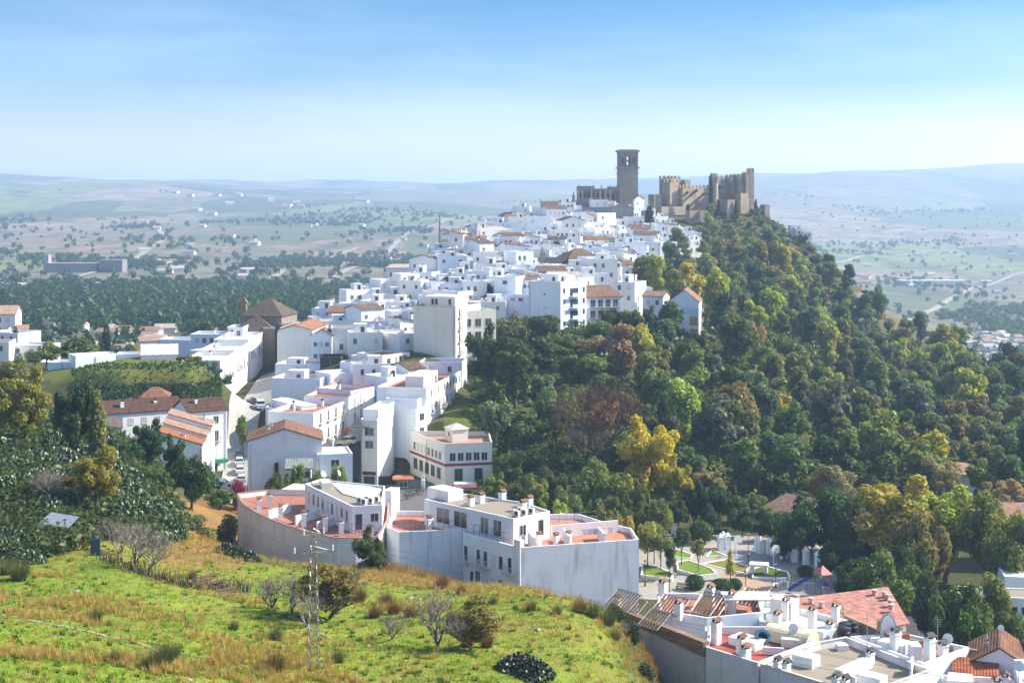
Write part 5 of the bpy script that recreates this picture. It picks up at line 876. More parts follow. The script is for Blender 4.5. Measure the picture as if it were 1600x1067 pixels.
T_('bigtall',762,328,500,78,G['dark'],'left one of two large dark pines right of the beige block'); T_('bigtall',806,326,506,72,G['dark'],'right one of two large dark pines right of the beige block'); T_('round',775,300,620,70,(.14,.19,.10),'pale grey green bush under the two dark pines'); T_('round',815,300,650,46,G['green'],'green bush right under the two dark pines')
for x,D,yt,wp,c,lab in ((845,374,488,66,'dark','dark tree below the tall white apartment block'),(815,380,492,40,'green','green tree below the stepped blank house'),(960,386,475,44,'dark','dark tree before the brown hip roofed house'),(988,382,478,42,'green','green tree before the low blue shadowed white house'),(938,376,500,44,'green','bushy tree left under the balcony house'),(1047,384,466,66,'dark','dark round tree left of the ochre panelled house'),(1015,374,508,60,'green','green tree under the small tile gable house'),(905,368,515,50,'green','green tree under the balconied white block'),(1075,376,520,60,'green','green tree below the ochre panelled house'),(760,415,440,24,'deep','dark tree between beige block and white house'),(870,545,372,10,'dark','thin dark tree in the middle of the old town'),(985,500,425,40,'yell','yellow green tree at the right edge of the town'),(870,360,535,60,'green','green tree on the slope below the apartment block')): T_('round',x,D,yt,wp,G[c],lab)
for i,(x,D,h_) in enumerate(((745,560,9),(752,575,7),(676,560,6),(690,545,5),(765,590,6),(812,560,7),(705,520,6),(845,600,6),(620,430,5),(585,415,5),(930,540,6),(790,505,6))): T_('round',x,D,None,None,G['deep'],['dark tree highest of the pair among upper left town houses','lower dark tree of the pair among upper left town houses','dark shrubby tree at the outermost left tip of the upper town','small dark tree just inside the left tip of the upper town','dark tree under the left ridge houses','dark tree in a yard left of the slate nave','dark tree on the left flank beneath the radio mast','little dark tree below the left ridge spire','dark yard tree left of the beige apartment block','dark yard tree further left of the beige apartment block','dark tree right above the upper church','dark tree in the gap left of the upper church'][i],h=h_)
# the wooded hill: dart throwing, one tree each
pts = []; random.seed(33)
def wood_ok(x, D):
    xl = np.interp(D, [285,330,345,372,380,410,450,500,560,620,660,700],[775,752,760,770,930,1112,1012,992,1028,1085,1100,1112]); xr = np.interp(D, [285,450,500,560,600,660,690,720],[1690,1680,1620,1470,1390,1300,1225,1185]); return xl < x < xr
tries = 0
while len(pts) < 345 and tries < 30000:
    tries += 1; D = math.exp(random.uniform(math.log(284), math.log(716))); x = random.uniform(740, 1690)
    if not wood_ok(x, D): continue
    X, Y = px(x, D), D; s = 6.6+D*.0058 if D < 600 else 7.6
    if all((X-q[0])**2+(Y-q[1])**2 > s*s for q in pts) and all((X-f[0])**2+(Y-f[1])**2 > (f[2]+2.2)**2 for f in FOOT): pts.append((X, Y, x, D))
for X, Y, x, D in pts:
    nv = mnoise.noise(Vector((X*.03, Y*.03, 3)))+random.uniform(-.35,.35)
    left = x < 960 and D < 400
    if left: c, k = random.choice([('green','round'),('green','round'),('dark','tall'),('grey','round'),('olive','round')])
    elif D > 640 and x > 1130: c, k = random.choice([('dark','round'),('green','round'),('grey','round')])
    else: c, k = ('yell','tall') if nv > .42 else ('olive','tall') if nv > 0 else ('grey','tall') if nv > -.14 else ('green',random.choice(['tall','round'])) if nv > -.3 else ('dark','tall')
    if random.random() < .02: c = 'brown'
    h = (random.uniform(9,14.5) if k == 'tall' else random.uniform(5.5,9.5))*random.choice([.72,.95,1.05,1.15,1.3])
    if D > 640: h *= .62
    T_(k, x, D, None, None, tuple(v*random.uniform(.8,1.2) for v in G[c]), h=h, group='trees of the wooded hill', auto=f'{CN[c]} {"tall" if k=="tall" else "rounded"} tree', name='hillside_tree').scale.xy = (h/(13.5 if k=='tall' else 8.5)*random.uniform(.95,1.3),)*2
for x,D,yt,lab in ((1122,694,310,'cypress at the foot of the castle wall'),(1150,692,311,'dark cypress below the right castle towers'),(1181,700,310,'cypress at the right end of the castle'),(1111,690,268,'dark cypress in front of the castle keep gap'),(1075,700,318,'small cypress against the curtain wall'),(1015,640,318,'dark bush tree right of the bell tower')): T_('cypress',x,D,yt,14 if x==1015 else 5,(.03,.055,.03),lab)
# undergrowth, one mesh
def scatter(n, pick, proto_V, smin, smax, name, mat, col, lab, cat, nper=4, lift=0):
    base = proto_V.reshape(-1, 3); out = []; m = 0; guard = 0
    while m < n and guard < n*40:
        guard += 1; q = pick()
        if q is None: continue
        x, D = q; X, Y, Z = gp(x, D); a = RS.rand()*6.283; s = RS.uniform(smin, smax); ca, sa = math.cos(a)*s, math.sin(a)*s
        out.append(np.stack([base[:,0]*ca-base[:,1]*sa+X, base[:,0]*sa+base[:,1]*ca+Y, base[:,2]*s*RS.uniform(.75,1.25)+Z+lift], 1)); m += 1
    o = link(np_mesh(name, np.concatenate(out), nper, mat), name, None, col); return tag(o, lab, cat, None, 'stuff')
def pk_wood():
    D = math.exp(RS.uniform(math.log(262), math.log(720))); x = RS.uniform(740, 1720)
    if D < 284: return (x, D) if x < 1000 or x > 1380 else None
    return (x, D) if wood_ok(x+8, D) or wood_ok(x-14, D) else None
scatter(4600, pk_wood, leaves(lobes_in(5,(0,0,.5),(1.3,1.3,.5),(.5,.9)), 46, .42), .8, 2.2, 'undergrowth', M['leaf'], (.11,.14,.048), 'scrubby green undergrowth between the hillside trees', 'undergrowth')
def pk_left():
    D = math.exp(RS.uniform(math.log(150), math.log(262))); x = RS.uniform(-60, 285); return None if D > 215 and x > 250 or (D < 172 and x > 60+ (D-150)*9) else (x, D)
scatter(2600, pk_left, leaves(lobes_in(5,(0,0,.4),(1,1,.4),(.4,.7)), 60, .2), .7, 1.9, 'undergrowth', M['leaf'], (.075,.10,.038), 'tangled green scrub between the prickly pears', 'undergrowth')
def pk_gap():
    D = RS.uniform(322, 402); x = RS.uniform(690, 930); return (x, D) if x > 735 else None
scatter(500, pk_gap, leaves(lobes_in(5,(0,0,.5),(1.2,1.2,.5),(.5,.8)), 46, .36), .6, 1.3, 'undergrowth', M['leaf'], (.085,.145,.04), 'bushy scrub below the apartment block', 'undergrowth')
def pk_sq():
    D = RS.uniform(282, 330); x = RS.uniform(715, 870); return (x, D) if x > 742 or D < 316 and x > 772-(D-282)*1.6 else None
scatter(1000, pk_sq, leaves(lobes_in(4,(0,0,.2),(.9,.9,.2),(.3,.5)), 40, .22), .6, 1.3, 'undergrowth', M['leaf'], (.12,.21,.04), 'bright green creepers on the slope behind the corner building', 'undergrowth')
# grass of the foreground
def grassf(x, D): X, Y, Z = gp(x, D); return X, Y, fbm(np.array([X]), np.array([Y]), 11, 3, 41)[0], fbm(np.array([X*.5+Y*.42]), np.array([Y-X*.35]), 9, 3, 77)[0]
def in_field(x, D): return D < np.interp(x, [-80,0,250,330,400,500,700,860,930,1000,1060],[160,160,176,190,204,192,182,178,160,140,118]) and not (x < 60 and D > 150)
def pk_dry():
    D = math.exp(RS.uniform(math.log(74), math.log(200))); x = RS.uniform(-80, 1070)
    if not in_field(x, D): return None
    X, Y, a, b = grassf(x, D); edge = D > np.interp(x, [300,400,500,700,860,960,1060],[180,196,172,156,150,132,104])-4 and x > 330
    return (x, D) if (b > .12 and a > -.12) or (edge and RS.rand() < .8) or RS.rand() < .07 or (250 < x < 400 and D > 165) else None
scatter(5600, pk_dry, blades(26, .16, .75, .022, 1.1), .45, 1.15, 'dry_grass', M['drygrass'], (.42,.29,.11), 'tufts of dry orange grass over the green slope', 'grass', 3, -.03)
def pk_gr():
    D = math.exp(RS.uniform(math.log(74), math.log(200))); x = RS.uniform(-80, 1070); return (x, D) if in_field(x, D) else None
scatter(9000, pk_gr, blades(14, .3, .24, .03, .5), .6, 1.6, 'grass', M['drygrass'], (.185,.285,.035), 'short fresh green grass of the foreground slope', 'grass', 3, -.02)
scatter(1500, pk_gr, blades(30, .22, .34, .03, .6), .6, 1.3, 'grass', M['drygrass'], (.07,.13,.025), 'darker green weeds in the foreground slope', 'grass', 3, -.02)
def pk_edge():
    x = RS.uniform(520, 1040); D0 = np.interp(x, [520,700,860,930,1000,1060],[186,180,172,156,142,122]); return (x, D0+RS.normal()*2.2)
scatter(420, pk_edge, blades(90, .5, 1.2, .02, 1.2), .5, 1.1, 'dry_grass', M['drygrass'], (.32,.20,.08), 'tall brown weeds along the top of the grass slope', 'grass', 3, -.05)
BR = np_mesh('stems', blades(420, .5, 1.9, .022, 1.0), 3, M['drygrass']); SHR = []
for x,y,s,c in ((30,908,1.25,0),(12,898,1.1,0),(255,1040,1.0,0),(235,1046,.8,0),(270,1030,.7,0),(150,972,.7,0),(178,1035,.6,0),(430,1050,1.0,1),(365,985,.6,0),(430,1000,.8,0),(528,1035,.7,0),(602,948,1.0,2),(615,960,.9,2),(560,942,1.1,2),(640,965,.8,2),(585,965,.8,2),(690,920,1.0,2),(720,928,.7,2),(770,945,.6,2),(830,955,.7,1),(870,960,.6,1),(905,958,.9,1),(925,965,1.0,0),(950,975,1.1,0),(745,1000,.9,2),(760,1012,.8,2),(730,1010,.8,2),(960,1000,.8,1),(300,905,.7,1),(385,925,.6,0)):
    X,Y,Z = hit(x,y); r = thing('broom_shrub', None, 'shrub', (X,Y,Z-.05), RS.rand()*6, 'broom shrubs in the grass'); r.scale = (s,s,s*.9); link(BR,'stems',r,((.11,.125,.055),(.16,.12,.06),(.17,.085,.05))[c]); SHR.append((r, ('olive green broom shrub','straw brown broom shrub','reddish brown broom shrub')[c], (x,y)))
# bare fruit trees
for i,(x,y,s,lab) in enumerate(((427,953,.95,'leftmost bare fruit tree in the grass'),(455,958,.95,'second bare fruit tree left of the pylon'),(515,968,1.25,'dark spreading bare tree right of the pylon'),(477,982,.8,'pale thin bare tree just left of the pylon'),(685,1012,1.25,'grey spreading bare fruit tree among brown brush'),(737,1018,1.0,'brown leafed bare tree right of the grey fruit tree'),(614,1000,.7,'tiny bare sapling between the two spreading trees'),(210,885,1.2,'grey leafless thicket tree above the stick fence'),(232,890,1.0,'grey leafless tree over the right stick fence'),(185,868,1.0,'grey leafless thicket beside the blue gate'),(75,790,1.1,'grey leafless bush left under the cactus slope'),(88,780,1.0,'grey leafless bush above the shed'))):
    X,Y,Z = hit(x,y); r = thing('bare_tree', lab, 'tree', (X,Y,Z-.1), i*1.1); s *= 1.45; r.scale = (s*1.15,s*1.15,s*.92); link(BARE[i%3],'branches',r,(.17,.135,.115) if i in (2,) else (.30,.255,.22))
    if i in (5,2): link(PROTO['wispy'][1][2],'foliage',r,(.20,.16,.05)).scale = (.55,.55,.34)

for x,D,s,lab in ((965,141,34,'dark bush at the top of the gully beside the brown topped wall'),(990,138,40,'dark bush in the gully against the concrete wall'),(1012,134,44,'large dark bush halfway down the gully by the wall'),(1036,130,44,'dark bush low in the gully by the wall'),(1058,126,40,'lowest dark bush of the gully by the wall')): T_('shrub',x,D,None,s,(.05,.075,.03),lab,cat='bush',name='bush',h=2.2)
# ---------------------------------------------------------------- roads, square, park and small things
def sheet(name, pts, z=None, mat=None, col=(.2,.2,.2), lift=.05, step=3.0, kind=True, grid=True):
    "a pavement sheet following the ground inside a polygon of (column, distance)"
    P = [Vector((px(*p), p[1])) for p in pts] if not isinstance(pts[0], Vector) else pts; b = MB()
    if z is not None: b.v += [(p.x,p.y,z) for p in P]; b.f.append(tuple(range(len(P))))
    else:
        A_, B2 = P[:len(P)//2], P[len(P)//2:][::-1]
        for i in range(len(A_)-1):
            n = max(2,int((A_[i+1]-A_[i]).length/step))
            for k in range(n):
                for m in range(4):
                    q = []
                    for (s,t) in ((k/n,m/4),((k+1)/n,m/4),((k+1)/n,(m+1)/4),(k/n,(m+1)/4)): a = A_[i].lerp(A_[i+1],s); c = B2[i].lerp(B2[i+1],s); p = a.lerp(c,t); q.append((p.x,p.y,ground(p.x,p.y)+lift))
                    b.quad(*q)
    o = b.build(name, mat or M['gravel'], None, col); return struct(o) if kind else o
sheet('plaza', [(560,292),(640,295),(700,280),(780,283),(790,268),(700,262),(590,262),(545,268)], None, None, (.17,.165,.16), .22)
sheet('street', [(345,252),(345,272),(352,290),(358,312),(372,334),(388,352),(408,378),(438,384),(434,352),(420,334),(404,312),(388,290),(386,272),(385,252)], None, M['stone_floor'], (.36,.35,.33), .25)
sheet('lane', [(548,292),(544,310),(540,330),(556,330),(560,310),(566,292)], None, None, (.15,.145,.14), .25)
def strip(name, pts, w_, col, lift=1.0):
    P = [Vector((px(*p), p[1])) for p in pts]; b = MB(); prev = None
    for i in range(len(P)-1):
        d = (P[i+1]-P[i]).normalized(); nn = Vector((-d.y, d.x))*w_/2; n = max(2, int((P[i+1]-P[i]).length/18))
        for k in range(n+1):
            c = P[i].lerp(P[i+1], k/n); cur = [(*(c+nn), ground(*(c+nn))+lift), (*(c-nn), ground(*(c-nn))+lift)]
            if prev: b.quad(prev[0], cur[0], cur[1], prev[1]) if False else b.quad(prev[1], cur[1], cur[0], prev[0])
            prev = cur
    struct(b.build(name, M['gravel'], None, col))
for pts in ([(520,1350),(600,1900),(650,2400),(720,3000)],[(60,1250),(180,1600),(260,2200),(230,3000)],[(300,1100),(420,1300),(470,1750),(560,2000)],[(1380,1150),(1460,1500),(1520,2000),(1600,2300)],[(1230,2200),(1350,2600),(1480,2900),(1620,3000)]): strip('valley_road', pts, 8, (.42,.38,.31))
def trail(pts): return [(x, hit(x, y)[1]) for x, y in pts]
strip('path', trail([(-10,958),(60,972),(130,985),(205,1000),(240,1014),(275,1040),(300,1066)]), .34, (.42,.39,.28), .035); strip('path', trail([(250,905),(330,925),(420,948),(520,1000)]), .4, (.30,.29,.16), .03)
for i,(x,y,s_) in enumerate(((640,935,.4),(655,938,.3),(700,948,.3),(352,1005,.25),(575,1010,.28),(120,925,.25),(840,985,.3))):
    X,Y,Z = hit(x,y); rr_ = random.Random(i); b = MB(); b.lathe([(.05,-.3),(.8,-.1),(1,.25),(.7,.6),(.1,.75)],0,0,9); b.v = [(v[0]*rr_.uniform(.7,1.2),v[1]*rr_.uniform(.7,1.1),v[2]*rr_.uniform(.7,1.1)) for v in b.v]; o = tag(b.build('rock',M['stone'],None,(.5,.45,.38),(X,Y,Z)),['largest pale rock among brown brush under the white block','pale rock right beside the largest rock','pale rock under the bright balconied facade','small rock in the grass left of the pylon','small rock in the grass right of the pylon','small rock below the blue gate','small rock on the right hand grass above the prickly pear'][i],'rock'); o.scale = (s_,)*3
def K(x, y, z=-60.0): D = -z*F/(y-HY); return Vector((px(x,D), D))
def psheet(name, pts, z, col, mat='stone_floor', kind=True): return sheet(name, [K(*p) for p in pts], z, M[mat], col, kind=kind)
psheet('park_paving', [(990,935),(1420,960),(1360,862),(1180,838),(1010,832),(970,870)], -59.96, (.36,.33,.29))
psheet('court', [(1120,861),(1150,856),(1215,868),(1270,886),(1300,905),(1240,900),(1228,890),(1172,884)], -59.94, (.27,.275,.29))
psheet('brick_path', [(1123,898),(1150,896),(1222,920),(1165,928)], -59.945, (.42,.29,.20)); psheet('brick_path', [(1003,900),(1018,897),(1048,908),(1010,912)], -59.945, (.45,.33,.24)); psheet('brick_path', [(1100,858),(1116,850),(1128,853),(1122,862)], -59.945, (.5,.33,.28))
psheet('service_road', [(1395,925),(1440,922),(1455,1010),(1410,1000)], -59.93, (.10,.10,.11), 'gravel')
def lawn(pts, lab, col=(.16,.25,.03), h=.55):
    P = [tuple(K(*p)) for p in pts]; r = thing('planter', lab, 'planter', (0,0,-60)); I = inset(P,.25) if (Vector(P[1])-Vector(P[0])).cross(Vector(P[2])-Vector(P[1])) > 0 else inset(P[::-1],.25)
    if I is not None and (Vector(P[1])-Vector(P[0])).cross(Vector(P[2])-Vector(P[1])) <= 0: P = P[::-1]
    b = MB(); k = len(P)
    for z, W in ((0,P),(h,P),(h,I),(h-.1,I)): b.v += [(p[0],p[1],z) for p in W]
    for l in range(3):
        for i in range(k): j=(i+1)%k; b.f.append((l*k+i,l*k+j,(l+1)*k+j,(l+1)*k+i))
    b.build('kerb_wall', M['plaster'], r, (.78,.76,.72)); g = MB(); g.v += [(p[0],p[1],h-.1) for p in I]; g.f.append(tuple(range(k))); g.build('lawn', M['terrace'], r, col)
lawn([(1001,903),(1050,909),(1053,901),(1030,890),(1003,885)],'white walled planter with lawn beside the blank wall corner'); lawn([(1058,894),(1092,904),(1121,901),(1112,892),(1076,879),(1057,882)],'curved white walled planter with lawn and small tree'); lawn([(1050,870),(1080,874),(1083,867),(1053,857)],'flat lawn bed behind the small park trees',h=.15); lawn([(1103,870),(1137,869),(1112,859)],'triangular lawn bed beside the basketball court',h=.15); lawn([(1095,881),(1165,897),(1172,886),(1135,874)],'tan and green lawn bed under the thin conifer',(.22,.20,.05),.15); lawn([(1175,905),(1235,906),(1232,897),(1195,886),(1176,891)],'planter with lawn around the white stone table shelter',(.09,.15,.025),.4); lawn([(1196,929),(1290,932),(1285,912),(1212,909)],'playground lawn behind the blue slide',(.17,.16,.05),.12); lawn([(1030,935),(1050,937),(1052,929),(1036,927)],'small lawn patch under the front left lamp',h=.15)
for i,(x,y,h,wp,c,lab) in enumerate(((1110,852,6,40,'dark','dark tree left of the court entrance pillars'),(1160,852,5.5,44,'deep','dark tree behind the far basketball hoop'),(1205,858,5,46,'deep','dark tree behind the second pillar pair'),(1238,868,5.5,44,'dark','dark tree behind the single pillars'),(1268,878,5.5,44,'deep','dark tree behind the fourth single pillar'),(1300,886,6,50,'dark','dark tree behind the playground tower'),(1320,905,6,50,'deep','dark tree right of the playground tower'),(1352,915,6,56,'dark','dark tree behind the far corner of red roof'))): D = 60*F/(y-HY)+6; T_('biground',x,D,None,wp,G[c],lab,h=h,zbase=-60)  # trees added for the dark shadow over this side of the park
def lampp(x, y, h, lab):
    X,Y = K(x,y); t_ = thing('street_lamp', lab, 'street lamp', (X,Y,-59.95), 0, 'lamps in the park'); b = MB(); b.lathe([(.14,0),(.12,.5),(.055,.6),(.05,h-.55),(.09,h-.5)],0,0,8); b.build('post', M['metal'], t_, (.03,.035,.04)); b = MB(); b.lathe([(.09,h-.5),(.2,h-.1),(.1,h+.02)],0,0,8); b.build('lantern', M['paint'], t_, (.75,.75,.7)); b = MB(); b.lathe([(.24,h-.1),(.1,h+.08),(.02,h+.16)],0,0,8); b.build('cap', M['metal'], t_, (.04,.04,.05))
for x,y,h,lab in ((1008,916,4,'park lamp nearest the huge blank wall'),(1046,929,4.1,'park lamp on the small front lawn patch'),(1053,878,3.6,'park lamp beyond the flat lawn bed'),(1169,870,4.2,'tallest looking park lamp at the court edge'),(1170,903,4.2,'park lamp at the stone table planter'),(1212,918,4,'park lamp beside the playground rail'),(1165,927,3.4,'park lamp nearest the white roof canopy'),(1283,935,3.6,'park lamp behind the red roofed hall')): lampp(x,y,h,lab)
def pillar(x, y, lab, w_=.85, h=2.3):
    X,Y = K(x,y); t_ = thing('gate_pillar', lab, 'pillar', (X,Y,-60), .3, 'white pillars round the court'); b = MB(); b.box(-w_/2,w_/2,-w_/2,w_/2,0,h); b.build('shaft', M['plaster'], t_, (.76,.78,.82)); b = MB(); b.box(-w_/2-.1,w_/2+.1,-w_/2-.1,w_/2+.1,h,h+.14); b.prism([(-w_/2,-w_/2),(w_/2,-w_/2),(w_/2,w_/2),(-w_/2,w_/2)],h+.14,h+.7,.15); b.build('cap', M['plaster'], t_, (.8,.8,.8))
for i,(x,y) in enumerate(((1039.5,836),(1053,838),(1125.5,860),(1130,856),(1137,858),(1183.5,863),(1188.5,864.5),(1202,866),(1207,868),(1224,873),(1241,878),(1259,882),(1278,888),(1297,893),(804,777),(812,779),(876,786))): pillar(x,y,['leftmost white pillar behind the park trees','white pillar next to the leftmost one','front left pillar of the court entrance','rear pillar of the court entrance','right pillar of the court entrance','left pillar of the first pair behind the court','right pillar of the first pair behind the court','left pillar of the second pair behind the court','right pillar of the second pair behind the court','first single pillar right of the paired pillars','second single pillar right of the paired pillars','third single pillar, left of the round shrub','fourth single pillar near the playground tower','last single pillar at the playground tower','left white pillar by the square trees','right white pillar by the square trees','lone white pillar among the trees left of park'][i])
def hoop(x, y, lab):
    X,Y = K(x,y); t_ = thing('basketball_hoop', lab, 'basketball hoop', (X,Y,-59.94), R(25)); b = MB(); b.tube([(0,.6,0),(0,.6,2.2),(0,.1,2.7)],.09,6); b.build('post', M['paint'], t_, (.8,.8,.8)); b = MB(); b.box(-.8,.8,-.05,.05,2.2,3.0); n=len(b.v)
    for i in range(9): t=math.pi*i/8; b.v += [(.8*math.cos(t),-.05,3+.55*math.sin(t)),(.8*math.cos(t),.05,3+.55*math.sin(t))]
    b.f.append(tuple(n+2*i for i in range(9))); b.f.append(tuple(n+1+2*i for i in range(8,-1,-1)))
    for i in range(8): b.f.append((n+2*i,n+2*i+1,n+2*i+3,n+2*i+2))
    b.build('backboard', M['paint'], t_, (.82,.82,.82)); b = MB()
    for i in range(10): t0,t1 = 2*math.pi*i/10, 2*math.pi*(i+1)/10; b.tube([(.23*math.cos(t0),-.32+.23*math.sin(t0),2.45),(.23*math.cos(t1),-.32+.23*math.sin(t1),2.45)],.02,4)
    b.build('rim', M['metal'], t_, (.5,.2,.1))
hoop(1153,869,'basketball hoop with rounded board at the far side of the court'); hoop(1212,885,'basketball hoop with rounded board at the near right of court')
for x,y,wp,lab in ((1086,921,34,'left clipped round shrub beside the bench'),(1128,928,42,'largest clipped round shrub in front of the paving'),(1149,921,26,'clipped round shrub half behind the largest one'),(1258,900,28,'clipped round shrub at the right end of the court')): D = 60*F/(y-HY); T_('ball',x,D,None,wp,G['deep'],lab,h=2.5 if wp > 30 else 1.9,zbase=-60,cat='shrub')
T_('ball',1095,252,None,40,(.07,.12,.02),'tall clipped flat topped topiary behind the park trees',h=4.2,zbase=-60,cat='shrub')
for i,(x,y,h,wp,c,k,lab) in enumerate(((1091,897,6,30,'olive','small','small round crowned tree in the curved planter'),(1065,886,7,36,'dark','small','dark round crowned tree beside the flat lawn bed'),(1032,894,6.6,42,'olive','small','olive round crowned tree right in the left planter'),(1012,890,8,48,'yell','small','tallest yellow green tree at the blank wall corner'),(1022,880,7,40,'olive','small','tree behind the left planter near the wall corner'),(1141,905,5,32,'yell','conifer','thin sparse conifer on the tan lawn bed'),(1045,905,5.6,30,'dark','small','small dark tree at the front of the left planter'))): D = 60*F/(y-HY); T_(k,x,D,None,wp,G[c],lab,h=h,zbase=-60)
X,Y = K(1186,898); t_ = thing('table_shelter','white stone shelter slab on two block legs on the lawn','shelter',(X,Y,-59.6),R(-15)); b = MB(); b.box(-1.5,1.5,-1,1,1.15,1.5); b.build('slab',M['plaster'],t_,(.78,.79,.78))
for x in (-1.1,1.1): b = MB(); b.box(x-.28,x+.28,-.8,.8,0,1.15); b.build('leg',M['plaster'],t_,(.7,.7,.7))
X,Y = K(1065,921); t_ = thing('park_bench','dark bench on the pale paving left of the round shrub','bench',(X,Y,-59.95),R(-25)); b = MB()
for i in range(4): b.box(-.9,.9,-.25+i*.13,-.15+i*.13,.42,.46)
b.build('seat',M['wood'],t_,(.12,.09,.07)); b = MB()
for i in range(3): b.box(-.9,.9,.27+i*.03,.31+i*.03,.55+i*.14,.65+i*.14)
b.build('backrest',M['wood'],t_,(.12,.09,.07))
for x in (-.75,.75): b = MB(); b.box(x-.04,x+.04,-.25,.3,0,.42); b.build('leg',M['metal'],t_,(.05,.05,.05))
b = MB(); a,c = K(1206,917),K(1272,905)
for i in range(12): p = a.lerp(c,i/11); b.tube([(p.x,p.y,-60),(p.x,p.y,-58.9)],.04,4)
for z in (-58.9,-59.3): b.tube([(a.x,a.y,z),(c.x,c.y,z)],.035,4)
tag(b.build('rail_fence',M['metal'],None,(.06,.1,.1)),'dark metal rail fence along the playground lawn','fence')
X,Y = K(1285,930); t_ = thing('play_tower','playground climbing tower with an orange red pointed roof','playground tower',(X,Y,-59.9),.4); b = MB()
for x in (-.8,.8):
    for y in (-.8,.8): b.tube([(x,y,0),(x,y,3.4)],.06,6)
b.build('posts',M['paint'],t_,(.35,.12,.09)).name='frame'; b = MB(); b.box(-.85,.85,-.85,.85,1.3,1.4)
for s in (-1,1): b.box(s*.85-.03,s*.85+.03,-.85,.85,1.4,2.0)
b.build('platform',M['paint'],t_,(.12,.14,.3)); b = MB(); b.prism([(-1.1,-1.1),(1.1,-1.1),(1.1,1.1),(-1.1,1.1)],3.3,4.5,.06); b.build('roof',M['paint'],t_,(.5,.13,.08)); b = MB()
for i in range(10): b.tube([(.9,-.8,.1+i*.3),(2.2,.8,.1+i*.3)],.025,4)
for i in range(5): b.tube([(.9+i*.33,-.8+i*.4,0),(.9+i*.33,-.8+i*.4,2.9)],.03,4)
b.build('climbing_net',M['metal'],t_,(.08,.1,.15))
b = MB()
for i in range(8):
    u0,u1 = i/8,(i+1)/8; z0,z1 = 1.9*(1-u0)+.25,1.9*(1-u1)+.25; x0,x1 = -3.2*u0,-3.2*u1; b.quad((x0,-.35,z0),(x1,-.35,z1),(x1,.35,z1),(x0,.35,z0)); b.quad((x0,-.35,z0),(x0,-.4,z0+.3),(x1,-.4,z1+.3),(x1,-.35,z1)); b.quad((x0,.35,z0),(x1,.35,z1),(x1,.4,z1+.3),(x0,.4,z0+.3))
for x,z in ((-.3,1.9),(-2.8,.5)): b.tube([(x,0,0),(x,0,z)],.06,5)
X,Y = K(1264,926); tag(b.build('slide',M['paint'],None,(.03,.08,.42),(X,Y,-59.9)),'bright blue playground slide left of the climbing tower','slide')
for x,y,lab in ((1231,924,'short white post on the playground lawn'),(1310,930,'white post behind the red roofed hall')): X,Y = K(x,y); b = MB(); b.lathe([(.09,0),(.09,1.5),(.05,1.6)],0,0,8); tag(b.build('marker_post',M['paint'],None,(.8,.78,.74),(X,Y,-59.9)),lab,'post')
b = MB(); b.lathe([(.12,0),(.08,.5),(.06,5.5),(.05,5.6)],0,0,8); b.box(-.1,.5,-.12,.12,5.5,5.7); X,Y = K(1434,992); tag(b.build('street_lamp',M['metal'],None,(.6,.6,.6),(X,Y,-59.9)),'tall pale lamp post beside the shaded service road','street lamp')
b = MB(); b.lathe([(.45,0),(.45,1.9),(.35,2.1),(0,2.15)],0,0,12); X,Y = K(1413,938); tag(b.build('advert_column',M['paint'],None,(.4,.62,.75),(X,Y,-59.9)),'pale blue column by the dark trees at the road','column')
# hip roofed park buildings among the trees
for x0,x1,D,y,rc,lab in ((1172,1268,268,803,(.42,.27,.20),'low house with long pinkish tile hip roof among dark trees'),(1440,1545,290,742,(.45,.3,.24),'white house half hidden behind the yellow green trees'),(1560,1640,235,810,(.42,.26,.2),'tile roofed house at the right edge behind brown trees')):
    H(lab,(x0,D),(x1,D-10 if x0==1172 else D),13 if x0==1172 else 9,y,name='park_house',roof='hip',apex=.55,rise=3.4 if x0==1172 else 1.6,rc=rc,zb=-62,wins=[(0,1,3,W_())])
for x,y,D,lab in ((826,529,378,'small white hut with red roof edge among dark pines'),): H(lab,(x-10,D),(x+10,D+1),4,y,name='garden_hut',parapet=.2,rc=RED if x==826 else PALE,wins=[(0,1,1,W_())])
H('long low white wall building at the right by the road',(1500,190),(1660,188),5,930,name='low_building',zb=-61,rc=GRAV,parapet=.15,wins=[(0,1,5,dict(w=1.6,h=.9))]); H('pale kiosk building behind the right hand trees',(1570,205),(1640,204),6,900,name='low_building',zb=-61,parapet=.2)
# square: kiosk, clock, people, cars
def onz(x, y, z): D = -z*F/(y-HY); return (px(x,D), D, z)
X,Y,Z = onz(630,766,-56.8); t_ = thing('kiosk','small green kiosk under a flat orange roof on the square','kiosk',(X,Y,Z),.1); b = MB(); b.box(-1.4,1.4,-1.1,1.1,0,2.3); b.build('body',M['paint'],t_,(.05,.22,.11)); b = MB(); b.box(-2.1,2.1,-1.6,1.6,2.3,2.55); b.prism([(-2.1,-1.6),(2.1,-1.6),(2.1,1.6),(-2.1,1.6)],2.55,2.85,.7); b.build('roof',M['paint'],t_,(.52,.17,.08)); link(win_mesh(1.6,1,'plain'),'hatch',t_,(.6,.6,.5),(0,-1.1,1.4))
X,Y,Z = onz(727,778,-57.6); t_ = thing('kiosk','low bar pavilion with a red flat roof in front of corner building','kiosk',(X,Y,Z),.1); b = MB(); b.box(-2.6,2.6,-1.6,1.6,0,2.2); b.build('body',M['plaster'],t_,(.7,.6,.55)); b = MB(); b.box(-3.1,3.1,-2.1,2.1,2.2,2.45); b.build('roof',M['paint'],t_,(.42,.10,.08)); b = MB(); b.box(-2.2,2.2,-1.2,1.2,2.45,3.0); b.build('roof_vent',M['plaster'],t_,(.75,.62,.55)); link(win_mesh(2.2,1,'plain'),'window',t_,(.6,.6,.5),(0,-1.6,1.3))
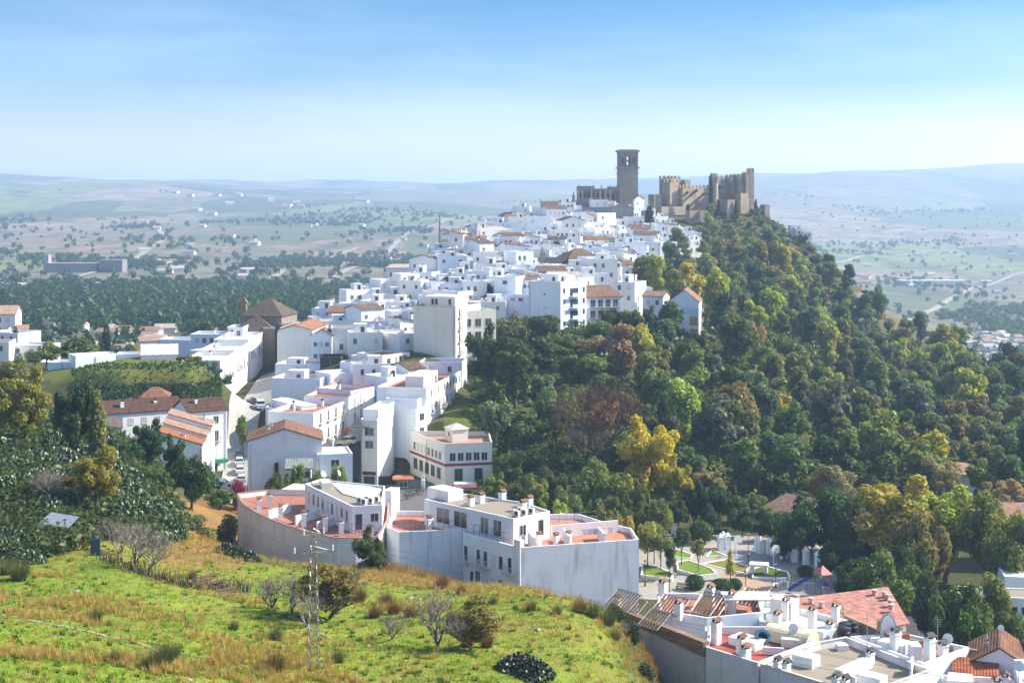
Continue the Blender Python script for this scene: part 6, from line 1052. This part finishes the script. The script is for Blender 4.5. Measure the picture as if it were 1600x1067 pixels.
X,Y,Z = onz(661,770,-57); t_ = thing('clock_post','white clock post with round dial on the square','clock',(X,Y,Z)); b = MB(); b.box(-.35,.35,-.35,.35,0,2.6); b.build('post',M['plaster'],t_,(.8,.8,.8)); b = MB(); b.tube([(0,-.12,3.1),(0,.12,3.1)],.45,14); b.build('dial',M['paint'],t_,(.8,.8,.78))
CARM = {}
def car_mesh():
    pr = [(-2.1,.3),(2.1,.3),(2.1,.75),(1.15,.9),(-2.0,.95),(-2.1,.8)]; b = MB(); n=len(pr)
    for y in (-.85,.85): b.v += [(x,y,z) for x,z in pr]
    b.f += [tuple(range(n)),tuple(range(2*n-1,n-1,-1))]+[(i,n+i,n+(i+1)%n,(i+1)%n) for i in range(n)]; CARM['body'] = b.mesh('body',M['carpaint'])
    b = MB(); b.v += [(1.1,-.8,.92),(-1.9,-.8,.95),(-1.5,-.62,1.42),(.35,-.62,1.45),(1.1,.8,.92),(-1.9,.8,.95),(-1.5,.62,1.42),(.35,.62,1.45)]; b.f += [(0,3,2,1),(4,5,6,7),(0,4,7,3),(1,2,6,5)]; CARM['windows'] = b.mesh('windows',M['glass'])
    b = MB(); b.v += [(-1.55,-.66,1.42),(.4,-.66,1.45),(.4,.66,1.45),(-1.55,.66,1.42),(-1.4,-.55,1.5),(.2,-.55,1.52),(.2,.55,1.52),(-1.4,.55,1.5)]; b.f += [(4,5,6,7),(0,1,5,4),(1,2,6,5),(2,3,7,6),(3,0,4,7)]; CARM['roof'] = b.mesh('roof',M['carpaint'])
    b = MB(); b.tube([(0,-.1,0),(0,.1,0)],.32,12); CARM['wheel'] = b.mesh('wheel',M['paint'])
car_mesh()
def car(x, y, z, rz, col, lab, s=1.0, name='parked_car', cat='car', g='cars parked in the street'):
    X,Y,_ = onz(x,y,z); Z = ground(X,Y)+.27 if z > -57 else z; t_ = thing(name,lab,cat,(X,Y,Z),rz,g); t_.scale = (s,s,s*(1.25 if name == 'parked_van' else 1))
    for p,c in (('body',col),('windows',None),('roof',col)): link(CARM[p],p,t_,c)
    for wx in (-1.3,1.35):
        for wy in (-.78,.78): link(CARM['wheel'],'wheel',t_,(.02,.02,.02),(wx,wy,.32))
for i,(x,D,rz,c,lab) in enumerate(((374,290,1.75,(.10,.11,.13),'dark grey car farthest in the row beside the gable house'),(374,284.5,1.75,(.6,.62,.64),'silver car second from far end of the parked row'),(375,279.5,1.75,(.75,.75,.75),'white car in the middle of the parked row'),(377,274.5,1.75,(.72,.73,.74),'white car nearest in the parked row'),(347,263,.15,(.62,.5,.48),'pale reddish car in front of the parked row'),(334,260,.1,(.10,.22,.22),'teal car half hidden by the broad dark tree'),(388,326,1.9,(.05,.055,.07),'dark car up the street in shadow'),(381,336,1.9,(.06,.05,.06),'second dark car up the street in shadow'),(394,340,1.9,(.12,.03,.03),'dark red car up the street by the shadow edge'))): X,Y,Z = gp(x,D); car(x,HY-Z/D*F,Z,rz,c,lab)
for x,D,rz,c,lab in ((407,318,1.8,(.75,.76,.77),'white van parked by the bend house'),(547,304,1.2,(.74,.75,.76),'white van in the lane below the cafe house')): X,Y,Z = gp(x,D); car(x,HY-Z/D*F,Z,rz,c,lab,1.12,'parked_van','van','vans in the streets')
PM = {}
def person(x, D, top, leg, lab, rz=0, s=1.0, hair=(.04,.03,.025)):
    X,Y,Z = gp(x,D); t_ = thing('person',lab,'person',(X,Y,Z+.27),rz,None); t_.scale = (s,)*3
    if not PM:
        def skin(name, vs, es, rad, mat):
            me = bpy.data.meshes.new(name); me.from_pydata(vs, es, []); me.materials.append(mat); tmp = bpy.data.objects.new('tmp', me); tmp.modifiers.new('skin','SKIN'); bpy.data.objects.remove(tmp)
            for i,r in enumerate(rad): me.skin_vertices[0].data[i].radius = (r,r)
            me.skin_vertices[0].data[0].use_root = True; return me
        PM['body'] = skin('body',[(0,0,.95),(0,0,1.2),(0,0,1.42),(0,-.01,1.52),(0,-.02,1.64),(0,-.01,1.73),(.2,0,1.4),(.25,.03,1.12),(.24,-.08,.88),(-.2,0,1.4),(-.25,-.02,1.12),(-.24,-.12,.9),(.1,0,.9),(.12,-.05,.5),(.12,.05,.08),(.12,-.12,.04),(-.1,0,.9),(-.12,.04,.5),(-.12,.12,.08),(-.12,-.03,.04)],[(0,1),(1,2),(2,3),(3,4),(4,5),(2,6),(6,7),(7,8),(2,9),(9,10),(10,11),(0,12),(12,13),(13,14),(14,15),(0,16),(16,17),(17,18),(18,19)],[.13,.13,.13,.055,.1,.07,.06,.045,.035,.06,.045,.035,.085,.065,.045,.04,.085,.065,.045,.04],M['skin'])
        PM['shirt'] = skin('shirt',[(0,0,.93),(0,0,1.2),(0,0,1.4),(.2,0,1.39),(.25,.03,1.12),(.245,-.04,.97),(-.2,0,1.39),(-.25,-.02,1.12),(-.245,-.07,.98)],[(0,1),(1,2),(2,3),(3,4),(4,5),(2,6),(6,7),(7,8)],[.15,.155,.15,.075,.06,.05,.075,.06,.05],M['cloth'])
        PM['trousers'] = skin('trousers',[(0,0,.96),(.1,0,.88),(.12,-.05,.5),(.12,.05,.12),(-.1,0,.88),(-.12,.04,.5),(-.12,.12,.12)],[(0,1),(1,2),(2,3),(0,4),(4,5),(5,6)],[.145,.1,.08,.065,.1,.08,.065],M['cloth'])
        b = MB(); b.lathe([(.02,1.58),(.115,1.62),(.12,1.72),(.08,1.8),(.01,1.82)],0,.02,10); PM['hair'] = b.mesh('hair',M['cloth'])
    for p,c in (('body',(.5,.33,.25)),('shirt',top),('trousers',leg),('hair',hair)):
        o = link(PM[p],p,t_,c)
        if p != 'hair': o.modifiers.new('skin','SKIN'); o.modifiers.new('sub','SUBSURF').levels = 1
for x,D,a,c,lab in ((325,284,(.05,.06,.1),(.03,.035,.06),'person in dark clothes walking left of the green shop'),(336,279,(.5,.06,.04),(.03,.03,.05),'person in a red top standing on the open street'),(322,288,(.6,.6,.62),(.05,.06,.1),'person in a white top near the row house doors'),(333,292,(.55,.5,.48),(.1,.08,.06),'person in a pale top before the green shop front'),(377,306,(.02,.02,.025),(.02,.02,.025),'person in black beside the white gable house'),(379,307,(.03,.03,.04),(.06,.06,.07),'second dark dressed person beside the white gable house')): person(x,D,a,c,lab,x*.7)
for x,D,w_,col,lab in ((545,300,2.6,(.62,.5,.28),'yellow cafe awning along the lane'),(541,305,2.4,(.5,.14,.08),'red cafe awning at the top of the lane'),(533,297,2.6,(.6,.5,.35),'beige cafe awning nearest the square')): X,Y,Z = gp(x,D); b = MB(); b.prism([(-w_/2,-1),(w_/2,-1),(w_/2,1),(-w_/2,1)],2.3,2.75,.3); b.tube([(0,0,0),(0,0,2.4)],.05,5); tag(b.build('parasol',M['cloth'],None,col,(X,Y,Z+.2)),lab,'awning')
for x,y,c,lab in ((602,742,(.03,.035,.04),'dark rubbish container at the edge of the square'),(626,745,(.04,.12,.07),'green recycling container in the blue shade')): X,Y,Z = onz(x,y,-56.9); t_ = thing('waste_container',lab,'container',(X,Y,Z),.2); b = MB(); b.prism([(-.8,-.5),(.8,-.5),(.8,.5),(-.8,.5)],.15,1.2,1.1); b.build('bin',M['paint'],t_,c); b = MB(); b.prism([(-.9,-.58),(.9,-.58),(.9,.58),(-.9,.58)],1.2,1.45,.85); b.build('lid',M['paint'],t_,tuple(v*.7 for v in c))
for x,y,D0,lab in ((655,778,0,'bare small plaza tree left of the clock post'),(637,785,0,'bare small plaza tree beside the orange roofed kiosk'),(690,750,0,'small bare tree before the cream corner building')): X,Y,Z = onz(x,y,-57); r = thing('bare_tree',lab,'tree',(X,Y,Z)); r.scale = (.9,)*3; link(BARE[1],'branches',r,(.14,.10,.09))
# ---- pylon and wires
X,Y,Z = hit(490,1046); HP = pz(826,Y)-Z; py_ = thing('power_pylon','slim grey lattice power pylon standing in the grass','pylon',(X,Y,Z),.35); b = MB(); w0,w1 = .42,.17; cs_ = [(-1,-1),(1,-1),(1,1),(-1,1)]
wz = lambda t: w0+(w1-w0)*t
for s in cs_: b.tube([(s[0]*w0,s[1]*w0,-.3),(s[0]*w1,s[1]*w1,HP*.93)],.028,4)
n = 20
for i in range(n):
    t0,t1 = i/n*.93,(i+1)/n*.93
    for k in range(4): a,c = cs_[k],cs_[(k+1)%4]; q = (a,c) if i%2 else (c,a); b.tube([(q[0][0]*wz(t0/.93),q[0][1]*wz(t0/.93),HP*t0),(q[1][0]*wz(t1/.93),q[1][1]*wz(t1/.93),HP*t1)],.019,3); b.tube([(a[0]*wz(t1/.93),a[1]*wz(t1/.93),HP*t1),(c[0]*wz(t1/.93),c[1]*wz(t1/.93),HP*t1)],.02,3)
b.build('lattice_mast',M['metal'],py_,(.34,.32,.30)); ends = []
for z,L_,nm in ((HP*.955,.75,'upper_arm'),(HP*.83,1.45,'lower_arm')):
    b = MB(); b.tube([(-L_,0,z),(L_,0,z)],.045,4); b.tube([(-L_,0,z),(0,0,z+.5)],.03,4); b.tube([(L_,0,z),(0,0,z+.5)],.03,4); b.build('cross_arm',M['metal'],py_,(.36,.34,.32))
    for x in (-L_,L_): b = MB(); b.lathe([(.03,z+.5),(.09,z+.4),(.04,z+.33),(.1,z+.25),(.04,z+.18),(.09,z+.1),(.03,z+.02)],x,0,8); b.build('insulator',M['paint'],py_,(.62,.6,.56)); ends.append((x,z+.4))
b = MB(); b.tube([(0,0,HP*.93),(.25,0,HP)],.05,4); b.tube([(0,0,HP*.93),(-.15,0,HP*.985)],.04,4); b.build('spike',M['metal'],py_,(.45,.43,.4))
ca,sa = math.cos(.35),math.sin(.35)
for i,(x,z) in enumerate(ends):
    p = Vector((X+x*ca,Y+x*sa,Z+z))
    for j,(q,lab) in enumerate(((Vector((60+i*1.5,88,-34-i*.5)),'thin power line running from the pylon to the lower right'),(Vector((-95,228+i*2,-22)),'thin power line running from the pylon to the upper left'))):
        b = MB(); pts_ = []
        for k in range(25): t = k/24; v = p.lerp(q,t); v.z -= 4*1.7*t*(1-t); pts_.append(v)
        b.tube(pts_,.012,3); tag(b.build('power_line',M['metal'],None,(.12,.12,.13)),lab,'power line',['power lines towards the right','power lines towards the left'][j])
# ---- shed, gates, stick fence, path and posts on the left
X,Y,Z = hit(92,838); t_ = thing('garden_shed','small dark shed with a sloping grey sheet roof','shed',(X,Y,Z),-.25); t_.scale = (.8,.8,.8); b = MB(); b.box(-1.9,1.9,-1.2,1.2,-.5,1.7); b.build('wall',M['wood'],t_,(.10,.07,.055)); b = MB(); b.v += [(-2.4,-1.6,1.75),(2.4,-1.6,1.45),(2.2,1.6,2.3),(-2.2,1.6,2.75)]+[(-2.4,-1.6,1.82),(2.4,-1.6,1.52),(2.2,1.6,2.37),(-2.2,1.6,2.82)]; b.f += [(3,2,1,0),(4,5,6,7),(0,1,5,4),(1,2,6,5),(2,3,7,6),(3,0,4,7)]; b.build('roof',M['metal'],t_,(.5,.52,.56)); b = MB(); b.box(-.4,.4,-1.26,-1.2,-.3,1.4); b.build('door',M['wood'],t_,(.06,.045,.04))
X,Y,Z = hit(149,868); b = MB(); b.box(-.45,.45,-.04,.04,-.2,1.8); b.box(-.52,-.45,-.07,.07,-.3,1.95); b.box(.45,.52,-.07,.07,-.3,1.95); tag(b.build('blue_gate',M['paint'],None,(.05,.10,.15),(X,Y,Z)),'dark blue panel gate in the scrub hedge','gate')
X,Y,Z = hit(10,782); b = MB(); b.box(-.4,.4,-.04,.04,-.2,1.7); b.box(-.47,-.4,-.06,.06,-.3,1.8); b.box(.4,.47,-.06,.06,-.3,1.8); tag(b.build('green_gate',M['paint'],None,(.02,.17,.06),(X,Y,Z)),'green panel gate at the left edge','gate')
b = MB(); r_ = random.Random(4); tips = []
for i in range(150):
    t = i/109; x = 160+165*t+r_.uniform(-1,1); y = 872+44*math.sin(t*1.4)+r_.uniform(-5,5)+t*4; X,Y,Z = hit(x,y); h = r_.uniform(.4,1.1); b.tube([(X,Y,Z-.2),(X+r_.uniform(-.2,.2),Y,Z+h)],r_.uniform(.03,.06),4); tips.append((X,Y,Z+h*.6))
b.tube(tips,.04,4); b.tube([(p[0],p[1]+.05,p[2]-.3) for p in tips],.04,4)
tag(b.build('stick_fence',M['bark'],None,(.20,.12,.09)),'ragged fence of brown sticks below the cactus slope','fence')
b = MB(); X0,Y0,Z0 = hit(322,905); X1,Y1,Z1 = hit(362,935)
for i in range(30): t = r_.random(); s = r_.uniform(-.5,.5); p = Vector((X0,Y0,Z0)).lerp(Vector((X1,Y1,Z1)),t); p.z = ground(p.x,p.y)+.15; b.tube([p+Vector((-.9,-.4+s,.1)),p+Vector((.9,.4+s,.25+s*.3))],.05,4)
tag(b.build('brushwood_pile',M['bark'],None,(.24,.16,.12)),'heap of cut brown brushwood at the end of the stick fence','brushwood')
for x,y,h,lab in ((382,932,1.5,'pale leaning wooden post beside the cactus hedge'),(388,930,1.3,'second pale post beside the cactus hedge'),(376,933,1.1,'third short post beside the cactus hedge')): X,Y,Z = hit(x,y); b = MB(); b.tube([(0,0,-.2),(.1,0,h)],[.07,.05],6); tag(b.build('fence_post',M['bark'],None,(.4,.36,.32),(X,Y,Z)),lab,'post')
for x,D,lab in ((352,171,'dark prickly pear hedge at the brushwood heap'),(368,170,'dark prickly pear hedge right of the brushwood'),(385,168,'dark prickly pear hedge behind the wooden posts')): cactus(x,D,.7,lab,(.04,.065,.03))
# ---------------------------------------------------------------- the valley beyond
FV = leaves(lobes_in(7,(0,0,3),(3.2,3.2,1.6),(1.2,2.4)), 62, 1.0)
def fb(x, D, s, seed): X = px(x, D); return fbm(np.array([X/s*10]), np.array([D/s*5]), 10, 3, seed)[0]
def pk_valley():
    D = math.exp(RS.uniform(math.log(560), math.log(4300))); x = RS.uniform(-60, 1120)
    if x > np.interp(D, [560,700,1000,2000,4300],[330,600,900,1100,1120]): return None
    X, Y, Z = gp(x, D)
    if Z > -30: return (x, D) if RS.rand() < .5 and fb(x, D, 260, 8) > .07 else None
    return (x, D) if fb(x, D, 170, 3)+(.22 if 700 < D < 1250 else 0)-(.35 if D < 640 else 0) > .02 or RS.rand() < .10 else None
scatter(5800, pk_valley, FV, .7, 1.6, 'valley_woods', M['leaf'], (.045,.085,.035), 'dark woods and tree rows filling the valley on the left', 'woods')
def pk_vr():
    D = math.exp(RS.uniform(math.log(900), math.log(4600))); x = RS.uniform(1180, 1680); X, Y, Z = gp(x, D)
    return (x, D) if fb(x, D, 150, 13) > .1 or RS.rand() < .06 else None
scatter(1700, pk_vr, FV, .6, 1.5, 'valley_woods', M['leaf'], (.06,.10,.04), 'scattered tree rows in the valley on the right', 'woods')
def fhouse(X, Y, Z, w, d, h, rz, rc, gable, lab, grp, col):
    w *= .62; d *= .7; h *= .62; col = tuple(c*.78 for c in col)
    t_ = thing('distant_house', lab, 'house', (X,Y,Z), rz, grp); b = MB(); b.box(-w/2,w/2,-d/2,d/2,-2,h); o = h
    if gable: b.v += [(-w/2,0,h+w*.16),(w/2,0,h+w*.16)]; n = len(b.v); b.f += [(n-8+2-2+0-0,n-2,n-2)] if False else []
    b.build('wall', M['plaster'], t_, col); r = MB(); u = .3
    if gable: r.v += [(-w/2-u,-d/2-u,h),(w/2+u,-d/2-u,h),(w/2+u,d/2+u,h),(-w/2-u,d/2+u,h),(-w/2-u,0,h+d*.25),(w/2+u,0,h+d*.25)]; r.f += [(0,1,5,4),(2,3,4,5),(1,2,5),(3,0,4),(3,2,1,0)]
    else: r.box(-w/2-.1,w/2+.1,-d/2-.1,d/2+.1,h,h+.4)
    r.build('roof', M['terrace'], t_, rc)
rr = random.Random(77)
for i in range(92):
    x = rr.uniform(1475, 1640); D = rr.uniform(860, 1150); X, Y, Z = gp(x, D); fhouse(X, Y, Z, rr.uniform(9,16), rr.uniform(8,12), rr.uniform(4,8), rr.uniform(-.3,.5), rr.choice([(.6,.58,.55),(.35,.25,.2),(.5,.45,.42)]), rr.random() < .4, 'small white house of the lower town at the right edge', 'white houses of the lower town', rr.choice([WHITE,(.75,.77,.8),(.78,.74,.7)]))
CL = [((60,260),(560,700),16,'low white house in the village row behind the cypresses','village row behind the cypresses'),((-20,420),(900,1300),26,'small white farmhouse between the dark valley woods','farmhouses in the valley woods'),((220,700),(1300,2600),34,'tiny white farm building among the far valley fields','farm buildings in the far fields'),((1260,1600),(1700,3000),26,'tiny white farm building in the right hand valley','farm buildings in the right valley'),((240,620),(3200,4300),18,'tiny pale speck of a house on the far left hills','houses on the far left hills')]
for (xa, xb), (d0, d1), n_, lab, grp in CL:
    for i in range(n_): x, D = rr.uniform(xa, xb), rr.uniform(d0, d1); X, Y, Z = gp(x, D); s = 1+(D > 1300)*.4+(D > 3000); fhouse(X, Y, Z, rr.uniform(9,18)*s, rr.uniform(8,11)*s, rr.uniform(3.5,6)*s*.8, rr.uniform(-.5,.5), rr.choice([(.36,.24,.18),(.5,.4,.34)]), True, lab, grp, rr.choice([WHITE,(.78,.75,.7)]))
X, Y, Z = gp(115, 1500); t_ = thing('distant_complex', 'large pale grey complex with a square tower far in valley', 'building', (X,Y,Z)); b = MB(); b.box(-26,26,-8,8,-3,9); b.build('main_block', M['plaster'], t_, (.24,.22,.20)); b = MB(); b.box(-30,-25,-5,5,-3,18); b.build('tower', M['plaster'], t_, (.30,.28,.27)); b = MB(); b.box(30,54,-10,10,-3,13); b.build('wing', M['plaster'], t_, (.22,.2,.19)); b = MB(); b.box(-27,27,-9,9,9,9.6); b.build('roof', M['terrace'], t_, (.4,.34,.3))
X, Y, Z = gp(1455, 2050); t_ = thing('distant_warehouse', 'long pale warehouse roof at the foot of the right hills', 'warehouse', (X,Y,Z)); b = MB(); b.box(-46,46,-14,14,-2,7); b.build('wall', M['plaster'], t_, (.7,.68,.66)); b = MB(); b.box(-47,47,-15,15,7,8); b.build('roof', M['terrace'], t_, (.62,.58,.54))
b = MB(); X, Y, Z = gp(687, 566); b.tube([(0,0,0),(0,0,19)],[.5,.2],4)
for i in range(6): b.tube([(-.6,0,2+i*2.6),(.6,0,3+i*2.6)],.12,3); b.tube([(.6,0,2+i*2.6),(-.6,0,3+i*2.6)],.12,3)
tag(b.build('radio_mast', M['metal'], None, (.2,.22,.25), (X,Y,pz(410,566))), 'thin radio mast at the left edge of the upper town', 'mast')
for x, D, y in ((287,520,565),(600,455,435)):
    b = MB(); z = pz(y, D); b.tube([(0,0,-4),(0,0,14 if x == 287 else 8)],.1,5); b.box(-.5,.5,-.06,.06,12,12.15) if x == 287 else b.box(-.4,.4,-.05,.05,7,7.1); tag(b.build('tall_aerial', M['metal'], None, (.2,.2,.22), (px(x,D),D,z)), 'tall thin mast left of the church' if x == 287 else 'thin roof mast over the middle of the town', 'mast')
# ---------------------------------------------------------------- labels that single out the repeats
LM = [('bell tower',983,270),('castle',1105,295),('brown stone church',410,510),('tall balconied apartment block',870,470),('beige apartment block',690,520),('cream corner building',705,710),('upper church',905,405),('curved beige wall',445,830),('pink red roofed hall',1310,950),('big golden tree',1012,690),('long windowed terrace',697,610),('playground tower',1285,900),('ochre panelled house',1085,485),('reddish bare tree',940,650),('two dark pines',785,540),('slate roofed nave',862,410),('radio mast',687,390),('basketball court',1190,865),('cliff house',1352,442),('brown hip roofed house',945,455),('pinkish hip roof',1220,795),('pale guard house',1138,320),('grey roofed shed',92,820),('lattice pylon',490,930),('broad dark tree by the cars',300,750),('yellow olive eucalyptus',40,620),('rooftop canopy',1165,935),('prickly pear in the grass',815,1030),('lower town',1560,540),('huge blank white wall',905,890),('spire of the left ridge',876,325)]
ORD = ['','second ','third ','fourth ','fifth ','sixth ','seventh ','eighth ','ninth ','tenth ','eleventh ','twelfth ','thirteenth ','fourteenth ','fifteenth ']
def autolabel(items, suffix=''):
    buckets = {}
    for o, desc, (x, y) in items:
        best = sorted(LM, key=lambda l: math.hypot(l[1]-x, (l[2]-y)*1.15))[0]; dx, dy = x-best[1], y-best[2]
        d = ('right of' if dx > 0 else 'left of') if abs(dx) > abs(dy) else ('below' if dy > 0 else 'above')
        buckets.setdefault((desc, d, best[0]), []).append((math.hypot(dx, dy), o))
    for (desc, d, lm), l in buckets.items():
        l.sort(key=lambda q: q[0])
        for i, (_, o) in enumerate(l):
            o['label'] = (f'{desc} {d} the {lm}' if len(l) == 1 else f'{desc}, {ORD[min(i,14)]}nearest {d} the {lm}')
            if len(o['label'].split()) > 16: o['label'] = o['label'].replace(' with', '', 1).replace(' roofed', '', 1)
            if len(o['label'].split()) > 16: o['label'] = o['label'].replace(' grey', '', 1).replace(' pale', '', 1)
            if len(o['label'].split()) > 16: o['label'] = o['label'].replace(' house', '', 1)
autolabel(AUTO); autolabel(ATREE); autolabel(CA); autolabel(SHR)
# ---------------------------------------------------------------- the air
b = MB(); b.box(-8500, 8500, -60, 11200, float(ZG.min())-1.5, 230)
m, t, o = new_mat('air'); v = N(t, 'ShaderNodeVolumePrincipled', i_Density=1.75e-4); v.inputs['Color'].default_value = (.48, .68, .98, 1); v.inputs['Anisotropy'].default_value = .25
t.links.new(v.outputs[0], o.inputs['Volume']); h = b.build('haze', m); h['kind'] = 'stuff'
